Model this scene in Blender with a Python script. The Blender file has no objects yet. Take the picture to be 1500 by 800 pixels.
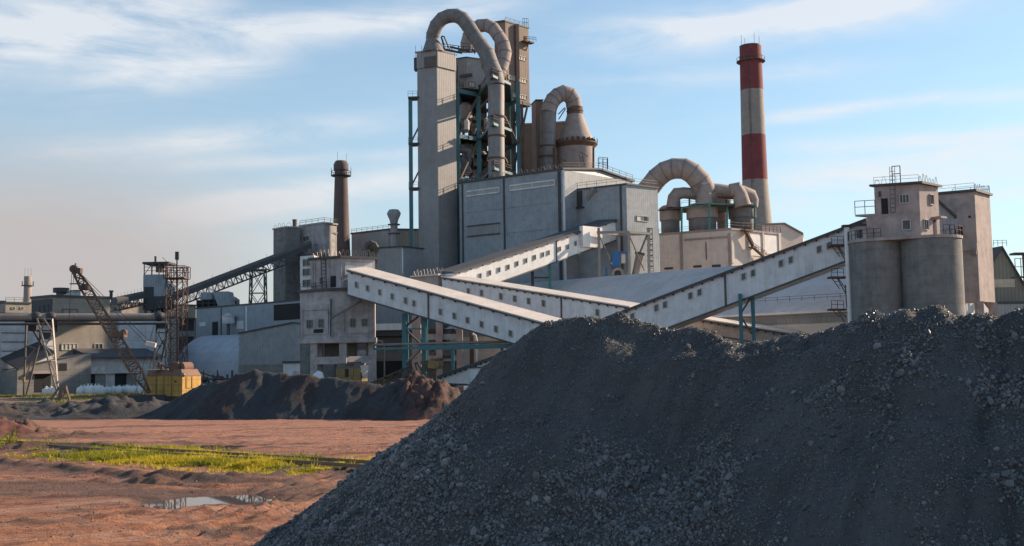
import bpy, bmesh, math, random
import numpy as np
from mathutils import Vector, Matrix
R = random.Random(7)
SC = bpy.context.scene
# ------------------------------------------------------------------ camera
F_PX, W_PX, H_PX = 1600.0, 1500.0, 800.0
CAM_Z = 4.5
pitch = math.atan(133/1600.0); roll = 0.016
Fv = Vector((0, math.cos(pitch), math.sin(pitch)))
R0 = Vector((1, 0, 0)); U0 = Vector((0, -math.sin(pitch), math.cos(pitch)))
Rv = R0*math.cos(roll) - U0*math.sin(roll)
Uv = U0*math.cos(roll) + R0*math.sin(roll)
CAM = Vector((0, 0, CAM_Z))
cam = bpy.data.cameras.new('camera'); cam.sensor_width = 36; cam.lens = F_PX*36/W_PX
cam.clip_start = 0.5; cam.clip_end = 8000
co = bpy.data.objects.new('camera', cam); SC.collection.objects.link(co)
m3 = Matrix((Rv, Uv, -Fv)).transposed()
co.matrix_world = Matrix.Translation(CAM) @ m3.to_4x4()
SC.camera = co
# ------------------------------------------------------------------ sun, sky, exposure
SUN_AZ = math.radians(24)      # behind the line square to the view, on the right
SUN_EL = math.radians(26)
S = Vector((math.cos(SUN_EL)*math.cos(SUN_AZ), math.cos(SUN_EL)*math.sin(SUN_AZ), math.sin(SUN_EL)))
sl = bpy.data.lights.new('sun', 'SUN'); sl.energy = 5.0; sl.angle = math.radians(0.5); sl.color = (1.0, 0.77, 0.56)
so = bpy.data.objects.new('sun', sl); SC.collection.objects.link(so)
so.rotation_euler = S.to_track_quat('Z', 'Y').to_euler()
SC.view_settings.view_transform = 'Standard'; SC.view_settings.look = 'None'
SC.view_settings.exposure = 0.74; SC.view_settings.gamma = 1
w = bpy.data.worlds.new('World'); SC.world = w; w.use_nodes = True
nt = w.node_tree; N = nt.nodes; L = nt.links
bg = N['Background']; bg.inputs[1].default_value = 0.113
sky = N.new('ShaderNodeTexSky'); sky.sky_type = 'NISHITA'; sky.sun_disc = False
sky.sun_elevation = SUN_EL; sky.sun_rotation = math.radians(90) - SUN_AZ
sky.air_density = 1.0; sky.dust_density = 0.5; sky.ozone_density = 2.5; sky.altitude = 100
def wmath(op, a, b=None, c=None):
    n = N.new('ShaderNodeMath'); n.operation = op
    for i, v in enumerate((a, b, c)):
        if v is None: continue
        if isinstance(v, (int, float)): n.inputs[i].default_value = v
        else: L.new(v, n.inputs[i])
    return n.outputs[0]
tc = N.new('ShaderNodeTexCoord'); sp = N.new('ShaderNodeSeparateXYZ'); L.new(tc.outputs['Generated'], sp.inputs[0])
az = wmath('ARCTAN2', sp.outputs[0], sp.outputs[1]); el = wmath('ARCSINE', sp.outputs[2])
def cnoise(sx, sy, scale, detail, rot=0.0, dist=0.6, rough=.6):
    cb = N.new('ShaderNodeCombineXYZ'); L.new(az, cb.inputs[0]); L.new(el, cb.inputs[1])
    mp = N.new('ShaderNodeMapping'); mp.inputs['Rotation'].default_value[2] = rot; mp.inputs['Scale'].default_value = (sx, sy, 1)
    L.new(cb.outputs[0], mp.inputs[0])
    nn = N.new('ShaderNodeTexNoise'); nn.inputs['Scale'].default_value = scale; nn.inputs['Detail'].default_value = detail
    nn.inputs['Roughness'].default_value = rough; nn.inputs['Distortion'].default_value = dist
    L.new(mp.outputs[0], nn.inputs[0]); return nn.outputs[0]
def ae(px, py):
    d = (Fv + Rv*((px-750)/F_PX) - Uv*((py-400)/F_PX)).normalized()
    return math.atan2(d.x, d.y), math.asin(d.z)
def streak(px0, py0, px1, py1, wpx, amt):
    a0, e0 = ae(px0, py0); a1, e1 = ae(px1, py1); m = (e1-e0)/(a1-a0); ac = (a0+a1)/2; ec = (e0+e1)/2
    wd = wpx/F_PX; ln = abs(a1-a0)/2
    da = wmath('SUBTRACT', az, ac)
    dv = wmath('SUBTRACT', wmath('SUBTRACT', el, ec), wmath('MULTIPLY', da, m))
    q = wmath('ADD', wmath('POWER', wmath('ABSOLUTE', wmath('DIVIDE', dv, wd)), 2.0), wmath('POWER', wmath('ABSOLUTE', wmath('DIVIDE', da, ln)), 4.0))
    return wmath('MULTIPLY', wmath('EXPONENT', wmath('MULTIPLY', q, -1.0)), amt)
n1 = cnoise(1.0, 5.0, 5.5, 7, -0.16, 0.9, .62)
n2 = cnoise(1.0, 2.6, 14, 6, -0.3, 0.5, .6)
nn_ = wmath('ADD', wmath('MULTIPLY', n1, 0.68), wmath('MULTIPLY', n2, 0.32))
acc = None
for s_ in [(-250, 60, 330, 20, 62, 1.5), (100, 120, 420, 85, 22, .95), (280, 50, 760, 5, 24, 1.1), (60, 225, 560, 180, 18, 1.0), (230, 245, 700, 215, 10, .7),
           (230, 318, 640, 255, 24, 1.25), (850, 60, 1400, -8, 26, 1.7), (1110, 175, 1340, 148, 9, 1.1), (1340, 148, 1560, 132, 9, 1.0), (880, 120, 1300, 95, 14, .5), (1150, 215, 1560, 190, 12, .8),
           (1100, 268, 1600, 215, 22, 1.6), (1080, 300, 1600, 262, 18, 1.2), (-100, 350, 500, 330, 60, .45)]:
    v = streak(*s_); acc = v if acc is None else wmath('ADD', acc, v)
acc = wmath('ADD', acc, .12)
mask = wmath('MULTIPLY', acc, wmath('MULTIPLY', wmath('SUBTRACT', nn_, 0.30), 3.0))
mr = N.new('ShaderNodeMapRange'); mr.inputs['From Max'].default_value = 0.95; mr.inputs['To Max'].default_value = 0.78
L.new(mask, mr.inputs[0])
# soft horizon brightening of thin high haze
hb = wmath('MULTIPLY', wmath('EXPONENT', wmath('MULTIPLY', el, -5.0)), 0.72)
def mixc(f, a, b):
    m = N.new('ShaderNodeMix'); m.data_type = 'RGBA'
    if isinstance(f, (int, float)): m.inputs[0].default_value = f
    else: L.new(f, m.inputs[0])
    for s_, v in ((6, a), (7, b)):
        if isinstance(v, tuple): m.inputs[s_].default_value = v
        else: L.new(v, m.inputs[s_])
    return m.outputs[2]
tn = N.new('ShaderNodeMix'); tn.data_type = 'RGBA'; tn.blend_type = 'MULTIPLY'; tn.inputs[0].default_value = 1; L.new(sky.outputs[0], tn.inputs[6]); tn.inputs[7].default_value = (.80, .93, .90, 1)
c = mixc(hb, tn.outputs[2], (3.5, 3.95, 4.15, 1))
c = mixc(mr.outputs[0], c, (4.6, 4.7, 4.85, 1))
# brown dust plume drifting low on the left
a0, e0 = ae(30, 395)
n3 = cnoise(1, 1.6, 3.2, 5, 0, .5, .55)
sm = wmath('EXPONENT', wmath('MULTIPLY', wmath('ADD', wmath('POWER', wmath('ABSOLUTE', wmath('DIVIDE', wmath('SUBTRACT', az, a0), .24)), 2.0),
     wmath('POWER', wmath('ABSOLUTE', wmath('DIVIDE', wmath('SUBTRACT', el, e0), .095)), 2.4)), -1.0))
sm = wmath('MINIMUM', wmath('MULTIPLY', sm, wmath('ADD', wmath('MULTIPLY', n3, 1.1), .35)), .85)
c = mixc(sm, c, (2.85, 2.5, 2.42, 1))
L.new(c, bg.inputs[0])
SC.cycles.max_bounces = 5; SC.cycles.diffuse_bounces = 3; SC.cycles.glossy_bounces = 2
# ------------------------------------------------------------------ where things stand
CR = dict(c1=(0,350,2.9625), c2=(250,300,2.857), c3=(420,340,3.078), c4=(580,0,4.445), c5=(580,120,4.445), c6=(580,220,3.81),
          c7=(740,100,3.6375), c8=(860,210,3.6375), d1=(1150,230,2.963), d2=(0,560,2.885), d3=(520,540,3.078), d4=(900,350,4.167),
          d5=(640,320,4.0), d7=(1040,50,2.665), d8=(480,220,4.44), e1=(0,370,8.0), e2=(0,450,5.331), e3=(150,480,6.669),
          e4=(550,460,5.714), e5=(440,500,8.0), e6=(850,310,8.0))
def K(k, x, y): a, b, s = CR[k]; return (a+x/s, b+y/s)
def ray(px, py): return Fv + Rv*((px-750)/F_PX) - Uv*((py-400)/F_PX)
def at(p, D):                       # survey point: bearing of p, at distance D ahead
    d = ray(*p); return CAM + d*(D/d.y)
def atz(p, z):
    d = ray(*p); return CAM + d*((z-CAM_Z)/d.z)
def gnd(p): return atz(p, 0.0)
def plan(pts, D0):                  # a level outline: first point fixes the height
    p0 = at(pts[0], D0); return [p0] + [atz(q, p0.z) for q in pts[1:]], p0.z
def wallpt(A, B, p):                # sight line of p against the vertical wall A-B
    d = ray(*p); e = Vector((B.x-A.x, B.y-A.y)); n = Vector((-e.y, e.x))
    t = (n.x*(A.x-CAM.x) + n.y*(A.y-CAM.y))/(n.x*d.x+n.y*d.y)
    return CAM + d*t
# ------------------------------------------------------------------ mesh builder
class MB:
    def __init__(s): s.v = []; s.f = []
    def add(s, vs, fs):
        o = len(s.v); s.v += [Vector(q) for q in vs]; s.f += [tuple(i+o for i in f) for f in fs]
    def hexa(s, b, t):
        n = len(b); fs = [tuple(range(n-1, -1, -1)), tuple(range(n, 2*n))] + [(i, (i+1) % n, n+(i+1) % n, n+i) for i in range(n)]
        s.add(list(b)+list(t), fs)
    def prism(s, poly, z0, z1):
        zt = z1 if isinstance(z1, (list, tuple)) else [z1]*len(poly)
        s.hexa([(p[0], p[1], z0) for p in poly], [(p[0], p[1], z) for p, z in zip(poly, zt)])
    def box(s, c, sx, sy, sz, rz=0.0):
        ca, sa = math.cos(rz), math.sin(rz); q = [(-sx/2, -sy/2), (sx/2, -sy/2), (sx/2, sy/2), (-sx/2, sy/2)]
        s.prism([(c[0]+x*ca-y*sa, c[1]+x*sa+y*ca) for x, y in q], c[2], c[2]+sz)
    def beam(s, p, q, w, h=None):
        h = h or w; p = Vector(p); q = Vector(q); d = q-p
        if d.length < 1e-5: return
        d.normalize(); u = d.cross(Vector((0, 0, 1)))
        u = Vector((1, 0, 0)) if u.length < 1e-3 else u.normalized(); v = u.cross(d)
        o = [u*(-w/2)+v*(-h/2), u*(w/2)+v*(-h/2), u*(w/2)+v*(h/2), u*(-w/2)+v*(h/2)]
        s.hexa([p+k for k in o], [q+k for k in o])
    def tube(s, pts, rad, seg=18, caps=True):
        pts = [Vector(p) for p in pts]; rad = rad if isinstance(rad, (list, tuple)) else [rad]*len(pts)
        ref = None; rings = []
        for i, p in enumerate(pts):
            a = (pts[i]-pts[i-1]).normalized() if i else (pts[1]-pts[0]).normalized()
            b = (pts[i+1]-pts[i]).normalized() if i < len(pts)-1 else a
            t = (a+b).normalized(); k = 1/max(.5, t.dot(a))
            if ref is None:
                ref = t.cross(Vector((0, 0, 1)));  ref = Vector((1, 0, 0)) if ref.length < .05 else ref.normalized()
            ref = (ref - t*ref.dot(t)).normalized(); bi = t.cross(ref)
            bend = (b-a); bn = bend.normalized() if bend.length > 1e-4 else None
            ring = []
            for j in range(seg):
                an = 2*math.pi*j/seg; o = ref*math.cos(an)*rad[i] + bi*math.sin(an)*rad[i]
                if bn is not None:
                    bp = (bn - t*bn.dot(t)).normalized(); o = o + bp*(o.dot(bp)*(k-1))
                ring.append(p+o)
            rings.append(ring)
        vs = [q for r in rings for q in r]; fs = []
        for i in range(len(rings)-1):
            for j in range(seg):
                a = i*seg+j; b = i*seg+(j+1) % seg; fs.append((a, b, b+seg, a+seg))
        if caps: fs += [tuple(range(seg-1, -1, -1)), tuple(range(len(vs)-seg, len(vs)))]
        s.add(vs, fs)
    def lathe(s, c, prof, seg=32):
        vs = []; fs = []
        for r, z in prof:
            for j in range(seg):
                a = 2*math.pi*j/seg; vs.append((c[0]+r*math.cos(a), c[1]+r*math.sin(a), z))
        for i in range(len(prof)-1):
            for j in range(seg):
                a = i*seg+j; b = i*seg+(j+1) % seg; fs.append((a, b, b+seg, a+seg))
        fs += [tuple(range(seg-1, -1, -1)), tuple(range(len(vs)-seg, len(vs)))]
        s.add(vs, fs)
    def quad(s, *p): s.add(p, [tuple(range(len(p)))])
    def ball(s, c, rx, ry, rz, seg=10, rg=6):
        prof = [(math.sin(math.pi*i/rg), math.cos(math.pi*i/rg)) for i in range(rg+1)]
        vs = []; fs = []
        for r, z in prof:
            for j in range(seg):
                a = 2*math.pi*j/seg; vs.append((c[0]+rx*max(r, .02)*math.cos(a), c[1]+ry*max(r, .02)*math.sin(a), c[2]+rz*z))
        for i in range(rg):
            for j in range(seg):
                a = i*seg+j; b = i*seg+(j+1) % seg; fs.append((a+seg, b+seg, b, a))
        fs += [tuple(range(seg)), tuple(range(len(vs)-1, len(vs)-seg-1, -1))]
        s.add(vs, fs)
    def truss(s, p, q, w, h, n, m=.12, w2=None, h2=None, up=None, kind='x'):
        p = Vector(p); q = Vector(q); d = (q-p).normalized(); u = d.cross(Vector((0, 0, 1)) if up is None else up)
        u = Vector((1, 0, 0)) if u.length < 1e-3 else u.normalized(); v = u.cross(d)
        w2 = w if w2 is None else w2; h2 = h if h2 is None else h2
        def cor(t):
            a = (w+(w2-w)*t)/2; b = (h+(h2-h)*t)/2; c = p+(q-p)*t
            return [c-u*a-v*b, c+u*a-v*b, c+u*a+v*b, c-u*a+v*b]
        for i in range(4): s.beam(cor(0)[i], cor(1)[i], m*1.35)
        for k in range(n):
            A = cor(k/n); B = cor((k+1)/n)
            for i in range(4):
                j = (i+1) % 4
                if kind == 'x' or k % 2 == 0: s.beam(A[i], B[j], m*.8)
                if kind == 'x' or k % 2 == 1: s.beam(A[j], B[i], m*.8)
                s.beam(B[i], B[j], m*.8)
    def rings(s, path, rad, extra=.12, w=.3, skip=1, seg=20):
        for i in range(1, len(path)-1, skip):
            t = (Vector(path[i+1])-Vector(path[i-1])).normalized(); ri = (rad[i] if isinstance(rad, (list, tuple)) else rad)+extra; s.tube([Vector(path[i])-t*w/2, Vector(path[i])+t*w/2], ri, seg)
    def rail(s, pts, h=1.1, sp=2.0, m=.06):
        for a, b in zip(pts, pts[1:]):
            a = Vector(a); b = Vector(b); n = max(1, int((b-a).length/sp))
            for k in range(n+1): c = a+(b-a)*(k/n); s.beam(c, c+Vector((0, 0, h)), m)
            for hh in (h, h*.55): s.beam(a+Vector((0, 0, hh)), b+Vector((0, 0, hh)), m)
    def hoops(s, pts, h=1.0, sp=1.2, m=.07, rnd=True):
        for a, b in zip(pts, pts[1:]):
            a = Vector(a); b = Vector(b); n = max(1, int((b-a).length/sp)); e = (b-a)/n
            for k in range(n):
                hh = h*R.uniform(.6, 1.1); c = a+e*k; z = Vector((0, 0, 1))
                s.beam(c+e*.12, c+e*.36+z*hh, m); s.beam(c+e*.36+z*hh, c+e*.62+z*hh, m); s.beam(c+e*.62+z*hh, c+e*.9, m)
    def ladder(s, p, q, w=.5, m=.06, side=Vector((1, 0, 0))):
        p = Vector(p); q = Vector(q); n = int((q-p).length/.6)
        for k in (-1, 1): s.beam(p+side*w/2*k, q+side*w/2*k, m)
        for i in range(n): c = p+(q-p)*(i/n); s.beam(c-side*w/2, c+side*w/2, m*.8)
    def build(s, name, mat, parent=None, smooth=35, recalc=True):
        me = bpy.data.meshes.new(name); off = Vector(parent.get('_o', (0, 0, 0))) if parent is not None else Vector((0, 0, 0))
        me.from_pydata([tuple(q-off) for q in s.v], [], s.f); me.update()
        if recalc and s.f:
            bm = bmesh.new(); bm.from_mesh(me); bmesh.ops.recalc_face_normals(bm, faces=bm.faces); bm.to_mesh(me); bm.free()
        uv = me.uv_layers.new(name='UVMap'); up = Vector((0, 0, 1))
        for pl in me.polygons:
            n = pl.normal
            if abs(n.z) > .93: u = Vector((1, 0, 0)); v = Vector((0, 1, 0))
            else: u = up.cross(n).normalized(); v = n.cross(u)
            for li in pl.loop_indices:
                c = me.vertices[me.loops[li].vertex_index].co+off; uv.data[li].uv = (c.dot(u), c.dot(v))
        if smooth:
            me.polygons.foreach_set('use_smooth', [True]*len(me.polygons)); me.set_sharp_from_angle(angle=math.radians(smooth))
        me.materials.append(mat)
        ob = bpy.data.objects.new(name, me); SC.collection.objects.link(ob)
        if parent is not None: ob.parent = parent; ob['_o'] = tuple(off)
        return ob
def thing(name, label, cat, loc, group=None, kind=None):
    o = bpy.data.objects.new(name, None); SC.collection.objects.link(o); o.location = loc; o.empty_display_size = .5
    o['_o'] = tuple(Vector(loc)); o['label'] = label; o['category'] = cat
    if group: o['group'] = group
    return o
def tag(o, label=None, cat=None, group=None, kind=None):
    for k, v in (('label', label), ('category', cat), ('group', group), ('kind', kind)):
        if v: o[k] = v
    return o
def part(T, name, mat, fn, smooth=35, label=None):
    m = MB(); fn(m); o = m.build(name, mat, T, smooth)
    if label: o['label'] = label
    return o
# ------------------------------------------------------------------ materials
def newmat(name):
    m = bpy.data.materials.new(name); m.use_nodes = True; t = m.node_tree; return m, t, t.nodes['Principled BSDF']
def nd(t, typ, **kw):
    n = t.nodes.new(typ)
    for k, v in kw.items():
        if k in n.bl_rna.properties: setattr(n, k, v)
        else: n.inputs[k].default_value = v
    return n
def mth(t, op, a, b=None, c=None, clamp=False):
    n = t.nodes.new('ShaderNodeMath'); n.operation = op; n.use_clamp = clamp
    for i, v in enumerate((a, b, c)):
        if v is None: continue
        if isinstance(v, (int, float)): n.inputs[i].default_value = v
        else: t.links.new(v, n.inputs[i])
    return n.outputs[0]
def noise(t, vec, scale, detail=4, rough=.6, sc=(1, 1, 1), loc=(0, 0, 0)):
    mp = nd(t, 'ShaderNodeMapping'); mp.inputs['Scale'].default_value = sc; mp.inputs['Location'].default_value = loc
    t.links.new(vec, mp.inputs[0]); n = nd(t, 'ShaderNodeTexNoise'); n.inputs['Scale'].default_value = scale
    n.inputs['Detail'].default_value = detail; n.inputs['Roughness'].default_value = rough; t.links.new(mp.outputs[0], n.inputs[0])
    return n.outputs[0]
def cmix(t, f, a, b, mode='MIX'):
    m = t.nodes.new('ShaderNodeMix'); m.data_type = 'RGBA'; m.blend_type = mode
    if isinstance(f, (int, float)): m.inputs[0].default_value = f
    else: t.links.new(f, m.inputs[0])
    for s_, v in ((6, a), (7, b)):
        if isinstance(v, tuple): m.inputs[s_].default_value = v if len(v) == 4 else v+(1,)
        else: t.links.new(v, m.inputs[s_])
    return m.outputs[2]
def ramp(t, v, lo, hi):
    m = nd(t, 'ShaderNodeMapRange'); m.inputs['From Min'].default_value = lo; m.inputs['From Max'].default_value = hi
    t.links.new(v, m.inputs[0]); return m.outputs[0]
def wall(name, col, col2=None, stain=(.12, .08, .06), stain_amt=.35, ribs=0, panel=None, seam=.35, pvar=.10, rough=.75, metal=0, bump=.25, big=.25, streaks=.5):
    m, t, b = newmat(name); L_ = t.links
    tcn = nd(t, 'ShaderNodeTexCoord'); ob = tcn.outputs['Object']; uv = tcn.outputs['UV']
    col2 = col2 or tuple(c*.72 for c in col)
    c = cmix(t, ramp(t, noise(t, ob, .16, 6, .65), .3, .72), col, col2)
    c = cmix(t, mth(t, 'MULTIPLY', ramp(t, noise(t, ob, .62, 7, .72, loc=(3, 7, 2)), .44, .66), min(.75, stain_amt*1.1)), c, tuple(k*.62 for k in col2))
    s = ramp(t, noise(t, ob, .9, 6, .7, (1, 1, .07)), .46, .70)
    s2 = ramp(t, noise(t, ob, .25, 4, .6, loc=(9, 3, 1)), .35, .7)
    c = cmix(t, mth(t, 'MULTIPLY', mth(t, 'MULTIPLY', s, s2), stain_amt*2*streaks, clamp=True), c, stain)
    g = ramp(t, noise(t, ob, 2.6, 5, .75), .58, .80)
    c = cmix(t, mth(t, 'MULTIPLY', g, stain_amt*.6), c, stain)
    ht = noise(t, ob, 6, 3)
    sx = nd(t, 'ShaderNodeSeparateXYZ'); L_.new(uv, sx.inputs[0])
    if panel:
        u = mth(t, 'DIVIDE', sx.outputs[0], panel[0]); v = mth(t, 'DIVIDE', sx.outputs[1], panel[1])
        cb = nd(t, 'ShaderNodeCombineXYZ'); L_.new(mth(t, 'FLOOR', u), cb.inputs[0]); L_.new(mth(t, 'FLOOR', v), cb.inputs[1])
        wn = nd(t, 'ShaderNodeTexWhiteNoise'); L_.new(cb.outputs[0], wn.inputs[0])
        c = cmix(t, mth(t, 'MULTIPLY', wn.outputs[0], pvar*2.2), c, tuple(k*.55 for k in col))
        for q, k in ((u, panel[0]), (v, panel[1])):
            e = mth(t, 'PINGPONG', q, .5); ln = mth(t, 'LESS_THAN', e, .045/k*1.0)
            c = cmix(t, mth(t, 'MULTIPLY', ln, seam), c, tuple(k2*.25 for k2 in col))
    if ribs:
        r = mth(t, 'PINGPONG', mth(t, 'DIVIDE', sx.outputs[0], ribs), .5)
        r2 = mth(t, 'SMOOTH_MIN', mth(t, 'MULTIPLY', r, 4.0), 1.0, .2)
        ht = mth(t, 'ADD', mth(t, 'MULTIPLY', ht, .3), r2)
        c = cmix(t, mth(t, 'MULTIPLY', mth(t, 'LESS_THAN', r, .13), .42), c, tuple(k2*.5 for k2 in col))
    bp = nd(t, 'ShaderNodeBump'); bp.inputs['Strength'].default_value = bump; bp.inputs['Distance'].default_value = .05
    L_.new(ht, bp.inputs['Height']); L_.new(bp.outputs[0], b.inputs['Normal'])
    L_.new(c, b.inputs['Base Color']); b.inputs['Metallic'].default_value = metal
    L_.new(mth(t, 'ADD', mth(t, 'MULTIPLY', g, .15), rough-.05), b.inputs['Roughness'])
    return m
M = {}
M['blue_metal'] = wall('blue_grey_cladding', (.31, .345, .38), stain=(.14, .13, .13), stain_amt=.5, ribs=.6, panel=(3.0, 14), seam=.25, pvar=.05, rough=.55)
M['shaft_metal'] = wall('grey_cladding', (.30, .30, .305), stain=(.17, .12, .1), stain_amt=.35, ribs=.6, panel=(1.2, 6.0), seam=.15, pvar=.07, rough=.6)
M['gal_metal'] = wall('gallery_cladding', (.68, .70, .73), (.58, .60, .63), stain=(.20, .14, .11), stain_amt=.45, ribs=.0, panel=(1.5, 30), seam=.18, pvar=.06, rough=.6)
M['gal_white'] = wall('white_gallery_cladding', (.78, .77, .75), (.66, .65, .64), stain=(.2, .15, .12), stain_amt=.3, ribs=.0, panel=(1.5, 30), seam=.16, pvar=.05, rough=.6)
M['roof_cream'] = wall('dusty_roof_sheet', (.66, .60, .55), stain_amt=.2, ribs=.0, panel=(2, 2), seam=.12, pvar=.05, rough=.8)
M['roof_dark'] = wall('dark_roof_sheet', (.10, .105, .12), stain_amt=.2, rough=.8, panel=(2.4, 40), seam=.3)
M['edge_dark'] = wall('dark_trim', (.07, .07, .075), rough=.7, stain_amt=.2)
M['hall_roof'] = wall('ribbed_hall_roof', (.46, .47, .485), stain=(.3, .22, .17), stain_amt=.25, ribs=.0, panel=(2.2, 60), seam=.28, pvar=.05, rough=.7)
M['conc'] = wall('weathered_concrete', (.50, .475, .485), (.32, .30, .305), stain=(.13, .10, .09), stain_amt=.75, panel=(6, 3.2), seam=.12, pvar=.08, rough=.9, bump=.3)
M['conc_pink'] = wall('pinkish_rendered_wall', (.46, .39, .365), (.34, .28, .265), stain=(.14, .1, .09), stain_amt=.6, rough=.92, bump=.3, panel=(30, 1.2), seam=.06)
M['conc_dark'] = wall('dark_stained_concrete', (.25, .25, .24), (.17, .172, .17), stain=(.05, .05, .05), stain_amt=.9, panel=(400, 1.3), seam=.25, pvar=.14, rough=.92, bump=.35)
M['conc_panel'] = wall('grey_precast_panels', (.27, .26, .25), (.2, .195, .19), stain_amt=.45, panel=(6, 1.2), seam=.35, pvar=.14, rough=.9)
M['conc_warm'] = wall('beige_dusty_wall', (.36, .32, .27), (.27, .24, .205), stain_amt=.35, panel=(6, 4.5), seam=.2, pvar=.06, rough=.92)
M['white_panel'] = wall('whitish_wall_panels', (.66, .66, .66), (.5, .5, .51), stain_amt=.35, panel=(6, 1.8), seam=.45, pvar=.08, rough=.9)
M['render_white'] = wall('patchy_white_render', (.68, .66, .64), (.40, .38, .37), stain_amt=.6, rough=.92)
M['dusty_pink'] = wall('cement_dusted_steel', (.38, .315, .285), (.26, .215, .20), stain=(.12, .09, .08), stain_amt=.45, rough=.85, bump=.3)
M['duct_grey'] = wall('grey_duct_steel', (.215, .20, .19), (.15, .148, .152), stain=(.08, .09, .11), stain_amt=.6, rough=.75, metal=.0)
M['duct_blue'] = wall('bluish_duct_steel', (.20, .215, .235), (.25, .205, .185), stain=(.07, .085, .11), stain_amt=.6, rough=.6, metal=.1)
M['pale_block'] = wall('pale_dusty_block', (.70, .61, .54), (.58, .50, .45), stain=(.25, .17, .13), stain_amt=.3, panel=(40, .6), seam=.10, pvar=.05, rough=.9)
M['brown_metal'] = wall('brown_cladding', (.255, .19, .155), (.20, .15, .125), stain=(.12, .08, .06), stain_amt=.4, ribs=.7, panel=(1.4, 30), seam=.15, pvar=.08, rough=.8)
M['teal'] = wall('teal_painted_steel', (.035, .17, .20), (.03, .12, .15), stain=(.15, .1, .08), stain_amt=.35, rough=.55)
M['teal_green'] = wall('green_painted_steel', (.04, .23, .20), (.03, .17, .15), stain=(.16, .1, .08), stain_amt=.3, rough=.55)
M['steel'] = wall('weathered_steel', (.17, .14, .125), (.10, .09, .085), stain=(.16, .07, .04), stain_amt=.5, rough=.8, metal=.2)
M['steel_light'] = wall('galvanised_steel', (.29, .26, .23), (.19, .17, .155), stain_amt=.35, rough=.5, metal=.4)
M['steel_dark'] = wall('dark_steel', (.05, .052, .058), (.035, .036, .04), stain_amt=.3, rough=.7)
M['rust'] = wall('rusty_steel', (.15, .09, .07), (.08, .058, .05), stain=(.30, .13, .06), stain_amt=.5, rough=.9)
M['boom'] = wall('worn_boom_paint', (.15, .105, .075), (.075, .055, .045), stain=(.28, .12, .05), stain_amt=.6, rough=.85)
M['pipe'] = wall('insulated_pipe_wrap', (.30, .26, .23), (.22, .19, .17), stain_amt=.4, rough=.6, metal=.2, panel=(5, 50), seam=.2)
M['yellow'] = wall('faded_yellow_paint', (.52, .30, .045), (.36, .21, .04), stain=(.14, .06, .03), stain_amt=.6, panel=(1.35, 1.5), seam=.55, pvar=.1, rough=.7)
M['yellow_dirty'] = wall('dirty_ochre_paint', (.30, .21, .07), (.18, .13, .06), stain=(.1, .06, .04), stain_amt=.7, panel=(1.2, 3), seam=.4, rough=.8)
M['rust_roof'] = wall('rusty_cab_roof', (.22, .12, .085), (.16, .10, .08), stain=(.3, .15, .08), stain_amt=.5, rough=.9)
M['brick'] = wall('dark_stack_brick', (.15, .108, .10), (.10, .076, .074), stain=(.09, .07, .07), stain_amt=.5, panel=(80, 2.2), seam=.25, rough=.92)
M['ch_red'] = wall('faded_red_paint', (.235, .05, .055), (.165, .042, .045), stain=(.10, .04, .04), stain_amt=.55, rough=.9, panel=(50, 4), seam=.08)
M['ch_grey'] = wall('faded_grey_band', (.34, .30, .265), (.27, .24, .22), stain=(.2, .17, .14), stain_amt=.4, rough=.9, panel=(50, 4), seam=.08)
M['dark_open'] = wall('dark_opening', (.018, .018, .02), rough=.9, stain_amt=0)
M['frame_white'] = wall('painted_window_frame', (.55, .53, .50), rough=.7, stain_amt=.3)
M['cream_win'] = wall('cream_window_strip', (.62, .55, .40), rough=.6, stain_amt=.25, panel=(1.2, 9), seam=.3)
M['strip_glass'] = wall('dusty_strip_glazing', (.40, .40, .37), (.3, .3, .29), rough=.5, stain_amt=.4, panel=(1.5, 9), seam=.3)
M['machine_blue'] = wall('blue_machine_paint', (.02, .13, .35), rough=.5, stain_amt=.2)
M['bag'] = wall('white_woven_bag', (.74, .75, .76), (.6, .62, .64), stain_amt=.1, rough=.8, bump=.5)
M['wood'] = wall('weathered_timber', (.24, .17, .12), (.14, .1, .08), stain_amt=.3, rough=.95)
M['sleeper'] = wall('oily_timber', (.075, .055, .045), (.05, .04, .035), stain_amt=.3, rough=.95)
M['railm'] = wall('rail_steel', (.20, .13, .10), (.12, .08, .07), stain_amt=.4, rough=.5, metal=.5)
M['green_shed'] = wall('green_grey_cladding', (.20, .23, .20), (.30, .25, .18), stain_amt=.3, ribs=.7, panel=(1.4, 30), seam=.2, pvar=.12, rough=.8)
M['blue_shed'] = wall('pale_blue_cladding', (.33, .37, .41), (.27, .30, .33), stain_amt=.35, ribs=.6, panel=(1.2, 30), seam=.2, rough=.7)
def glass(name, col):
    m, t, b = newmat(name); b.inputs['Base Color'].default_value = col+(1,); b.inputs['Roughness'].default_value = .35
    tcn = nd(t, 'ShaderNodeTexCoord'); t.links.new(cmix(t, ramp(t, noise(t, tcn.outputs['Object'], 1.1), .4, .7), col, tuple(c*1.8+.02 for c in col)), b.inputs['Base Color'])
    return m
M['glass'] = glass('dusty_glass', (.045, .047, .05))
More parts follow.
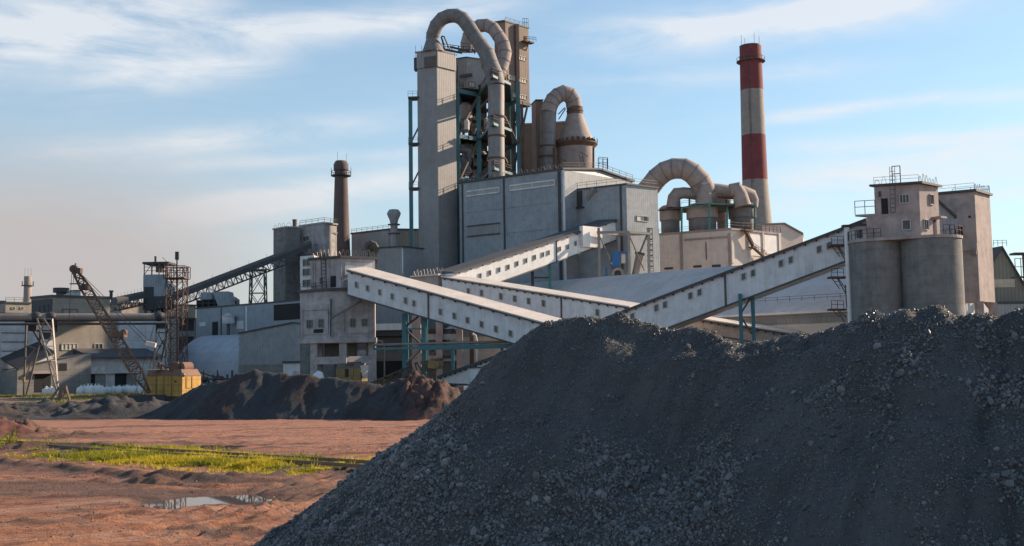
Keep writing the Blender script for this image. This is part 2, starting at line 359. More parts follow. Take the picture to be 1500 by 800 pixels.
# ------------------------------------------------------------------ numpy noise
def vnoise(x, y, seed=0):
    xi = np.floor(x).astype(np.int64); yi = np.floor(y).astype(np.int64); xf = x-xi; yf = y-yi
    def h(a, b):
        n = (a*374761393 + b*668265263 + seed*1274126177) & 0xffffffff
        n = ((n ^ (n >> 13))*1274126177) & 0xffffffff; n = n ^ (n >> 16); return (n & 0xffff)/65535.0
    u = xf*xf*(3-2*xf); v = yf*yf*(3-2*yf)
    a = h(xi, yi)*(1-u)+h(xi+1, yi)*u; b = h(xi, yi+1)*(1-u)+h(xi+1, yi+1)*u
    return (a*(1-v)+b*v)*2-1
def fbm(x, y, o=4, seed=0, gain=.5):
    r = 0; a = 1
    for i in range(o): r = r+a*vnoise(x*2**i+i*17.3, y*2**i+i*9.1, seed+i); a *= gain
    return r
def sstep(x, a, b): t = np.clip((x-a)/(b-a), 0, 1); return t*t*(3-2*t)
def grid_mesh(name, X, Y, Z, mat, smooth=True, extra=None):
    h_, w_ = X.shape; co_ = np.stack([X, Y, Z], -1).reshape(-1, 3).astype(np.float32)
    idx = np.arange(h_*w_).reshape(h_, w_); q = np.stack([idx[:-1, :-1], idx[:-1, 1:], idx[1:, 1:], idx[1:, :-1]], -1).reshape(-1, 4)
    me = bpy.data.meshes.new(name); me.vertices.add(len(co_)); me.vertices.foreach_set('co', co_.ravel())
    me.loops.add(q.size); me.loops.foreach_set('vertex_index', q.ravel().astype(np.int32))
    me.polygons.add(len(q)); me.polygons.foreach_set('loop_start', np.arange(0, q.size, 4, dtype=np.int32))
    me.update(calc_edges=True); me.polygons.foreach_set('use_smooth', [smooth]*len(q))
    if extra is not None:
        for k, a in extra.items():
            at_ = me.attributes.new(k, 'FLOAT', 'POINT'); at_.data.foreach_set('value', a.ravel().astype(np.float32))
    me.materials.append(mat); ob = bpy.data.objects.new(name, me); SC.collection.objects.link(ob); return ob
def soup(name, verts, faces_n, mat, n=3, smooth=False):
    me = bpy.data.meshes.new(name); me.vertices.add(len(verts)); me.vertices.foreach_set('co', verts.astype(np.float32).ravel())
    me.loops.add(faces_n.size); me.loops.foreach_set('vertex_index', faces_n.ravel().astype(np.int32))
    me.polygons.add(len(faces_n)); me.polygons.foreach_set('loop_start', np.arange(0, faces_n.size, n, dtype=np.int32))
    me.update(calc_edges=True); me.polygons.foreach_set('use_smooth', [smooth]*len(faces_n))
    me.materials.append(mat); ob = bpy.data.objects.new(name, me); SC.collection.objects.link(ob); return ob
# ================================================================== TERRAIN
puddle_c = gnd((309, 732)); pud2_c = gnd((285, 654))
def seg_dist(x, y, pts):
    """distance to a polyline, parameter along it (0..n)"""
    best = np.full(x.shape, 1e9); tt = np.zeros(x.shape); side = np.zeros(x.shape); L0 = 0
    for (a, b) in zip(pts, pts[1:]):
        dx, dy = b[0]-a[0], b[1]-a[1]; l2 = dx*dx+dy*dy
        t = np.clip(((x-a[0])*dx+(y-a[1])*dy)/l2, 0, 1); d = np.hypot(x-a[0]-t*dx, y-a[1]-t*dy)
        m = d < best; best = np.where(m, d, best); tt = np.where(m, L0+t*math.sqrt(l2), tt)
        side = np.where(m, np.sign((x-a[0])*dy-(y-a[1])*dx), side); L0 += math.sqrt(l2)
    return best, tt, side
def gp(*pix): return [tuple(gnd(p)[:2]) for p in pix]
RUTS = [gp((-260, 812), (0, 790), (180, 772), (330, 742), (430, 715), (520, 697)), gp((-200, 838), (60, 812), (230, 790), (370, 758), (460, 730), (540, 703)),
        gp((-300, 762), (-20, 757), (120, 751), (170, 746)), gp((-250, 780), (0, 768), (140, 760), (290, 751)), gp((90, 850), (260, 806), (400, 765), (500, 722)),
        gp((-120, 655), (100, 640), (260, 632), (520, 628), (640, 630)), gp((-60, 700), (130, 708), (300, 716), (420, 712))]
MOUNDS = [(gnd((222, 709)), 1.15, .5, .24), (gnd((300, 703)), 3.0, .4, .13), (gnd((400, 701)), 2.6, .4, .12), (gnd((150, 696)), 1.7, .4, .12), (gnd((20, 727)), 1.2, .5, .08), (gnd((40, 769)), 1.5, .25, .07), (gnd((330, 742)), 1.1, .3, .09),
          (gnd((155, 660)), 2.2, .6, .22), (gnd((320, 662)), 2.4, .7, .2), (gnd((130, 640)), 3, 1.0, .3), (gnd((20, 662)), 3, .7, .35), (gnd((10, 640)), 3.5, 1.6, .9),
          (gnd((235, 704)), 2.8, .4, .1), (gnd((60, 690)), 3, .5, .12)]
TRK = gp((-160, 646), (0, 655), (160, 664.5), (330, 675), (520, 688), (700, 699))
def ground_h(x, y):
    near = 1-sstep(y, 80, 130)
    z = (0.07*fbm(x*.12, y*.12, 3, 3) + 0.022*fbm(x*.6, y*.8, 4, 11) + .03*np.maximum(0, fbm(x*2.2, y*2.2, 3, 23)-.15))*near
    rg = 1-np.abs(vnoise(x*.9+.6*fbm(x*.4, y*.4, 2, 7), y*1.9, 55)); z = z + near*(.05*np.maximum(0, fbm(x*.5, y*2.4, 4, 29)-.2)*2 + .03*rg**8*(fbm(x*.3, y*.3, 2, 65) > 0) + .016*np.abs(fbm(x*5, y*6, 2, 91)))
    for k, r in enumerate(RUTS):
        for off in (-.85, .85) if k in (0, 1, 4) else (0,):
            d, t, s = seg_dist(x, y, r); d = d*s-off
            tread = .018*np.sin(t*14+off)*np.exp(-(d/.28)**2)
            z = z - .085*np.exp(-(d/.24)**2) + .05*np.exp(-((np.abs(d)-.42)/.14)**2)*(1+.5*fbm(x*3, y*3, 2, 6)) + tread
    for c_, rx, ry, h in MOUNDS:
        q = ((x-c_.x)/rx)**2+((y-c_.y)/ry)**2
        z = z + h*np.exp(-q)*(1+.5*fbm(x*2, y*2, 3, 5))
    for c_, rx, ry, dep in ((puddle_c, 2.1, 1.95, .19), (pud2_c, 3.2, 2.4, .13)):
        ang = np.arctan2((y-c_.y)/ry, (x-c_.x)/rx)
        q = np.sqrt(((x-c_.x)/rx)**2+((y-c_.y)/ry)**2)+.22*fbm(x*.9, y*1.6, 3, 77)
        k = sstep(q, 1.5, .85); z = z*(1-k) + k*(-dep + .05*sstep(q, .6, 1.05)+.035*fbm(x*1.6, y*2.2, 4, 8))
    dk, _, _ = seg_dist(x, y, gp((-60, 676), (60, 686), (170, 696), (240, 705), (430, 706))); z = z + .19*np.exp(-(dk/.4)**2)*(1+.8*fbm(x*1.5, y*2, 3, 13))
    d, t, s = seg_dist(x, y, TRK); z = z + .10*sstep(d, 3.2, 1.6)
    return z
def axis(parts):
    a = []
    for lo, hi, n in parts: a += list(np.linspace(lo, hi, n, endpoint=False))
    a.append(parts[-1][1]); return np.array(a)
xs = axis([(-5000, -400, 8), (-400, -70, 30), (-70, -36, 60), (-36, 2, 320), (2, 40, 40), (40, 400, 20), (400, 5000, 8)])
ys = axis([(-300, 5, 8), (5, 22, 30), (22, 40, 190), (40, 80, 260), (80, 140, 130), (140, 400, 30), (400, 7000, 14)])
X, Y = np.meshgrid(xs, ys); Z = ground_h(X, Y)
def earth_mat():
    m, t, b = newmat('red_earth'); tcn = nd(t, 'ShaderNodeTexCoord'); ob = tcn.outputs['Object']; sx = nd(t, 'ShaderNodeSeparateXYZ'); t.links.new(ob, sx.inputs[0])
    n_a = noise(t, ob, .09, 6, .65, (1, 1.6, 1)); n_b = noise(t, ob, .55, 7, .72, (.55, 2.6, 1), (4, 0, 0)); n_c = noise(t, ob, 5, 5, .7)
    c = cmix(t, ramp(t, n_a, .36, .64), (.40, .155, .072), (.22, .085, .05))
    c = cmix(t, mth(t, 'MULTIPLY', ramp(t, n_b, .50, .64), .8), c, (.11, .055, .042))
    c = cmix(t, mth(t, 'MULTIPLY', ramp(t, noise(t, ob, .3, 5, .6, (1, 2, 1), (30, 2, 0)), .5, .68), .6), c, (.48, .29, .20))
    c = cmix(t, mth(t, 'MULTIPLY', ramp(t, n_c, .52, .75), .4), c, (.09, .05, .04))
    # wetter, pinker flat ground further off, grey dust beyond it
    far = ramp(t, mth(t, 'ADD', sx.outputs[1], mth(t, 'MULTIPLY', n_a, 8.0)), 60, 72)
    pk = cmix(t, ramp(t, n_b, .4, .62), (.42, .20, .13), (.24, .10, .068))
    c = cmix(t, mth(t, 'MULTIPLY', far, .7), c, pk)
    yard = ramp(t, mth(t, 'ADD', sx.outputs[1], mth(t, 'MULTIPLY', n_a, 10.0)), 103, 116)
    gy = cmix(t, ramp(t, n_b, .4, .6), (.17, .14, .10), (.10, .085, .075))
    c = cmix(t, yard, c, gy)
    c = cmix(t, mth(t, 'MULTIPLY', ramp(t, noise(t, ob, .8, 6, .75, (.35, 1.9, 1), (50, 9, 0)), .55, .64), .55), c, (.085, .045, .038))
    # fine wheel-dragged streaks following the tracks, down to the lower left
    st = noise(t, ob, 1.6, 5, .7, (.18, 2.2, 1), (7, 3, 0)); rr_ = nd(t, 'ShaderNodeVectorRotate'); rr_.inputs['Angle'].default_value = -.45; t.links.new(ob, rr_.inputs['Vector']); st = noise(t, rr_.outputs[0], 1.6, 5, .72, (.12, 2.4, 1))
    c = cmix(t, mth(t, 'MULTIPLY', ramp(t, st, .46, .62), .45), c, (.50, .255, .14)); c = cmix(t, mth(t, 'MULTIPLY', ramp(t, st, .50, .36), .5), c, (.12, .06, .043))
    at_ = nd(t, 'ShaderNodeAttribute'); at_.attribute_name = 'soil_shade'
    c = cmix(t, mth(t, 'MULTIPLY', at_.outputs['Fac'], .92), c, cmix(t, ramp(t, n_b, .4, .6), (.105, .058, .042), (.055, .036, .03)))
    t.links.new(c, b.inputs['Base Color'])
    damp = ramp(t, n_b, .45, .62); t.links.new(mth(t, 'SUBTRACT', .9, mth(t, 'MULTIPLY', damp, .22)), b.inputs['Roughness'])
    bp = nd(t, 'ShaderNodeBump'); bp.inputs['Strength'].default_value = 1; bp.inputs['Distance'].default_value = .09
    t.links.new(mth(t, 'ADD', mth(t, 'MULTIPLY', n_c, 1.6), noise(t, ob, 18, 5, .75)), bp.inputs['Height']); t.links.new(bp.outputs[0], b.inputs['Normal'])
    return m
dT, tT, sT = seg_dist(X, Y, TRK)
soil_shade = sstep(dT+.8*fbm(X*.6, Y*.6, 3, 2), 3.4, 1.8)
soil_shade = np.maximum(soil_shade, .85*sstep(.55*fbm(X*.28+2, Y*.7, 5, 205)+.95*np.exp(-((Y-(41.5-(X+15)*.2))/4.2)**2)*sstep(X, -3, -9), .38, .95)*sstep(Y, 60, 52)); soil_shade = np.maximum(soil_shade, .8*sstep(1.0*fbm(X*.12, Y*.4, 6, 215, .62)+.6*np.exp(-((Y-66)/9)**2)*sstep(X, -12, -24), .45, .85)); dk_, _, _ = seg_dist(X, Y, gp((-60, 676), (60, 686), (170, 696), (240, 705), (430, 706))); soil_shade = np.maximum(soil_shade, .98*sstep(dk_+.6*fbm(X*.5, Y*.8, 3, 61), 1.5, .5))  # dark soil patches; the last band paints the shadowed bank below the weeds
for c_, rx, ry, h in MOUNDS: soil_shade = np.maximum(soil_shade, np.exp(-((X-c_.x)/(rx*1.3))**2-((Y-c_.y)/(ry*1.7))**2)*.9)  # mounds: dark soil with their shadow painted in
rut = np.zeros(X.shape)
for k_, r_ in enumerate(RUTS):
    d_, t_, s_ = seg_dist(X, Y, r_); d_ = d_*s_
    for off in (-.85, .85) if k_ in (0, 1, 4) else (0,): rut = np.maximum(rut, np.exp(-((d_-off)/.26)**2)*(.55+.45*np.sign(np.sin(t_*14+off))*(k_ in (2, 3)))*(.6+.6*fbm(X*.6, Y*.6, 3, 3)))
soil_shade = np.maximum(soil_shade, np.clip(rut, 0, 1)*.8*sstep(Y, 58, 50))
tag(grid_mesh('ground', X, Y, Z, earth_mat(), extra={'soil_shade': soil_shade}), kind='structure')
def water(c_, rx, ry, z, name):
    m, t, b = newmat('puddle_water'); b.inputs['Base Color'].default_value = (.10, .07, .055, 1); b.inputs['Roughness'].default_value = .02; b.inputs['IOR'].default_value = 1.6
    b.inputs['Specular IOR Level'].default_value = .9
    mb = MB(); mb.quad(*[(c_.x+rx*math.cos(a), c_.y+ry*math.sin(a), z) for a in [i*math.pi/16 for i in range(32)]])
    return tag(mb.build(name, m, None, 0, False), kind='structure')
water(puddle_c, 2.7, 2.9, -.095, 'water'); water(pud2_c, 4.6, 3.4, -.06, 'water')
# ------------------------------------------------------------------ heaps
def ridge_h(x, y, ridge, slope, soft=.25, foot=None):
    z = np.full(x.shape, -1e3)
    for a, b in zip(ridge, ridge[1:]):
        dx, dy = b[0]-a[0], b[1]-a[1]; t = np.clip(((x-a[0])*dx+(y-a[1])*dy)/(dx*dx+dy*dy), 0, 1)
        d = np.hypot(x-a[0]-t*dx, y-a[1]-t*dy); z = np.maximum(z, a[2]+(b[2]-a[2])*t-slope*(np.sqrt(d*d+soft*soft)-soft))
    return z
def R3(lst): return [tuple(at((px, py), D)) for px, py, D in lst]
ridge = R3([(799, 470, 24.2), (860, 470, 23.8), (910, 468, 23.6), (975, 477, 23.2), (1030, 482, 22.8), (1085, 494, 22.3), (1135, 500, 21.8), (1185, 484, 21.3),
            (1240, 464, 20.8), (1270, 453, 20.6), (1300, 461, 20.3), (1335, 448, 20.1), (1385, 449, 19.8), (1430, 462, 19.5), (1500, 463, 19), (1640, 450, 18.2), (1900, 430, 17)])
def coal_h(x, y):
    wx = x+.30*fbm(x*.5, y*.5, 3, 41); wy = y+.30*fbm(x*.5, y*.5, 3, 57)
    z = ridge_h(wx, wy, ridge, .80, .22)
    z = np.where(z < 1.2, z+.10*(1.2-z)**1.3*(z > -8), z)
    z = z + .10*fbm(x*.9, y*.9, 4, 90) + .06*fbm(x*3.1, y*3.1, 3, 60)+.05*np.maximum(0, fbm(x*1.7, y*1.7, 4, 66))
    # runnels down the slope on the right
    u = x*.85-y*.53; g = np.abs(vnoise(u*1.1+.3*fbm(x*.6, y*.6, 2, 4), (x+y)*.12, 31)); z = z - .10*sstep(g, .10, 0)*sstep(x, 3.5, 6)
    return z
cx_ = np.arange(-9, 22, .075); cy_ = np.arange(5, 36, .075); CX, CY = np.meshgrid(cx_, cy_); CZ = np.maximum(coal_h(CX, CY), -.35)
def stoniness(x, y):
    n = .55*fbm(x*.42, y*.42, 4, 101)+.35*fbm(x*1.5, y*1.5, 3, 140)
    left = sstep(x+.35*(y-18), 4.2, -1.0); low = sstep(coal_h(x, y), 3.6, 1.2)
    return sstep(n+.75*left*(.4+.6*low)+.2*low+.04, .05, .55)
def coal_mat():
    m, t, b = newmat('crushed_slag_dust'); tcn = nd(t, 'ShaderNodeTexCoord'); ob = tcn.outputs['Object']
    c = cmix(t, ramp(t, noise(t, ob, .7, 6, .6), .35, .65), (.088, .087, .086), (.058, .058, .058))
    vr = nd(t, 'ShaderNodeVectorRotate'); vr.inputs['Angle'].default_value = .56; t.links.new(ob, vr.inputs['Vector']); sk = noise(t, vr.outputs[0], 1.1, 6, .7, (1.6, .16, .16))
    c = cmix(t, mth(t, 'MULTIPLY', ramp(t, sk, .44, .60), .55), c, (.032, .033, .035)); c = cmix(t, mth(t, 'MULTIPLY', ramp(t, sk, .46, .36), .4), c, (.105, .10, .095))
    c = cmix(t, mth(t, 'MULTIPLY', ramp(t, noise(t, ob, 14, 5, .7), .5, .75), .55), c, (.085, .09, .097))
    c = cmix(t, mth(t, 'MULTIPLY', ramp(t, noise(t, ob, .3, 5, .6, loc=(5, 5, 5)), .56, .7), .45), c, (.062, .048, .044))
    t.links.new(c, b.inputs['Base Color']); b.inputs['Roughness'].default_value = .85
    bp = nd(t, 'ShaderNodeBump'); bp.inputs['Strength'].default_value = 1; bp.inputs['Distance'].default_value = .03
    t.links.new(mth(t, 'ADD', noise(t, ob, 12, 5, .75), mth(t, 'MULTIPLY', noise(t, ob, 45, 3, .6), .4)), bp.inputs['Height']); t.links.new(bp.outputs[0], b.inputs['Normal'])
    return m
tag(grid_mesh('coal_heap', CX, CY, CZ, coal_mat()), 'huge dark grey heap of crushed coal filling the right foreground', 'coal heap')
def stone_mat(name, a, b_, rough=.55):
    m, t, b = newmat(name); at_ = nd(t, 'ShaderNodeAttribute'); at_.attribute_name = 'tint'
    tcn = nd(t, 'ShaderNodeTexCoord'); n = noise(t, tcn.outputs['Object'], 20, 3)
    c = cmix(t, mth(t, 'ADD', mth(t, 'MULTIPLY', at_.outputs['Fac'], .8), mth(t, 'MULTIPLY', n, .2)), a, b_)
    t.links.new(c, b.inputs['Base Color']); b.inputs['Roughness'].default_value = rough; return m
def stones(name, px, py, hz, rad, mat, rng, small=False):
    g = (1+5**.5)/2; V = np.array([(-1, g, 0), (1, g, 0), (-1, -g, 0), (1, -g, 0), (0, -1, g), (0, 1, g), (0, -1, -g), (0, 1, -g), (g, 0, -1), (g, 0, 1), (-g, 0, -1), (-g, 0, 1)], float)
    V /= np.linalg.norm(V[0]); F = np.array([(0, 11, 5), (0, 5, 1), (0, 1, 7), (0, 7, 10), (0, 10, 11), (1, 5, 9), (5, 11, 4), (11, 10, 2), (10, 7, 6), (7, 1, 8), (3, 9, 4), (3, 4, 2), (3, 2, 6), (3, 6, 8), (3, 8, 9), (4, 9, 5), (2, 4, 11), (6, 2, 10), (8, 6, 7), (9, 8, 1)])
    if small: V = np.array([(1, 0, 0), (-1, 0, 0), (0, 1, 0), (0, -1, 0), (0, 0, 1), (0, 0, -1)], float); F = np.array([(0, 2, 4), (2, 1, 4), (1, 3, 4), (3, 0, 4), (2, 0, 5), (1, 2, 5), (3, 1, 5), (0, 3, 5)])
    NV = len(V); n = len(px); vs = np.repeat(V[None], n, 0)*(1+rng.uniform(-.28, .28, (n, NV, 1)))*rng.uniform(.6, 1.15, (n, 1, 3))
    q = rng.normal(size=(n, 4)); q /= np.linalg.norm(q, axis=1)[:, None]; w_, x, y, z = q.T
    Rm = np.stack([1-2*(y*y+z*z), 2*(x*y-z*w_), 2*(x*z+y*w_), 2*(x*y+z*w_), 1-2*(x*x+z*z), 2*(y*z-x*w_), 2*(x*z-y*w_), 2*(y*z+x*w_), 1-2*(x*x+y*y)], -1).reshape(n, 3, 3)
    vs = np.einsum('nij,nkj->nki', Rm, vs)*rad[:, None, None]+np.stack([px, py, hz], -1)[:, None, :]
    fs = (F[None]+NV*np.arange(n)[:, None, None]).reshape(-1, 3); ob = soup(name, vs.reshape(-1, 3), fs, mat)
    a = ob.data.attributes.new('tint', 'FLOAT', 'POINT'); a.data.foreach_set('value', np.repeat(rng.beta(1.3, 2.2, n), NV).astype(np.float32)); return ob
rng = np.random.default_rng(5)
NS = 300000; x = rng.uniform(-8, 14, NS); y = rng.uniform(8, 26.5, NS); keep = rng.random(NS) < (.12+.88*stoniness(x, y)); x, y = x[keep], y[keep]
z = coal_h(x, y); ok = (z > -.1) & (x/y < .62); x, y, z = x[ok], y[ok], z[ok]
ok = (np.abs((x-y*0)/(y)) < .62); x, y, z = x[ok], y[ok], z[ok]; x, y, z = x[:120000], y[:120000], z[:120000]
rad = .013+.040*rng.beta(1.2, 4.0, len(x))+.045*(rng.random(len(x)) < .010); s_ = stoniness(x, y)
tag(stones('coal_stones', x, y, z+rad*.35, rad*(.75+.45*s_), stone_mat('coal_lump', (.028, .029, .031), (.23, .23, .228), .45), rng), 'loose angular grey lumps strewn over the coal heap', 'coal lumps', kind='stuff')
x = rng.uniform(-8, 14, 420000); y = rng.uniform(8, 26.5, 420000); k = rng.random(420000) < .35+.65*sstep(fbm(x*.9, y*.9, 4, 301), -.4, .5); x, y = x[k], y[k]; k = np.abs(x/y) < .60; x, y = x[k], y[k]; z = coal_h(x, y); k = z > -.05; x, y, z = x[k], y[k], z[k]
rad = .009+.020*rng.beta(1.2, 3, len(x))
tag(stones('coal_grit', x, y, z+rad*.25, rad, stone_mat('coal_grit', (.034, .035, .036), (.20, .20, .198), .55), rng, True), 'fine dark grit covering the whole coal heap', 'grit', kind='stuff')
# dark spoil heap across the yard
def heap_mat(name):
    m, t, b = newmat(name); tcn = nd(t, 'ShaderNodeTexCoord'); ob = tcn.outputs['Object']; sx = nd(t, 'ShaderNodeSeparateXYZ'); t.links.new(ob, sx.inputs[0])
    n_ = noise(t, ob, .16, 5, .6, (1.5, .5, .5)); c = cmix(t, ramp(t, n_, .46, .56), (.034, .037, .041), (.032, .022, .021))
    rd = ramp(t, mth(t, 'ADD', sx.outputs[0], mth(t, 'MULTIPLY', noise(t, ob, .5, 4), 3.0)), -8.2, -7.0)
    c = cmix(t, rd, c, cmix(t, ramp(t, noise(t, ob, .9, 5, .7, (1, 1, .4)), .45, .6), (.10, .047, .036), (.036, .025, .023))); c = cmix(t, mth(t, 'MULTIPLY', ramp(t, noise(t, ob, 4, 6, .7), .5, .7), .35), c, (.10, .10, .105))
    t.links.new(c, b.inputs['Base Color']); b.inputs['Roughness'].default_value = .92
    bp = nd(t, 'ShaderNodeBump'); bp.inputs['Distance'].default_value = .12; t.links.new(noise(t, ob, 3, 6, .75), bp.inputs['Height']); t.links.new(bp.outputs[0], b.inputs['Normal']); return m
r2 = R3([(205, 611, 103), (262, 580, 104), (300, 562, 104), (345, 546, 103), (378, 541, 102), (418, 549, 101), (470, 549, 99.5), (520, 556, 98), (560, 562, 97), (585, 558, 96), (612, 550, 95), (636, 553, 94), (648, 566, 94)])
gx = np.arange(-46, 4, .2); gy = np.arange(80, 118, .25); GX, GY = np.meshgrid(gx, gy)
GZ = ridge_h(GX+.35*fbm(GX*.3, GY*.3, 3, 7), GY, r2, .74, .15)
gul = np.abs(vnoise(GX*.28+.5*fbm(GX*.1, GY*.2, 2, 3), GY*.05, 12)); amp = sstep(GZ, 0, 1.5)*sstep(GX, -50, -20)
GZ = GZ - amp*(.22*sstep(gul, .4, 0)) + .12*fbm(GX*.8, GY*.35, 4, 15)+.10*fbm(GX*2, GY*1.2, 3, 19)
gul2 = np.abs(vnoise(GX*.9+.8*fbm(GX*.3, GY*.3, 2, 30), GY*.25, 33)); GZ = GZ - amp*sstep(GX, -12, -8.5)*.55*sstep(gul2, .35, 0)+sstep(GX, -12, -8.5)*amp*.55*np.abs(fbm(GX*1.3, GY*2.0, 5, 34))
tag(grid_mesh('spoil_heap', GX, GY, np.maximum(GZ, -.3), heap_mat('dark_spoil')), 'long dark spoil heap with a reddish right end, behind the red yard', 'spoil heap')
gx = np.arange(-78, -26, .22); gy = np.arange(100, 142, .25); GX, GY = np.meshgrid(gx, gy)
env = sstep(GY, 101, 106)*sstep(GY, 140, 120)*sstep(GX, -26, -34)
GZ = env*(.45+.75*fbm(GX*.16, GY*.22, 4, 61)+.9*np.maximum(0, fbm(GX*.5, GY*.5, 5, 66))+.12*fbm(GX*1.8, GY*1.8, 3, 68))
tag(grid_mesh('gravel_heap', GX, GY, np.where(GZ < .06, -.25, GZ), heap_mat('grey_spoil')), 'low lumpy row of dark gravel piles at the far left of the yard', 'gravel heap')
rgx = np.arange(-36.5, -26, .12); rgy = np.arange(70, 82, .15); GX, GY = np.meshgrid(rgx, rgy)
rr = R3([(-60, 612, 76), (10, 613, 76), (30, 622, 75.5), (50, 632, 75)]); GZ = ridge_h(GX, GY, rr, .62, .2)+.12*fbm(GX, GY, 4, 6)
m_, t_, b_ = newmat('damp_red_clay'); tcn = nd(t_, 'ShaderNodeTexCoord'); t_.links.new(cmix(t_, ramp(t_, noise(t_, tcn.outputs['Object'], 1.2, 5), .4, .65), (.17, .062, .042), (.09, .038, .03)), b_.inputs['Base Color']); b_.inputs['Roughness'].default_value = .9
tag(grid_mesh('clay_mound', GX, GY, np.maximum(GZ, -.3), m_), 'small mound of dark red clay at the left edge of the yard', 'clay mound')
# clods and small stones on the yard
NSt = 22000; x = rng.uniform(-34, -2, NSt); y = rng.uniform(22, 62, NSt); k = fbm(x*.5, y*.8, 3, 71) > -.1+.5*rng.random(NSt); x, y = x[k], y[k]; rad = .012+.05*rng.beta(1, 5, len(x))
sm_ = stone_mat('earth_clods', (.10, .055, .04), (.33, .20, .14), .9)
tag(stones('earth_clods', x, y, ground_h(x, y)+rad*.2, rad, sm_, rng), 'small reddish clods and stones scattered over the yard', 'earth clods', kind='stuff')
# ------------------------------------------------------------------ railway track
def poly_at(pts, s):
    for a, b in zip(pts, pts[1:]):
        l = math.hypot(b[0]-a[0], b[1]-a[1])
        if s <= l: return (a[0]+(b[0]-a[0])*s/l, a[1]+(b[1]-a[1])*s/l, math.atan2(b[1]-a[1], b[0]-a[0]))
        s -= l
    return (b[0], b[1], math.atan2(b[1]-a[1], b[0]-a[0]))
LT = sum(math.hypot(b[0]-a[0], b[1]-a[1]) for a, b in zip(TRK, TRK[1:]))
T = thing('railway_track', 'old single railway track crossing the yard through weeds', 'railway track', (TRK[1][0], TRK[1][1], 0))
for off in (-.76, .76):
    m = MB(); prev = None
    for i in range(int(LT/2)+1):
        x0, y0, a0 = poly_at(TRK, i*2.0); p = Vector((x0-off*math.sin(a0), y0+off*math.cos(a0), 0)); p.z = float(ground_h(np.array([p.x]), np.array([p.y]))[0])*.3+.24
        if prev is not None: m.beam(prev, p, .075, .16)
        prev = p
    m.build('rail', M['railm'], T)
m = MB(); m.box((0, 0, -.07), 2.5, .24, .16); s0 = m.build('sleeper', M['sleeper'], T); o0 = Vector(T['_o'])
s0.data.transform(Matrix.Translation(o0))
for i in range(76):
    o = s0 if i == 0 else s0.copy()
    if i: SC.collection.objects.link(o); o.parent = T
    x0, y0, a0 = poly_at(TRK, 4+i*.92); o.location = Vector((x0, y0, .09))-o0; o.rotation_euler = (0, 0, a0+math.pi/2+R.uniform(-.04, .04))
# ------------------------------------------------------------------ weeds and grass
def grass_mat(name, a, b_, c_):
    m, t, b = newmat(name); at_ = nd(t, 'ShaderNodeAttribute'); at_.attribute_name = 'tint'
    c = cmix(t, ramp(t, at_.outputs['Fac'], 0, .5), a, b_); c = cmix(t, ramp(t, at_.outputs['Fac'], .6, 1), c, c_)
    t.links.new(c, b.inputs['Base Color']); b.inputs['Roughness'].default_value = .6
    tr = nd(t, 'ShaderNodeBsdfTranslucent'); t.links.new(c, tr.inputs[0]); mx = nd(t, 'ShaderNodeMixShader'); mx.inputs[0].default_value = .35
    out = t.nodes['Material Output']; t.links.new(b.outputs[0], mx.inputs[1]); t.links.new(tr.outputs[0], mx.inputs[2]); t.links.new(mx.outputs[0], out.inputs[0]); return m
def blades(name, x, y, z, hgt, nb, mat, spread, wid, tints, label, cat):
    n = len(x); N_ = n*nb; bx = np.repeat(x, nb)+rng.normal(0, 1, N_)*np.repeat(spread, nb)*.5; by = np.repeat(y, nb)+rng.normal(0, 1, N_)*np.repeat(spread, nb)*.5; bz = np.repeat(z, nb)-.02
    h = np.repeat(hgt, nb)*rng.uniform(.4, 1.1, N_); a = rng.uniform(0, 6.28, N_); w_ = wid*rng.uniform(.6, 1.3, N_); ln = h*rng.uniform(.1, .7, N_); b2 = rng.uniform(0, 6.28, N_)
    dx, dy = np.cos(a)*w_, np.sin(a)*w_; lx, ly = np.cos(b2)*ln, np.sin(b2)*ln
    v = np.stack([np.stack([bx-dx*.6, by-dy*.6, bz], -1), np.stack([bx+dx*.6, by+dy*.6, bz], -1), np.stack([bx+dx+lx*.4, by+dy+ly*.4, bz+h*.55], -1), np.stack([bx+lx, by+ly, bz+h], -1), np.stack([bx-dx+lx*.4, by-dy+ly*.4, bz+h*.55], -1)], 1)
    f = (np.array([0, 1, 2, 3, 4])[None]+5*np.arange(N_)[:, None]); ob = soup(name, v.reshape(-1, 3), f, mat, 5)
    at_ = ob.data.attributes.new('tint', 'FLOAT', 'POINT'); at_.data.foreach_set('value', np.repeat(np.clip(np.repeat(tints, nb)+rng.normal(0, .12, N_), 0, 1), 5).astype(np.float32))
    return tag(ob, label, cat, kind='stuff')
gm = grass_mat('yard_weeds', (.07, .10, .014), (.30, .29, .02), (.58, .46, .035))
NG = 30000; s_ = rng.uniform(0, LT*.86, NG); xx = []; yy = []
for s1 in s_:
    x0, y0, a0 = poly_at(TRK, s1); o = rng.normal(-1.9, 1.0) if rng.random() < .72 else rng.normal(1.0, 1.0); xx.append(x0-o*math.sin(a0)); yy.append(y0+o*math.cos(a0))
x = np.array(xx); y = np.array(yy); dn = fbm(x*.35, y*.7, 3, 44); k = dn > -.26+.75*rng.random(len(x))-.5*sstep(x, -20, -10); x, y, dn = x[k], y[k], dn[k]
h = np.clip(.10+.17*sstep(dn, -.3, .7)+.20*(rng.random(len(x)) < .03), .06, .5)
blades('yard_weeds', x, y, ground_h(x, y), h, 7, gm, h*.9, .02, np.clip(.66+.5*fbm(x*.5, y*.8, 3, 88)+.25*sstep(x, -20, -8), 0, 1), 'bright yellow-green weeds growing along the railway track', 'weeds')
gm2 = grass_mat('verge_grass', (.07, .09, .025), (.19, .19, .05), (.34, .27, .09))
x = rng.uniform(-112, -38, 16000); y = rng.uniform(142, 215, 16000); dn = fbm(x*.06, y*.12, 3, 54); k = dn > -.15+.3*rng.random(16000); x, y = x[k], y[k]; dn = dn[k]
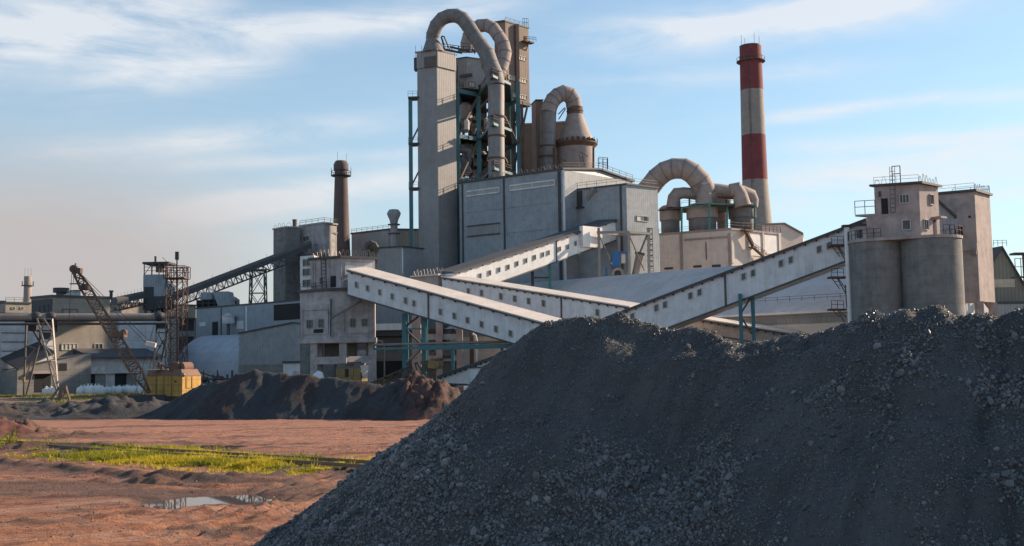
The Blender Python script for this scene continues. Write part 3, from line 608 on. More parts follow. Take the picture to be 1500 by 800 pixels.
blades('verge_grass', x, y, x*0, .22+.3*sstep(dn, 0, .8), 5, gm2, x*0+.6, .10, np.clip(.66+.5*fbm(x*.1, y*.2, 2, 9), 0, 1), 'dry yellowish grass verge in front of the left halls', 'grass')
# two tall weed bushes at the left end of the track
for i, (px, py, hh, lb) in enumerate([(17, 655, 1.15, 'leafy green weed by the left end of the rail, the taller bush'), (72, 655, .75, 'thin yellowish weed stalk beside the rail, right of the tall bush'), (178, 664, .6, 'small yellowish weed sprouting between the rails')]):
    g0 = gnd((px, py)); T = thing('weed_bush', lb, 'weed bush', (g0.x, g0.y, 0), 'tall weeds by the railway')
    m = MB(); lf = MB()
    for k_ in range(9 if i == 0 else 5):
        a = R.uniform(0, 6.3); r_ = R.uniform(.1, .45)*hh; top = g0+Vector((math.cos(a)*r_, math.sin(a)*r_, hh*R.uniform(.6, 1))); m.beam(g0+Vector((0, 0, -.05)), top, .02)
        for q in range(16):
            c_ = g0+(top-g0)*R.uniform(.25, 1)+Vector((R.gauss(0, .05), R.gauss(0, .05), 0)); u = Vector((R.gauss(0, 1), R.gauss(0, 1), R.gauss(0, .6))).normalized()*.07*hh; v = u.orthogonal().normalized()*.035*hh
            lf.quad(c_-u, c_+v, c_+u, c_-v)
    m.build('stem', M['wood'], T); o = lf.build('foliage', gm, T, 0, False); a_ = o.data.attributes.new('tint', 'FLOAT', 'POINT'); a_.data.foreach_set('value', [R.uniform(.2, .9) for _ in o.data.vertices])
# ================================================================== BUILDINGS
def V3(p, z): return Vector((p[0], p[1], z))
def nrm(A, B):
    n = Vector((-(B.y-A.y), B.x-A.x, 0)).normalized()
    mid = (Vector((A.x, A.y, 0))+Vector((B.x, B.y, 0)))/2
    return n if n.dot(Vector((0, 0, 0))-mid) > 0 else -n
def extent(A, B, x0, y0, x1, y1):
    ym, xm = (y0+y1)/2, (x0+x1)/2
    return wallpt(A, B, (x0, ym)), wallpt(A, B, (x1, ym)), wallpt(A, B, (xm, y0)).z, wallpt(A, B, (xm, y1)).z
def panel_mb(mb, A, B, x0, y0, x1, y1, th=.12):
    p, q, zt, zb = extent(A, B, x0, y0, x1, y1); n = nrm(A, B)*th; i = n*-.8
    mb.prism([(p+i).xy, (q+i).xy, (q+n).xy, (p+n).xy], zb, zt)
def panel(T, name, A, B, x0, y0, x1, y1, mat, th=.12, label=None):
    m = MB(); panel_mb(m, A, B, x0, y0, x1, y1, th); o = m.build(name, mat, T, 0)
    if label: o['label'] = label
    return o
def window(T, A, B, x0, y0, x1, y1, nx=1, ny=1, glass='glass', frame='frame_white', fw=.12, name='window'):
    o = panel(T, name, A, B, x0, y0, x1, y1, M[glass], .04); p, q, zt, zb = extent(A, B, x0, y0, x1, y1); n = nrm(A, B)*.10
    m = MB(); p = p+n; q = q+n
    for k in range(nx+1): c = p+(q-p)*(k/nx); m.beam(V3(c, zb), V3(c, zt), fw if k in (0, nx) else fw*.6, .14)
    for k in range(ny+1): z = zb+(zt-zb)*k/ny; m.beam(V3(p, z), V3(q, z), fw if k in (0, ny) else fw*.6, .12)
    m.build('frame', M[frame], o, 0); return o
def slab(mb, pts, z, th, over):
    n = len(pts); c = Vector((sum(p[0] for p in pts)/n, sum(p[1] for p in pts)/n)); out = []
    for p in pts: v = Vector((p[0], p[1]))-c; out.append(c+v*(1+over*1.3/max(v.length, .1)))
    mb.prism(out, z, z+th)
class Bld:
    """a block whose level eaves run L - C - R; C is the corner nearest us"""
    def __init__(s, name, label, cat, pix, D, z0=0.0, mat='conc', roof='edge_dark', th=.45, over=.3, group=None, T=None, depth=None, wname='wall', rname='roof'):
        (pl, z) = plan(pix, D); s.z = z; s.z0 = z0
        if len(pl) == 3: s.L, s.C, s.R = pl; s.B = s.L+s.R-s.C; s.poly = [s.L, s.C, s.R, s.B]
        else:
            s.L, s.R = pl; s.C = None; n = -nrm(s.L, s.R)*(depth or 10); s.poly = [s.L, s.R, s.R+n, s.L+n]
        s.T = T or thing(name, label, cat, (s.L.x, s.L.y, z0 if z0 < 1 else z0), group)
        m = MB(); m.prism([p.xy for p in s.poly], z0, z-.02); s.body = m.build(wname, M[mat], s.T, 0)
        if roof: m = MB(); slab(m, [p.xy for p in s.poly], z, th, over); s.roof = m.build(rname, M[roof], s.T, 0)
    def rim(s, z=None, which=(0, 1, 2)): return [V3(s.poly[i], (z or s.z)+.5) for i in which]
def stack(T, name, c, prof, mat, seg=36, smooth=35): return part(T, name, M[mat], lambda m: m.lathe(c, prof, seg), smooth)
def px2m(D, n): return n*D/F_PX
# ---------------------------------------------------------------- red and white chimney
c0 = at((1109, 300), 400); zt = at((1098.5, 69.5), 400).z; ztops = [at((1100, y), 400).z for y in (133, 199, 264.6)]
def rad_at(z): return 4.0+ (zt-z)/ (zt-at((1109, 330), 400).z)*.85
c0 = Vector(((at((1098.5, 75), 400).x+at((1109, 330), 400).x)/2, 400, 0))
T = thing('factory_chimney', 'very tall round chimney with red and white bands', 'chimney', c0)
zz = [0, ztops[2], ztops[1], ztops[0], zt]
for i, mt in enumerate(('ch_grey', 'ch_red', 'ch_grey', 'ch_red')):
    a, b = zz[i], zz[i+1]; stack(T, 'band', c0, [(rad_at(a) if a else 9, a), (rad_at(b), b-.01)], mt, 40)
part(T, 'rim', M['steel_dark'], lambda m: m.lathe(c0, [(3.7, zt), (4.05, zt), (4.05, zt+.5), (3.4, zt+.5)], 40))
zp = at((1098, 91), 400).z
part(T, 'gallery', M['steel'], lambda m: (m.lathe(c0, [(4.2, zp), (5.3, zp), (5.3, zp+.25), (4.2, zp+.25)], 24), [m.beam((c0.x+5.2*math.cos(a), c0.y+5.2*math.sin(a), zp), (c0.x+5.2*math.cos(a), c0.y+5.2*math.sin(a), zp+1.6), .12) for a in [k*.4488 for k in range(14)]],
     [m.beam((c0.x+5.2*math.cos(k*.4488), c0.y+5.2*math.sin(k*.4488), zp+1.5), (c0.x+5.2*math.cos((k+1)*.4488), c0.y+5.2*math.sin((k+1)*.4488), zp+1.5), .12) for k in range(14)]))
for a in (.3, 1.9, 3.5, 4.9): part(T, 'lightning_rod', M['steel_dark'], lambda m: m.beam((c0.x+3.8*math.cos(a), c0.y+3.8*math.sin(a), zt), (c0.x+3.8*math.cos(a), c0.y+3.8*math.sin(a), zt+4.5), .10))
for a in (4.3,): part(T, 'ladder', M['steel'], lambda m: m.ladder((c0.x+rad_at(5)*math.cos(a)*1.03, c0.y+rad_at(5)*math.sin(a)*1.03, 5), (c0.x+4.1*math.cos(a), c0.y+4.1*math.sin(a), zt), .6, .10))
# ---------------------------------------------------------------- brick chimney
c1_ = at((500, 375), 330); c1_.z = 0; zt = at((500, 236), 330).z; zb = at((500, 375), 330).z
T = thing('brick_chimney', 'dark tapering brick chimney with a railed ring near its top', 'chimney', c1_)
rt, rb = px2m(330, 9.3), px2m(330, 13.2)
stack(T, 'shaft', c1_, [(rb+1.2, 0), (rb, zb), (rt, zt-4.2), (rt, zt-1)], 'brick', 40)
stack(T, 'crown', c1_, [(rt+.02, zt-3.2), (rt+.35, zt-2.8), (rt+.35, zt-1.1), (rt-.1, zt-.2), (rt-.3, zt), (rt-.8, zt)], 'brick', 40)
zp = at((500, 258), 330).z
part(T, 'gallery', M['steel_dark'], lambda m: (m.lathe(c1_, [(rt, zp-.3), (rt+1.15, zp), (rt+1.15, zp+.2), (rt, zp+.2)], 24), [m.beam((c1_.x+(rt+1.1)*math.cos(k*.524), c1_.y+(rt+1.1)*math.sin(k*.524), zp), (c1_.x+(rt+1.1)*math.cos(k*.524), c1_.y+(rt+1.1)*math.sin(k*.524), zp+(2.6 if k%3 == 0 else 1.5)), .12) for k in range(12)],
     [m.beam((c1_.x+(rt+1.1)*math.cos(k*.524), c1_.y+(rt+1.1)*math.sin(k*.524), zp+1.4), (c1_.x+(rt+1.1)*math.cos((k+1)*.524), c1_.y+(rt+1.1)*math.sin((k+1)*.524), zp+1.4), .12) for k in range(12)]))
for a in (.5, 2.4, 4.2): part(T, 'lightning_rod', M['steel_dark'], lambda m: m.beam((c1_.x+rt*.9*math.cos(a), c1_.y+rt*.9*math.sin(a), zt-.2), (c1_.x+rt*.9*math.cos(a), c1_.y+rt*.9*math.sin(a), zt+2.6), .07))
# ---------------------------------------------------------------- far left background: low block and its chimney
B = Bld('far_block', 'low grey flat-roofed block at the far left, behind the pipe bridge', 'building', [K('e1', 66, 592), K('e1', 366, 600)], 320, mat='conc_warm', depth=20)
for x in (135, 235): window(B.T, B.L, B.R, *K('e1', x, 640), *K('e1', x+42, 662), glass='dark_open', fw=.2)
part(B.T, 'railing', M['steel_dark'], lambda m: m.rail([V3(B.L, B.z+.4), V3(B.R, B.z+.4)], 1.3, 2, .09))
B = Bld('far_shed', 'dark blue-grey shed end at the far left edge of the photo', 'building', [(-60, 442), K('e1', 62, 582)], 322, mat='edge_dark', depth=18)
c_ = at((40, 450), 460); c_.z = 0; zt = at((40, 405), 460).z; r_ = px2m(460, 5.3)
T = thing('far_chimney', 'short grey chimney with a railed ring, far off at the left', 'chimney', c_)
stack(T, 'shaft', c_, [(r_*1.3, 0), (r_, zt-2.5), (r_, zt)], 'ch_grey', 24); zp = at((40, 419), 460).z
part(T, 'gallery', M['steel_dark'], lambda m: (m.lathe(c_, [(r_, zp), (r_+1, zp), (r_+1, zp+.3), (r_, zp+.3)], 16), [m.beam((c_.x+(r_+.9)*math.cos(k), c_.y+(r_+.9)*math.sin(k), zp), (c_.x+(r_+.9)*math.cos(k), c_.y+(r_+.9)*math.sin(k), zp+2), .15) for k in range(6)]))
for a in (-1, 0, 1): part(T, 'lightning_rod', M['steel_dark'], lambda m: m.beam((c_.x+a*r_*.85, c_.y, zt-1), (c_.x+a*r_*.85, c_.y, zt+3.5), .08))
# ---------------------------------------------------------------- left processing hall
FL = at((-40, 500), 212); FR = at((262, 500), 212+30)      # facade line, turned a little to the right
FL.z = FR.z = 0
def fac(px, off=0.0): p = wallpt(FL, FR, (px, 520)); n = nrm(FL, FR); return Vector((p.x, p.y, 0))+n*off
HN = nrm(FL, FR)
T = thing('processing_hall', 'long dusty factory hall with white and beige wall panels, left of the photo', 'building', FL)
ztop = wallpt(FL, FR, (120, 464)).z
p0, p1 = fac(-40), fac(262)
part(T, 'wall', M['conc_warm'], lambda m: m.prism([p0.xy, p1.xy, (p1-HN*22).xy, (p0-HN*22).xy], 0, ztop), 0)
part(T, 'roof', M['edge_dark'], lambda m: slab(m, [p0.xy, p1.xy, (p1-HN*22).xy, (p0-HN*22).xy], ztop, .5, .3), 0)
for (x0, y0, x1, y1, mt, lb) in [(-40, 469, 80, 566, 'white_panel', 'greyish white wall panels with dark joints'), (172, 470, 246, 566, 'white_panel', 'whitish wall panels with dark joints')]:
    a, b, zt, zb = extent(FL, FR, x0, y0, x1, y1); q = part(T, 'wall_panels', M[mt], lambda m: m.prism([(a+HN*.0).xy, (b+HN*.0).xy, (b+HN*.12).xy, (a+HN*.12).xy], 0, zt), 0, lb)
for k in range(7):
    y = 474+k*13.2
    for x0, x1 in ((2, 40),): panel(T, 'wall_rail', FL, FR, x0, y, x1, y+1.0, M['edge_dark'], .3)
window(T, FL, FR, *K('e2', 480, 285), *K('e2', 602, 334), 4, 1, glass='cream_win')
window(T, FL, FR, *K('e2', 738, 286), *K('e2', 800, 333), 2, 1)
window(T, FL, FR, *K('c1', 575, 478), *K('c1', 628, 506), 2, 1, glass='dark_open')
# upper storey block
u0, u1 = fac(77.0, -4), fac(172, -4)
UB, z = plan([K('e1', 370, 545), K('e1', 612, 524), K('e1', 1290, 543)], 222)
part(T, 'upper_storey', M['conc_warm'], lambda m: m.prism([UB[0].xy, UB[1].xy, UB[2].xy, (UB[0]+UB[2]-UB[1]).xy], ztop, z), 0)
part(T, 'upper_roof', M['edge_dark'], lambda m: slab(m, [UB[0].xy, UB[1].xy, UB[2].xy, (UB[0]+UB[2]-UB[1]).xy], z, .5, .25), 0)
panel(T, 'side_cladding', UB[0], UB[1], *K('e1', 372, 552), *K('e1', 611, 700), M['steel_dark'], .08, 'dark side wall')
window(T, UB[0], UB[1], *K('e1', 470, 620), *K('e1', 575, 700), 2, 1, glass='dark_open', frame='steel_dark')
window(T, UB[1], UB[2], *K('e1', 732, 665), *K('e1', 905, 722), 2, 1, glass='conc_warm', frame='steel')
# dark-roofed lean-to with a gable, and a white rendered annex with door openings
a0, a1 = fac(1, 9), fac(106.5, 9); AL, AR = a0.copy(), a1.copy()
zg = wallpt(AL, AR, (100, 518)).z; ze = wallpt(AL, AR, (5, 543)).z
part(T, 'lean_to', M['conc_panel'], lambda m: m.prism([AL.xy, AR.xy, (AR-HN*8.9).xy, (AL-HN*8.9).xy], 0, [ze, zg, zg, ze]), 0)
part(T, 'lean_to_roof', M['steel_dark'], lambda m: m.hexa([V3(AL+HN*.4, ze), V3((AL+AR)/2+HN*.4, zg), V3((AL+AR)/2-HN*8.9, zg+2.2), V3(AL-HN*8.9, ze+2.2)], [V3(AL+HN*.4, ze+.3), V3((AL+AR)/2+HN*.4, zg+.3), V3((AL+AR)/2-HN*8.9, zg+2.6), V3(AL-HN*8.9, ze+2.6)]), 0)
panel(T, 'doorway', AL, AR, *K('c1', 150, 586), *K('c1', 220, 665), M['dark_open'], .05)
panel(T, 'door_canopy', AL, AR, *K('c1', 130, 572), *K('c1', 232, 585), M['conc_pink'], .8)
panel(T, 'doorway', AL, AR, *K('c1', 255, 540), *K('c1', 290, 572), M['dark_open'], .05)
WL, WR = fac(107, 8.0), fac(213, 8.0); zw = wallpt(WL, WR, (170, 525)).z
part(T, 'annex_wall', M['render_white'], lambda m: m.prism([WL.xy, WR.xy, (WR-HN*7.9).xy, (WL-HN*7.9).xy], 0, zw), 0)
part(T, 'annex_roof', M['roof_dark'], lambda m: (m.prism([(WL+HN*.9).xy, (WR+HN*.9).xy, (WR-HN*7.9).xy, (WL-HN*7.9).xy], zw, [zw+.35, zw+.35, zw+2.2, zw+2.2])), 0)
for (xa, ya, xb, yb) in ((350, 588, 412, 640), (498, 584, 548, 632)): panel(T, 'doorway', WL, WR, *K('c1', xa, ya), *K('c1', xb, yb+22), M['dark_open'], .04)
for (xa, ya, xb, yb) in ((412, 588, 455, 635), (548, 584, 592, 632)): panel(T, 'door_leaf', WL, WR, *K('c1', xa, ya), *K('c1', xb, yb+22), M['conc_panel'], .12)
panel(T, 'canopy', WL, WR, *K('c1', 340, 578), *K('c1', 600, 584), M['render_white'], .6)
for xa in (456, 322): panel(T, 'pilaster', WL, WR, *K('c1', xa, 590), *K('c1', xa+16, 655), M['frame_white'], .25)
# roof furniture on the hall
c_ = at(K('e1', 716, 480), 234); T = thing('vent_drum', 'dark round tank on a thinner neck on the left hall roof', 'roof vent', V3(c_, z))
za = at(K('e1', 716, 416), 234).z; zb_ = at(K('e1', 716, 470), 234).z
stack(T, 'drum', c_, [(1.65, zb_), (1.65, za)], 'steel_dark', 20); stack(T, 'neck', c_, [(1.0, z+.5), (1.0, zb_-.01)], 'steel', 16)
B = Bld('roof_cabin', 'small white cabin on the left hall roof beside the round tank', 'roof cabin', [K('e1', 765, 456), K('e1', 862, 450), K('e1', 945, 450)], 240, z0=z+.5, mat='white_panel', th=.2)
for x in (482,): c_ = at(K('c1', x, 260), 236); T = thing('vent_pipe', 'thin upright vent pipe on the left hall roof near the conveyor', 'vent pipe', V3(c_, z+.5)); part(T, 'pipe', M['steel_dark'], lambda m: m.tube([V3(c_, z+.5), V3(c_, at(K('c1', x, 230), 236).z)], .35, 8)); part(T, 'cap', M['steel_dark'], lambda m: m.lathe((c_.x, c_.y), [(.5, at(K('c1', x, 230), 236).z), (.5, at(K('c1', x, 230), 236).z+.3)], 8))
# block between hall and conveyor tower
B = Bld('beige_block', 'plain beige block peeping over the hall behind the lattice mast', 'building', [K('c1', 528, 280), K('c1', 850, 292)], 300, mat='conc_warm', depth=14)
B = Bld('dark_cabin_block', 'dark blue block with a pale lower band behind the lattice mast', 'building', [K('c1', 690, 352), K('c1', 842, 350)], 280, mat='steel_dark', depth=10)
panel(B.T, 'pale_band', B.L, B.R, *K('c1', 760, 400), *K('c1', 842, 424), M['blue_shed'], .3)
# ---------------------------------------------------------------- pipe bridge with trestles
pz = at(K('c1', 400, 338), 200).z; T = thing('pipe_bridge_pipe', 'fat insulated pipe crossing in front of the left halls', 'pipeline', at(K('c1', 400, 338), 200))
pa, pb = at(K('c1', -120, 336), 196), at(K('c1', 722, 343), 206); pa.z = pb.z = pz
part(T, 'pipe', M['pipe'], lambda m: m.tube([pa, pb], .74, 18))
for x in (150, 212, 690):
    c_ = pa+(pb-pa)*((x+120)/842); part(T, 'expansion_hood', M['steel_dark'], lambda m: m.ball(c_+Vector((0, -.1, .1)), 1.15, 1.0, .95, 12, 6))
part(T, 'walkway', M['steel_dark'], lambda m: (m.beam(pa-Vector((0, .2, 1.25)), pb-Vector((0, .2, 1.25)), 1.6, .35),))
def leg2(m, pt, pb_, w, n, mm): m.truss(pt, pb_, w, w, n, mm, kind='z')
T = thing('pipe_trestle', 'pale splayed lattice trestle under the fat pipe, left of the crane', 'trestle', V3(at(K('e2', 450, 640), 196), 0), 'trestles of the pipe bridge')
def tl(p, D): return at(K('e2', *p), D)
part(T, 'leg', M['steel_light'], lambda m: (m.beam(tl((290, 85), 196), V3(tl((452, 640), 196), 0), .26), m.beam(tl((408, 92), 198), V3(tl((458, 640), 197), 0), .26),
     [m.beam(tl(a, 196), tl(b, 197), .17) for a, b in (((345, 92), (412, 186)), ((345, 92), (324, 186)), ((324, 193), (415, 193)), ((412, 210), (355, 300)), ((355, 305), (422, 305)), ((365, 315), (430, 410)), ((395, 418), (432, 418)), ((425, 532), (445, 532)), ((400, 425), (440, 528)), ((290, 88), (408, 92)))]))
part(T, 'leg', M['steel'], lambda m: (m.beam(tl((206, 100), 202), V3(tl((186, 665), 202), 0), .28), m.beam(tl((330, 200), 202), V3(tl((205, 620), 202), 0), .28), [m.beam(tl(a, 202), tl(b, 202), .17) for a, b in (((215, 425), (248, 428)), ((196, 410), (270, 330)), ((202, 300), (300, 330)), ((210, 530), (202, 528)), ((212, 520), (240, 440)))]))
part(T, 'head_frame', M['steel_dark'], lambda m: (m.beam(tl((199, 108), 200), tl((430, 108), 200), .5, .6), m.beam(tl((235, 180), 201), tl((425, 190), 201), .35), m.beam(tl((240, 150), 202), tl((330, 300), 202), .3),
     m.box(V3(tl((262, 185), 201), tl((262, 185), 201).z), 1.5, 1.2, 1.3), m.box(V3(tl((362, 250), 201), tl((362, 250), 201).z), 2.2, 1.2, 1.5), m.box(V3(tl((420, 194), 200), tl((420, 194), 200).z), .9, .8, 2.6)))
part(T, 'railing', M['steel'], lambda m: m.rail([tl((200, 640), 200), tl((340, 640), 199), tl((452, 640), 196)], 1.1, 2))
panel(T, 'yellow_sign', tl((150, 600), 200), tl((204, 600), 200), *K('e2', 174, 546), *K('e2', 194, 582), M['yellow'], .1)
def t3(p, D): return at(K('e3', *p), D)
T = thing('pipe_trestle', 'dark tapered lattice trestle at the pipe end, beside the rusty mast', 'trestle', V3(t3((500, 400), 206), 0), 'trestles of the pipe bridge')
part(T, 'leg', M['steel_dark'], lambda m: (m.beam(t3((530, 5), 206), V3(t3((482, 410), 190), 0), .3), [m.beam(t3(a, 206), t3(b, 206), .18) for a, b in (((545, 50), (610, 190)), ((512, 180), (575, 180)), ((600, 120), (505, 290)), ((500, 310), (545, 310)), ((535, 50), (625, 50)), ((498, 330), (530, 385)))]))
part(T, 'leg', M['steel_dark'], lambda m: m.beam(t3((640, 5), 206), V3(t3((520, 400), 206), 0), .34))
part(T, 'head_beam', M['steel_dark'], lambda m: m.beam(t3((525, -10), 206), t3((645, -10), 206), .6, .8))
# ---------------------------------------------------------------- rusty lattice mast
b0 = V3(at((258, 573), 190), 0); tpz = at(K('c1', 768, 125), 190).z
T = thing('lattice_mast', 'rusty open lattice mast with a platform on top, behind the yellow crane cab', 'mast', b0)
x0 = at(K('c1', 768, 125), 190)
part(T, 'mast_frame', M['rust'], lambda m: (m.truss(b0, V3(x0, tpz), 2.9, 2.9, 9, .11), m.beam(b0+Vector((.2, 0, 0)), V3(x0, tpz), .28)))
part(T, 'platform', M['rust'], lambda m: (m.box(V3(x0, tpz-2.0), 3.6, 3.6, .2), m.rail([V3(x0, tpz-1.8)+Vector(v) for v in ((-1.8, -1.8, 0), (1.8, -1.8, 0), (1.8, 1.8, 0), (-1.8, 1.8, 0), (-1.8, -1.8, 0))], 2.0, 1.2, .1)))
part(T, 'antenna', M['steel_dark'], lambda m: (m.beam(V3(x0, tpz-2), V3(x0, tpz+2.2), .2), m.box(V3(x0, tpz+1.4), .6, .4, 1.4), m.beam(V3(x0, tpz)+Vector((-1.5, 0, 0)), V3(x0, tpz+.6)+Vector((-2.3, 0, 0)), .12), m.box(V3(x0, tpz+.4)+Vector((-1.9, 0, 0)), .7, .3, .5)))
for dx in (1.5, .3): part(T, 'cable', M['steel_dark'], lambda m: m.beam(V3(x0, tpz-1)+Vector((-dx, 0, 0)), b0+Vector((-6-dx, 1, 0)), .06))
# ---------------------------------------------------------------- conveyor head tower
D = 268; f = lambda x, y: at(K('c1', x, y), D)
T = thing('conveyor_tower', 'small blue-grey tower with open steel top at the low end of the dark conveyor', 'transfer tower', V3(f(675, 330), 0))
def bx(m, x0, y0, x1, y1, d): a, b = f(x0, y0), f(x1, y1); m.prism([(a.x, a.y), (b.x, a.y), (b.x, a.y+d), (a.x, a.y+d)], b.z, a.z)
part(T, 'cabin', M['blue_metal'], lambda m: bx(m, 622, 155, 728, 208, 6), 0); part(T, 'cabin', M['blue_shed'], lambda m: bx(m, 668, 209, 728, 248, 6), 0)
part(T, 'dark_casing', M['steel_dark'], lambda m: bx(m, 622, 209, 667, 308, 5), 0); part(T, 'shaft', M['steel_dark'], lambda m: bx(m, 668, 249, 728, 300, 5), 0)
part(T, 'top_roof', M['steel_dark'], lambda m: bx(m, 618, 100, 732, 107, 7), 0)
def tf(m):
    for x in (626, 660, 690, 724):
        for dy in (0, 5.5): m.beam(f(x, 156)+Vector((0, dy, 0)), f(x, 104)+Vector((0, dy, 0)), .2)
    for y in (122, 138): m.beam(f(624, y), f(726, y), .12)
    m.beam(f(626, 156), f(660, 108), .12); m.beam(f(690, 108), f(724, 156), .12); m.beam(f(626, 156), f(660, 108), .12)
part(T, 'top_frame', M['steel'], tf); part(T, 'roof_mast', M['steel'], lambda m: m.beam(f(675, 100), f(675, 75), .45)); part(T, 'whip_aerial', M['steel_dark'], lambda m: m.beam(f(724, 100), f(705, 80), .1)); part(T, 'hoist_drum', M['steel'], lambda m: m.lathe(f(681, 150)+Vector((0, 2.5, 0)), [(1.1, f(0, 152).z), (1.1, f(0, 118).z), (.5, f(0, 110).z)], 14))
part(T, 'leg', M['steel_dark'], lambda m: [m.beam(V3(f(x, 330), 0)+Vector((0, dy, 0)), f(x, 300)+Vector((0, dy, 0)), .5) for x in (632, 676) for dy in (0, 5)])
# ---------------------------------------------------------------- dark inclined conveyor and its truss
def conveyor(name, label, A, B, w_, h_, group=None, th_truss=1.9, n=34, mat='steel'):
    T = thing(name, label, 'conveyor', A, group); d = (B-A); hd = Vector((d.x, d.y, 0)).normalized(); pn = Vector((-hd.y, hd.x, 0))
    if pn.y < 0: pn = -pn
    z = Vector((0, 0, 1))
    part(T, 'cover', M['roof_dark'], lambda m: m.hexa([A, B, B+pn*w_, A+pn*w_], [A+z*h_*.6, B+z*h_*.6, B+pn*w_+z*h_*.6, A+pn*w_+z*h_*.6]), 0)
    part(T, 'cover_top', M['steel'], lambda m: m.hexa([A+z*h_*.62, B+z*h_*.62, B+pn*w_+z*h_*.62, A+pn*w_+z*h_*.62], [A+pn*w_*.25+z*h_, B+pn*w_*.25+z*h_, B+pn*w_*.75+z*h_, A+pn*w_*.75+z*h_]), 0)
    part(T, 'truss', M[mat], lambda m: m.truss(A+pn*w_/2-z*th_truss*.5, B+pn*w_/2-z*th_truss*.5, w_, th_truss, n, .16, kind='z'), 0)
    part(T, 'mesh_rail', M['steel_light'], lambda m: [m.beam(A+(B-A)*(k/26)-pn*.1+z*h_, A+(B-A)*(k/26)-pn*.1+z*(h_+1.0), .05) for k in range(27) if k % 3 == 0])
    return T
conveyor('belt_conveyor', 'long dark covered conveyor climbing right to the concrete silo block', at((226, 451), 269), at((457, 363), 292), 3.2, 2.0, 'dark covered conveyors')
conveyor('belt_conveyor', 'short low stretch of dark conveyor left of the small conveyor tower', at((172, 445), 262), at((214, 436), 268), 3.0, 1.6, 'dark covered conveyors', 1.7, 7)
b_ = V3(at((378, 445), 281), 0); t_ = V3(b_, at((378, 396), 281).z)
T = thing('conveyor_trestle', 'lattice trestle holding up the dark conveyor near its top end', 'trestle', b_)
part(T, 'tower_frame', M['steel'], lambda m: m.truss(b_, t_, 5.0, 3.0, 5, .2, w2=3.6, h2=2.6)); part(T, 'head_beam', M['steel_dark'], lambda m: m.beam(t_-Vector((2.2, 0, 0)), t_+Vector((2.2, 0, 0)), .6))
# ---------------------------------------------------------------- concrete silo block on the left
B = Bld('silo_block', 'tall weathered concrete silo block with wire railing, left of the brick chimney', 'silo block', [K('c2', 430, 105), K('c2', 480, 96), K('c2', 541, 97)], 300, mat='conc_dark', roof='conc', th=.4)
TT = B.T
part(TT, 'railing', M['steel_dark'], lambda m: m.hoops(B.rim(), 1.0, 1.6, .06))
B2 = Bld('', '', '', [K('c2', 541, 92), K('c2', 643, 78), K('c2', 695, 86)], 299, mat='conc', T=TT, wname='main_wall', rname='main_roof', roof='conc')
part(TT, 'roof_railing', M['steel_dark'], lambda m: m.rail(B2.rim(), 1.1, 2, .09))
window(TT, B2.L, B2.C, *K('c2', 555, 132), *K('c2', 580, 152), 2, 1)
B3 = Bld('', '', '', [K('c2', 596, 122), K('c2', 645, 117), K('c2', 692, 122)], 296, z0=0, mat='shaft_metal', T=TT, wname='head_house', rname='head_roof', roof='conc')
window(TT, B3.L, B3.C, *K('c2', 606, 182), *K('c2', 634, 202), 2, 1, glass='dark_open')
B4 = Bld('', '', '', [K('c2', 543, 218), K('c2', 600, 210)], 290, mat='conc_panel', T=TT, depth=4, wname='stair_block', rname='stair_roof')
for y in (225, 268, 318, 345): window(TT, B4.L, B4.R, *K('c2', 556, y), *K('c2', 588, y+24), 2, 2)
for y in (135, 200, 262, 320): panel(TT, 'ledge', B.L, B.C, *K('c2', 442, y), *K('c2', 468, y+12), M['conc_panel'], .12)
T = thing('stub_stack', 'thin rusty stub stack on top of the concrete silo block', 'stack', V3(at(K('c2', 519, 95), 303), B.z)); part(T, 'pipe', M['rust'], lambda m: m.tube([V3(at(K('c2', 519, 95), 303), B.z), at(K('c2', 519, 64), 303)], .6, 10)); part(T, 'cap', M['steel_dark'], lambda m: m.tube([at(K('c2', 519, 66), 303), at(K('c2', 519, 62), 303)], .7, 10))
# ---------------------------------------------------------------- long shed behind the brick chimney
B = Bld('long_shed', 'long grey shed behind the brick chimney and the mushroom vent', 'building', [K('d8', 155, 548), K('d8', 395, 520), K('d8', 600, 522)], 335, mat='shaft_metal', th=.5)
panel(B.T, 'green_cladding', B.C, B.R, *K('d8', 462, 530), *K('d8', 600, 625), M['green_shed'], .1, 'greenish lit cladding')
part(B.T, 'railing', M['steel_dark'], lambda m: m.rail([V3(B.L, B.z+.5), V3(B.C, B.z+.5)], 1.1, 2, .09))
T = thing('green_canopy', 'small dark green canopy with a curved duct against the long shed', 'canopy', at(K('d8', 260, 655), 326))
part(T, 'roof', M['teal_green'], lambda m: m.hexa([at(K('d8', 222, 658), 330), at(K('d8', 300, 638), 330), at(K('d8', 300, 638), 324), at(K('d8', 222, 658), 324)], [at(K('d8', 222, 645), 330), at(K('d8', 300, 628), 330), at(K('d8', 300, 628), 324), at(K('d8', 222, 645), 324)]))
part(T, 'duct', M['steel'], lambda m: m.tube([at(K('d8', x, y), 322) for x, y in ((245, 640), (262, 615), (285, 606), (305, 615), (318, 640))], .9, 10)); part(T, 'post', M['steel_dark'], lambda m: m.beam(at(K('d8', 262, 658), 325), V3(at(K('d8', 262, 658), 325), 0), .4))
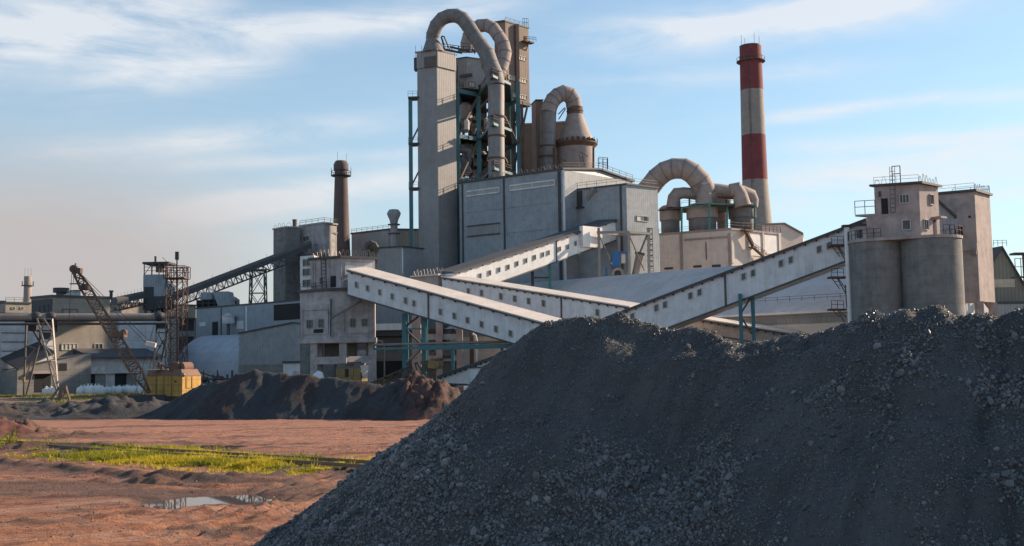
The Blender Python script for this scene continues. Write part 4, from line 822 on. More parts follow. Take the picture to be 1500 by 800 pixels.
# ---------------------------------------------------------------- cladding block with mushroom vent
B = Bld('vent_block', 'grey metal-clad block left of the tall lift shaft, under the mushroom vent', 'building', [K('d8', 320, 640), K('d8', 490, 630), K('d8', 620, 645)], 246, mat='shaft_metal', roof='edge_dark', th=.3)
panel(B.T, 'corner_trim', B.L, B.C, *K('d8', 484, 640), *K('d8', 491, 800), M['gal_metal'], .1)
part(B.T, 'pipe_bend', M['steel'], lambda m: m.tube([at(K('d8', x, y), 246) for x, y in ((322, 665), (332, 645), (345, 636), (370, 634))], .25, 8))
c_ = at(K('d8', 432, 625), 258); fz = lambda y: at(K('d8', 432, y), 258).z; r_ = px2m(258, 24/4.44)
T = thing('mushroom_vent', 'grey vent stack with a wide bulging mushroom head', 'vent stack', V3(c_, 0))
stack(T, 'pipe', c_, [(r_, 0), (r_, fz(480))], 'shaft_metal', 20); rr_ = px2m(258, 45/4.44)
stack(T, 'head', c_, [(r_*.98, fz(482)), (r_*1.2, fz(455)), (rr_, fz(418)), (rr_, fz(408)), (r_*1.3, fz(388)), (r_*.8, fz(386))], 'shaft_metal', 20)
for y in (487, 545): stack(T, 'collar', c_, [(r_+.05, fz(y)), (r_+.6, fz(y)), (r_+.6, fz(y-5)), (r_+.05, fz(y-5))], 'steel', 20)
# ---------------------------------------------------------------- blue-grey long shed, vault, gable shed (left centre)
B = Bld('blue_shed', 'long pale blue clad shed with a dark open bay, below the dark conveyor', 'building', [K('c2', 107, 437), K('c2', 545, 402)], 262, mat='blue_shed', th=.35, over=.4, depth=9)
panel(B.T, 'open_bay', B.L, B.R, *K('c2', 432, 415), *K('c2', 544, 482), M['dark_open'], .06)
panel(B.T, 'wall_post', B.L, B.R, *K('c2', 317, 425), *K('c2', 322, 548), M['gal_metal'], .25)
panel(B.T, 'wall_post', B.L, B.R, *K('c2', 210, 432), *K('c2', 214, 548), M['steel'], .15)
panel(B.T, 'door', B.L, B.R, *K('c2', 175, 490), *K('c2', 198, 546), M['dark_open'], .08); panel(B.T, 'wall_hatch', B.L, B.R, *K('c2', 122, 492), *K('c2', 146, 508), M['gal_metal'], .1)
panel(B.T, 'wall_hatch', B.L, B.R, *K('c2', 278, 486), *K('c2', 306, 520), M['gal_metal'], .1)
c_ = wallpt(B.L, B.R, K('c2', 252, 500)); c_ += Vector((0, -2.2, 0)); fz = lambda y: at(K('c2', 252, y), c_.y).z
T = thing('cyclone_vent', 'small white drum vent with conical cap against the pale blue shed', 'roof vent', V3(c_, 0)); r_ = px2m(c_.y, 9)
stack(T, 'drum', c_, [(r_*.9, fz(498)), (r_, fz(494)), (r_, fz(470))], 'gal_metal', 20); stack(T, 'cap', c_, [(r_*1.1, fz(470)), (r_*1.1, fz(466)), (.15, fz(452))], 'frame_white', 20); stack(T, 'post', c_, [(r_*.28, 0), (r_*.28, fz(498))], 'steel', 12)
T = thing('roof_plant', 'two pale box hoppers on a dark frame on top of the blue shed', 'roof plant', V3(at(K('c2', 180, 430), 266), B.z+.35))
def g2(x, y, D=266): return at(K('c2', x, y), D)
part(T, 'dark_base', M['dark_open'], lambda m: m.prism([g2(110, 430).xy, g2(250, 430).xy, (g2(250, 430)+Vector((0, 6, 0))).xy, (g2(110, 430)+Vector((0, 6, 0))).xy], B.z+.36, g2(180, 398).z), 0)
part(T, 'hopper', M['blue_shed'], lambda m: m.hexa([V3(g2(122, 398), g2(122, 397).z), V3(g2(172, 398), g2(122, 397).z), V3(g2(172, 398), g2(122, 397).z)+Vector((0, 5, 0)), V3(g2(122, 398), g2(122, 397).z)+Vector((0, 5, 0))], [g2(127, 366), g2(170, 366), g2(170, 366)+Vector((0, 5, 0)), g2(127, 366)+Vector((0, 5, 0))]), 0)
part(T, 'hopper', M['blue_shed'], lambda m: m.hexa([V3(g2(200, 430, 264), B.z+.4), V3(g2(252, 430, 264), B.z+.4), V3(g2(252, 430, 264), B.z+.4)+Vector((0, 5, 0)), V3(g2(200, 430, 264), B.z+.4)+Vector((0, 5, 0))], [g2(176, 364, 264), g2(240, 362, 264), g2(240, 362, 264)+Vector((0, 5, 0)), g2(176, 364, 264)+Vector((0, 5, 0))]), 0)
part(T, 'frame', M['steel_dark'], lambda m: [m.beam(V3(g2(x, 430, 265.7), B.z+.36), g2(x, 396, 265.7), .25) for x in (110, 135, 160, 185)]+[m.beam(g2(108, 412, 265.6), g2(190, 412, 265.6), .2)])
T = thing('small_white_stack', 'small pale stub tank behind the hoppers on the blue shed', 'tank', V3(g2(262, 415, 275), B.z)); part(T, 'shell', M['ch_grey'], lambda m: m.lathe(g2(262, 415, 275), [(1.6, 0), (1.6, g2(262, 398, 275).z), (.5, g2(262, 385, 275).z)], 14))
# barrel vault
a = V3(at((252, 545), 246), 1.5); b = V3(at((352, 545), 234), 1.5); hd = (b-a).normalized(); pn = Vector((-hd.y, hd.x, 0)); zr = at((300, 490.5), 240+9).z-1.5; rv = 10.5
T = thing('vault_hall', 'white ribbed barrel-vaulted hangar below the pale blue shed', 'hangar', V3(a, 0))
def vault(m):
    n = 14; ring = [(pn*(rv*math.cos(math.pi*k/n)), math.sin(math.pi*k/n)*zr) for k in range(n+1)]; c = pn*rv
    A_ = [a+c+o+Vector((0, 0, z)) for o, z in ring]; B_ = [b+c+o+Vector((0, 0, z)) for o, z in ring]; m.hexa(A_, B_)
part(T, 'vault_roof', wall('vault_sheet', (.50, .53, .58), stain_amt=.25, panel=(1.3, 200), seam=.3, pvar=.06, rough=.6), vault, 0)
part(T, 'side_wall', M['conc_panel'], lambda m: m.prism([(a-pn*.2).xy, (b-pn*.2).xy, (b+pn*20).xy, (a+pn*20).xy], 0, 1.6), 0)
# gable shed
GL, GR = at(K('c2', 285, 600), 226), at(K('c2', 597, 600), 219); n = nrm(GL, GR); pk = GL+(GR-GL)*.74
zl = wallpt(GL, GR, K('c2', 285, 541)).z; zp = wallpt(GL, GR, K('c2', 512, 496)).z; zr_ = wallpt(GL, GR, K('c2', 597, 512)).z
T = thing('gable_shed', 'dark blue-grey gabled shed left of the concrete tower on legs', 'building', V3(GL, 0))
part(T, 'wall', M['blue_metal'], lambda m: m.hexa([V3(GL, 0), V3(GR, 0), V3(GR, zr_), V3(pk, zp), V3(GL, zl)], [V3(q-n*8, z_) for q, z_ in ((GL, 0), (GR, 0), (GR, zr_), (pk, zp), (GL, zl))]), 0)
part(T, 'roof', M['edge_dark'], lambda m: [m.hexa([V3(p+n*.3, zp1), V3(q+n*.3, zq1), V3(q-n*8.3, zq1), V3(p-n*8.3, zp1)], [V3(p+n*.3, zp1+.3), V3(q+n*.3, zq1+.3), V3(q-n*8.3, zq1+.3), V3(p-n*8.3, zp1+.3)]) for p, q, zp1, zq1 in ((GL, pk, zl, zp), (pk, GR, zp, zr_))], 0)
panel(T, 'lower_band', GL, GR, *K('c2', 285, 668), *K('c2', 476, 700), M['conc_panel'], .15); panel(T, 'canopy', GL, GR, *K('c2', 476, 654), *K('c2', 572, 662), M['edge_dark'], .7)
panel(T, 'pale_annex', GL, GR, *K('c2', 476, 664), *K('c2', 572, 735), M['gal_metal'], .4, 'pale wall with a small window'); o = window(T, GL-n*-.35, GR-n*-.35, *K('c2', 515, 697), *K('c2', 532, 722), 2, 1, glass='dark_open')
panel(T, 'downpipe', GL, GR, *K('c2', 586, 590), *K('c2', 594, 650), M['steel_dark'], .3)
# low clutter of pipework beside the crane cab
T = thing('pipe_rack', 'dark low rack of pipes and valves right of the yellow crane cab', 'pipe rack', V3(at((308, 560), 200), 0)); q0 = at((292, 556), 202); q1 = at((340, 556), 198)
part(T, 'frame', M['steel_dark'], lambda m: [m.beam(V3(q0+(q1-q0)*k/7, 0), V3(q0+(q1-q0)*k/7, 3.4+.9*math.sin(k*2.1)), .3) for k in range(8)]+[m.beam(V3(q0, z), V3(q1, z), .35) for z in (1.2, 2.6)]+[m.beam(V3(q0, 4.0), V3(q1, 1.8), .3)])
part(T, 'valve', M['steel_dark'], lambda m: [m.ball(V3(q0+(q1-q0)*k/6, 2.6), .7, .6, .6) for k in (1, 3, 4)])
# ---------------------------------------------------------------- control tower on legs
D = 190
def c3(x, y, D=190): return at(K('c3', x, y), D)
(pl, zt) = plan([K('c3', 62, 268), K('c3', 197, 264), K('c3', 397, 266)], 190); Lp, Cp, Rp = at(K('c3', 62, 268), 193.5), at(K('c3', 197, 264), 189), at(K('c3', 397, 266), 190)
zt = at(K('c3', 197, 264), 189).z; zb = at(K('c3', 197, 476), 189).z; Bp = Lp+Rp-Cp+Vector((1, 5, 0)); poly = [Lp, Cp, Rp, Rp+Vector((-1, 9, 0)), Lp+Vector((1, 9, 0))]
T = thing('screening_tower', 'weathered concrete tower raised on legs where the long gallery starts', 'industrial tower', V3(Cp, 0)); ST = T
part(T, 'wall', M['conc'], lambda m: m.prism([p.xy for p in poly], zb, zt), 0)
part(T, 'cornice', M['edge_dark'], lambda m: slab(m, [p.xy for p in poly], zt, .45, .45), 0); part(T, 'base_slab', M['conc'], lambda m: slab(m, [p.xy for p in poly], zb-.9, .88, .25), 0)
for (A_, B_, x0, y0, x1, y1) in ((Lp, Cp, 70, 352, 190, 458), (Cp, Rp, 255, 352, 385, 452)):
    for (a0, b0, a1, b1) in ((x0, y0-4, x1, y0), (x0, y1, x1, y1+4), (x0, y0, x0+4, y1), (x1-4, y0, x1, y1)): panel(T, 'wall_rib', A_, B_, *K('c3', a0, b0), *K('c3', a1, b1), M['conc'], .18)
for (A_, B_, x0, y0, x1, y1) in ((Lp, Cp, 92, 397, 115, 432), (Lp, Cp, 145, 394, 168, 430), (Cp, Rp, 286, 392, 309, 428), (Cp, Rp, 339, 392, 363, 424)): window(T, A_, B_, *K('c3', x0, y0), *K('c3', x1, y1), 2, 2, glass='glass', frame='conc_panel')
panel(T, 'vent_slot', Lp, Cp, *K('c3', 122, 438), *K('c3', 165, 455), M['dark_open'], .06)
part(T, 'chute_pipe', M['steel_light'], lambda m: m.tube([c3(200, 388, 187.5), c3(340, 308, 188.5)], .18, 8)); part(T, 'downpipe', M['steel_dark'], lambda m: m.beam(c3(200, 300, 188.6), c3(198, 470, 188.6), .2))
U = [at(K('c3', 110, 128), 192.5), at(K('c3', 245, 117), 189.5), at(K('c3', 398, 123), 193)]; zu = U[1].z; UP = [U[0], U[1], U[2], U[2]+Vector((-1, 7, 0)), U[0]+Vector((1, 7, 0))]
part(T, 'upper_room', M['conc'], lambda m: m.prism([p.xy for p in UP], zt+.45, zu), 0); part(T, 'upper_roof', M['edge_dark'], lambda m: slab(m, [p.xy for p in UP], zu, .4, .45), 0)
part(T, 'roof_hoops', M['steel_light'], lambda m: m.hoops([V3(p, zu+.4) for p in (UP[0], UP[1], UP[2], UP[3])], 1.25, .8, .04))
panel(T, 'doorway', U[0], U[1], *K('c3', 198, 198), *K('c3', 222, 248), M['dark_open'], .06); window(T, U[0], U[1], *K('c3', 148, 203), *K('c3', 168, 238), 2, 1)
for x in (116, 128): panel(T, 'wall_rib', U[0], U[1], *K('c3', x, 140), *K('c3', x+4, 250), M['conc_pink'], .15)
panel(T, 'painted_sun_panel', U[1], U[2], *K('c3', 262, 138), *K('c3', 385, 200), M['render_white'], .08, 'end wall with sunlight painted in as white')  # white panel puts the sunlight on this end wall into its colour
part(T, 'ladder', M['steel_dark'], lambda m: m.ladder(V3(wallpt(U[0], U[1], K('c3', 170, 245)), zt+.5)+Vector((0, -.3, 0)), V3(wallpt(U[0], U[1], K('c3', 165, 130)), zu+1.2)+Vector((0, -.3, 0)), .8, .1))
part(T, 'balcony_railing', M['steel_dark'], lambda m: m.rail([V3(Lp, zt+.45), V3(Cp, zt+.45)], 1.1, 1.6, .07))
lg = [c3(125, 480, 192.5), c3(147, 480, 196), c3(255, 480, 190), c3(386, 480, 193.2), Lp+Vector((2, 8.3, 0)), Rp+Vector((-2, 8.3, 0))]
for p in lg: part(T, 'leg', M['conc'], lambda m: m.box(V3(p, 0), 1.25, 1.25, zb-.9), 0)
zz_ = c3(250, 578).z
part(T, 'tie_beam', M['conc'], lambda m: (m.beam(V3(lg[0], zz_), V3(lg[2], zz_), .9, 1.3), m.beam(V3(lg[2], zz_), V3(lg[3], zz_), .9, 1.3), m.beam(V3(lg[0], zz_), V3(lg[4], zz_), .8, 1.2)), 0)
part(T, 'back_wall', M['conc_panel'], lambda m: m.prism([(Lp+Vector((3, 7, 0))).xy, (Cp+Vector((3.4, 8, 0))).xy, (Cp+Vector((3.4, 8.4, 0))).xy, (Lp+Vector((3, 7.4, 0))).xy], zz_+.3, zb-.9), 0)
T = thing('glazed_stairwell', 'pale stair block with stacked windows behind the concrete tower', 'stair block', V3(c3(62, 110, 200), 0))
SA, SB = c3(60, 110, 201), c3(125, 106, 199); part(T, 'wall', M['gal_metal'], lambda m: m.prism([SA.xy, SB.xy, (SB+Vector((0, 5, 0))).xy, (SA+Vector((0, 5, 0))).xy], c3(62, 330, 200).z, SA.z), 0); part(T, 'lower_wall', M['conc_dark'], lambda m: m.prism([SA.xy, SB.xy, (SB+Vector((0, 4.9, 0))).xy, (SA+Vector((0, 4.9, 0))).xy], 0, c3(62, 330, 200).z-.01), 0)
for y in (122, 165, 215): window(T, SA, SB, *K('c3', 74, y), *K('c3', 108, y+32), 2, 1)
# ---------------------------------------------------------------- enclosed conveyor galleries
def gallery(name, label, A, B, w_, hA, hB, mat, roofmat, wins=(), key='d5', double=False, tilt=.10, group='enclosed conveyor galleries', over=.35, ws=1.0, ext=0, brackets=14, post=()):
    """A,B: top front edge; wall plane is vertical through them"""
    T = thing(name, label, 'conveyor gallery', A, group); d = B-A; B = B+d.normalized()*ext; d = B-A; hd = Vector((d.x, d.y, 0)).normalized(); pn = Vector((-hd.y, hd.x, 0)); z = Vector((0, 0, 1))
    if pn.y < 0: pn = -pn
    part(T, 'wall', M[mat], lambda m: m.hexa([A-z*hA, B-z*hB, B-z*hB+pn*w_, A-z*hA+pn*w_], [A, B, B+pn*w_, A+pn*w_]), 0)
    e = .22; t = z*(w_*tilt)
    part(T, 'roof', M[roofmat], lambda m: m.hexa([A-pn*over+z*.02, B-pn*over+z*.02, B+pn*(w_+over)+z*.02+t, A+pn*(w_+over)+z*.02+t], [A-pn*over+z*e, B-pn*over+z*e, B+pn*(w_+over)+z*e+t, A+pn*(w_+over)+z*e+t]), 0)
    part(T, 'gutter', M['edge_dark'], lambda m: (m.beam(A-pn*(over+.03)-z*.12, B-pn*(over+.03)-z*.12, .1, .22), [m.beam(A+d*((k+.5)/brackets)-pn*.15-z*.35, A+d*((k+.5)/brackets)-pn*(over+.1)-z*.15, .22, .3) for k in range(brackets)]), 0)
    part(T, 'floor_beam', M['edge_dark'], lambda m: m.beam(A-pn*.04-z*(hA+.1), B-pn*.04-z*(hB+.1), .2, .25), 0)
    for t_ in post: c = A+d*t_-pn*.08; part(T, 'joint_post', M['steel'], lambda m: m.beam(c-z*(hA+(hB-hA)*t_), c, .28, .2), 0)
    sl = d.z/Vector((d.x, d.y)).length
    for (x, y) in wins:
        for off in ((-.75, .75) if double else (0,)):
            c = wallpt(A, B, K(key, x, y))+hd*off*ws+z*sl*off*ws; hw, hh = .36*ws*(1.0 if double else 1), .52*ws; q = [c+(hd+z*sl)*sx*hw+z*sz*hh for sx, sz in ((-1, -1), (1, -1), (1, 1), (-1, 1))]
            m = MB(); m.hexa([p+pn*.05 for p in q], [p-pn*.05 for p in q]); o = m.build('window', M['glass'], T, 0)
            m = MB(); [m.beam(q[i]-pn*.07, q[(i+1) % 4]-pn*.07, max(.12, .12*ws), .1) for i in range(4)]; m.build('frame', M['frame_white'], o, 0)
    return T, A, B, pn
def legs(T, pts, mat='teal', w_=.7, braces=()):
    for p in pts: part(T, 'leg', M[mat], lambda m: m.beam(V3(p, 0), p, w_), 0)
# gallery 2 (front, long)
A = at(K('c3', 275, 172), 188); Bq = at(K('d5', 640, 618), 166)
T, A2, B2_, pn2 = gallery('long_gallery', 'long pale gallery descending right from the concrete tower to the coal heap', A, Bq, 4.2, 4.2, 4.4, 'gal_metal', 'roof_cream',
    [(22, 548), (103, 572), (181, 597), (263, 621), (347, 648), (433, 675)], 'd5', tilt=.17, ext=9, brackets=20, post=(.36,))
A2w = [(315, 238), (366, 254), (421, 272), (477, 291), (537, 309), (575, 322)]
sl = (B2_-A2).z/((B2_-A2).xy.length); hd = Vector(((B2_-A2).x, (B2_-A2).y, 0)).normalized(); z = Vector((0, 0, 1))
for (x, y) in A2w:
    c = wallpt(A2, B2_, K('c3', x, y)); q = [c+(hd+z*sl)*sx*.36+z*sz*.52 for sx, sz in ((-1, -1), (1, -1), (1, 1), (-1, 1))]
    m = MB(); m.hexa([p+pn2*.05 for p in q], [p-pn2*.05 for p in q]); o = m.build('window', M['glass'], T, 0)
    m = MB(); [m.beam(q[i]-pn2*.07, q[(i+1) % 4]-pn2*.07, .16, .1) for i in range(4)]; m.build('frame', M['frame_white'], o, 0)
def e4(x, y, D): return at(K('e4', x, y), D)
S_ = thing('gallery_support', 'teal steel trestle of two columns under the long gallery', 'support frame', V3(e4(245, 560, 183), 0), 'teal gallery supports')
for x, D, y in ((240, 183, 8), (405, 181, 40)):
    for dy in (0, 3.4): part(S_, 'column', M['teal'], lambda m: m.beam(V3(e4(x, y, D), 0)+Vector((0, dy, 0)), e4(x, y, D)+Vector((0, dy, .2)), .72), 0)
part(S_, 'brace', M['steel_dark'], lambda m: (m.beam(e4(250, 130, 183), e4(400, 270, 181), .3), m.beam(e4(250, 105, 183), e4(355, 25, 182), .28)), 0)
part(S_, 'brace', M['steel_light'], lambda m: m.beam(e4(252, 410, 183), e4(400, 275, 181), .32), 0); part(S_, 'cross_beam', M['teal'], lambda m: m.beam(e4(240, 125, 183), e4(405, 125, 181), .25), 0)
# transfer house (head of gallery 3 and foot of gallery 1)
HL, HC, HR = at(K('c6', 92, 705), 217), at(K('c6', 236, 700), 213), at(K('c6', 372, 706), 219); zh = HC.z; zhb = at(K('c6', 236, 790), 213).z-4
T = thing('transfer_house', 'small concrete house with barbed roof hoops on tall legs behind the long gallery', 'industrial tower', V3(HC, 0))
HP = [HL, HC, HR, HR+Vector((-1, 6, 0)), HL+Vector((0, 7, 0))]
part(T, 'wall', M['conc_pink'], lambda m: m.prism([p.xy for p in HP], zhb, zh), 0); part(T, 'roof', M['roof_cream'], lambda m: slab(m, [p.xy for p in HP], zh, .35, .4), 0)
part(T, 'roof_hoops', M['steel_light'], lambda m: m.hoops([V3(p, zh+.35) for p in (HL, HC, HR)], 1.2, .8, .04)); window(T, HL, HC, *K('c6', 145, 737), *K('c6', 174, 765), 3, 1)
for x0, D in ((345, 212), (535, 211), (705, 212), (345, 219), (705, 219)): c = e4(x0, 300, D); part(T, 'leg', M['conc_pink'], lambda m: m.box(V3(c, 0), 1.7 if x0 == 345 else 1.2, 1.3, zhb+.5), 0)
for y in (192, 372): part(T, 'floor_beam', M['conc'], lambda m: (m.beam(e4(345, y, 212), e4(705, y, 212), 1.0, 1.1), m.beam(e4(345, y, 219), e4(705, y, 219), .8, .9), m.beam(e4(705, y, 212), e4(705, y, 219), .8, .9)), 0)
part(T, 'back_wall', M['conc_panel'], lambda m: m.beam(e4(345, 480, 219.5), e4(705, 480, 219.5), .3, 10), 0)
part(T, 'chute', M['steel_dark'], lambda m: (m.beam(e4(620, 130, 213), e4(520, 400, 213), .5), m.beam(e4(470, 310, 213), e4(690, 130, 214), .5), m.beam(e4(450, 380, 213), e4(530, 320, 213), .3), m.box(e4(600, 370, 212), 2.2, 1.5, .5)), 0)
part(T, 'hopper', M['steel_dark'], lambda m: m.hexa([e4(450, 190, 214), e4(515, 190, 214), e4(515, 190, 217), e4(450, 190, 217)], [e4(430, 130, 213), e4(520, 130, 213), e4(520, 130, 218), e4(430, 130, 218)]), 0)
# gallery 3
T, A3, B3_, _ = gallery('middle_gallery', 'pale gallery descending right from the small transfer house, above and behind the longest one', at(K('d5', 30, 345), 212), at(K('d5', 1135, 522), 184), 4.2, 5.2, 4.4, 'gal_metal', 'roof_cream',
    [(185, 427), (263, 437), (376, 457), (457, 471), (539, 485), (625, 498), (942, 552)], 'd5', tilt=.12, brackets=24, post=(.665,), ws=1.15)
# low gallery behind
T, _, _, _ = gallery('low_gallery', 'brownish dusty roof of a lower gallery glimpsed between the two pale ones', at(K('d5', 300, 508), 204), at(K('d5', 830, 618), 192), 4.2, 3.4, 3.4, 'conc_pink', 'roof_cream', [], tilt=.25)
# gallery 1
T, A1_, B1_, _ = gallery('upper_gallery', 'sunlit white gallery climbing right to the blue-grey building', at(K('d5', 92, 322), 212), at(K('d5', 1065, 5), 243), 4.0, 4.9, 4.4, 'gal_white', 'roof_dark',  # dark roof sheet paints in the shade of grazing sun on this roof
    [(251, 338), (308, 320), (362, 302), (416, 286), (468, 266), (520, 248), (571, 229), (619, 213), (652, 202), (718, 180), (766, 166), (811, 147)], 'd5', tilt=.16, brackets=16, post=(.59,))
c = wallpt(A1_, B1_, K('d5', 887, 120)); hd1 = Vector(((B1_-A1_).x, (B1_-A1_).y, 0)).normalized(); pn_ = Vector((hd1.y, -hd1.x, 0))
part(T, 'side_cabin', M['gal_white'], lambda m: m.prism([(c-hd1*2.6).xy, (c+hd1*3.4).xy, (c+hd1*3.4+pn_*1.0).xy, (c-hd1*2.6+pn_*1.0).xy], c.z-1.9, c.z+2.6), 0)
S_ = thing('gallery_support', 'teal two-column frame under the sunlit white gallery', 'support frame', V3(at(K('d5', 560, 345), 231), 0), 'teal gallery supports')
for x in (559, 659): p = at(K('d5', x, 290 if x < 600 else 262), 230+(x-559)*.012); part(S_, 'column', M['teal_green' if x > 600 else 'steel_dark'], lambda m: m.beam(V3(p, 0), p, .6), 0)
part(S_, 'brace', M['steel_light'], lambda m: m.beam(at(K('d5', 578, 280), 230), at(K('d5', 655, 338), 231), .22), 0); part(S_, 'cross_beam', M['steel_dark'], lambda m: m.beam(at(K('d5', 559, 347), 230), at(K('d5', 659, 347), 231), .3), 0)
# gallery 4 (right)
T, A4, B4_, pn4 = gallery('right_gallery', 'long grey gallery climbing right to the pink house on the silos', at(K('d4', -60, 488), 178), at(K('d1', 355, 272), 156), 5.0, 5.2, 4.7, 'gal_metal', 'edge_dark',
    [(84, 484), (283, 412), (492, 337), (818, 220), (1047, 140), (1281, 53)], 'd4', double=True, tilt=-.02, brackets=26, post=(.49,), ws=1.0)
for (x, y) in ((8, 452), (344, 328)):
    for off in (-.75, .75):
        c = wallpt(A4, B4_, K('d1', x, y))+(B4_-A4).normalized()*off
        if x == 344: m = MB(); m.box(c-Vector((0, .1, .5)), .8, .3, 1.1, math.atan2((B4_-A4).y, (B4_-A4).x)); o = m.build('window', M['glass'], T, 0)
S_ = thing('gallery_support', 'teal braced frame under the right gallery, rising behind the coal heap', 'support frame', V3(at(K('d4', 770, 590), 165), 0), 'teal gallery supports')
for x, y in ((767, 335), (842, 335)):
    for D in (165.5, 168.5)[:1 if x < 800 else 1]: p = at(K('d4', x, y), D+(1.5 if x > 800 else 0)); part(S_, 'column', M['teal'], lambda m: m.beam(V3(p, 0), p, .5), 0)
part(S_, 'brace', M['steel'], lambda m: (m.beam(at(K('d4', 775, 450), 166), at(K('d4', 838, 350), 167), .2), m.beam(at(K('d4', 775, 480), 166), at(K('d4', 838, 580), 167), .2)), 0)
# ---------------------------------------------------------------- low buildings and pipe lines under the galleries
T = thing('low_store', 'long low grey store with a pale roof parapet beneath the galleries', 'building', V3(e4(0, 80, 232), 0)); n_ = Vector((0, 1, 0))
qa, qb = e4(-700, 80, 236), e4(1400, 80, 226)
part(T, 'wall', M['conc_panel'], lambda m: m.prism([qa.xy, qb.xy, (qb+n_*12).xy, (qa+n_*12).xy], 0, e4(0, 150, 232).z), 0)
part(T, 'roof', M['steel_dark'], lambda m: m.prism([(qa-n_*2).xy, (qb-n_*2).xy, (qb+n_*12).xy, (qa+n_*12).xy], e4(0, 188, 232).z, e4(0, 140, 232).z), 0)
pa_, pb_ = e4(-10, 80, 229.5), e4(310, 80, 229)
part(T, 'parapet', M['gal_white'], lambda m: m.prism([pa_.xy, pb_.xy, (pb_+n_*.4).xy, (pa_+n_*.4).xy], e4(0, 138, 229.5).z+.02, e4(0, 82, 229.5).z), 0)
for x0, x1, y0, y1, mt in ((-60, 235, 395, 520, 'dark_open'), (560, 690, 365, 520, 'steel_dark'), (850, 1100, 190, 400, 'conc'), (730, 790, 375, 450, 'dark_open'), (-20, 220, 215, 255, 'edge_dark'), (-200, -60, 300, 400, 'conc')):
    a_, b_ = e4(x0, 300, 229.8), e4(x1, 300, 229.8); part(T, 'wall_bay', M[mt], lambda m: m.prism([a_.xy, b_.xy, (b_+n_*2).xy, (a_+n_*2).xy], max(0, e4(0, y1, 229.8).z), e4(0, y0, 229.8).z), 0)
T = thing('pipe_duct_line', 'rusty upright column with a white downpipe beside the low store', 'column', V3(e4(805, 300, 214), 0)); part(T, 'column', M['rust'], lambda m: m.beam(V3(e4(805, 300, 214), 0), e4(805, 160, 214), .8), 0)
part(T, 'downpipe', M['gal_white'], lambda m: m.tube([e4(812, 165, 213), e4(838, 185, 213), e4(846, 230, 213), V3(e4(848, 400, 213), 1)], .22, 8))
T = thing('pipe_bridge', 'low teal pipe bridge with a pale pipe, running beneath the long gallery', 'pipe bridge', V3(e4(650, 550, 176), 0)); a_, b_ = e4(-20, 275, 181), e4(1180, 275, 172)
za = e4(600, 278, 176).z
part(T, 'pipe', M['steel_light'], lambda m: (m.tube([V3(a_, za+.65), V3(b_, za+.65)], .24, 10)), 35); part(T, 'girder', M['teal'], lambda m: (m.beam(V3(a_+(b_-a_)*.33, za), V3(b_, za), .6, .75), m.beam(V3(a_, za), V3(a_+(b_-a_)*.33, za), .4, .4)), 0)
for x in (645, 1060): p = e4(x, 300, 176); part(T, 'leg', M['teal'], lambda m: m.beam(V3(p, 0), V3(p, za), .5), 0)
T, _, _, _ = gallery('ramp_gallery', 'pale low ramp gallery rising right into the coal heap, at ground level', e4(530, 530, 176), e4(1130, 315, 168), 3.6, .9, 5.2, 'gal_white', 'edge_dark', [], tilt=.0)
T = thing('roller_hut', 'small pale hut against the low ramp gallery', 'hut', V3(e4(850, 500, 170), 0)); a_, b_, c__ = e4(775, 455, 170), e4(872, 450, 168), e4(920, 452, 171)
part(T, 'wall', M['gal_metal'], lambda m: m.prism([a_.xy, b_.xy, c__.xy, (a_+c__-b_).xy], 0, a_.z), 0); part(T, 'roof', M['edge_dark'], lambda m: slab(m, [a_.xy, b_.xy, c__.xy, (a_+c__-b_).xy], a_.z, .2, .2), 0); part(T, 'cable', M['edge_dark'], lambda m: m.tube([e4(805, 458, 169.6), e4(828, 490, 169.5), e4(815, 530, 169.4)], .06, 5))
for i, (x, y0, D, lb) in enumerate(((75, 220, 196, 'street lamp on a pale post right of the concrete tower'), (-190, 250, 200, 'street lamp on a pale post behind the legs of the concrete tower'))):
    b_ = V3(e4(x, 500, D), 0); t_ = V3(b_, e4(x, y0, D).z); T = thing('street_lamp', lb, 'street lamp', b_, 'street lamps under the galleries'); part(T, 'post', M['steel_light'], lambda m: m.tube([b_, t_-Vector((0, 0, 1.2)), t_-Vector((.4, 0, .2)), t_-Vector((2.0, 0, -.2))], [.16, .12, .1, .08], 8)); part(T, 'lamp_head', M['frame_white'], lambda m: m.ball(t_-Vector((2.4, 0, -.2)), .6, .25, .16, 8, 5))
T = thing('flat_trolley', 'low rusty flat trolley on the yard right of the spoil heap', 'trolley', V3(e4(630, 590, 150), 0)); p_ = e4(630, 590, 150)
part(T, 'bed', M['rust'], lambda m: m.box(V3(p_, .7), 9.5, 2.2, .35), 0); [part(T, 'wheel', M['steel_dark'], lambda m: m.tube([V3(p_, .4)+Vector((dx, -1.0, 0)), V3(p_, .4)+Vector((dx, -.8, 0))], .4, 14)) for dx in (-3.8, -2.6, 2.6, 3.8)]
part(T, 'load', M['gal_metal'], lambda m: m.box(V3(p_, 1.06)+Vector((3, 0, 0)), 2.4, 1.4, .5), 0)
# hall with big pale roof
T = thing('storage_hall', 'huge storage hall with a long pale sloping roof behind the galleries', 'building', V3(at((1000, 460), 190), 0)); HLk = T
E0, E1 = at((1020, 463), 188), at((1318, 446), 163.5); ez = E0.z; dv = Vector((E1.x-E0.x, E1.y-E0.y, 0)).normalized(); E0 = E0-dv*62; pnn = Vector((-dv.y, dv.x, 0)); pnn = pnn if pnn.y > 0 else -pnn
def onplane(p, P0, n): d = ray(*p); return CAM+d*((P0-CAM).dot(n)/d.dot(n))
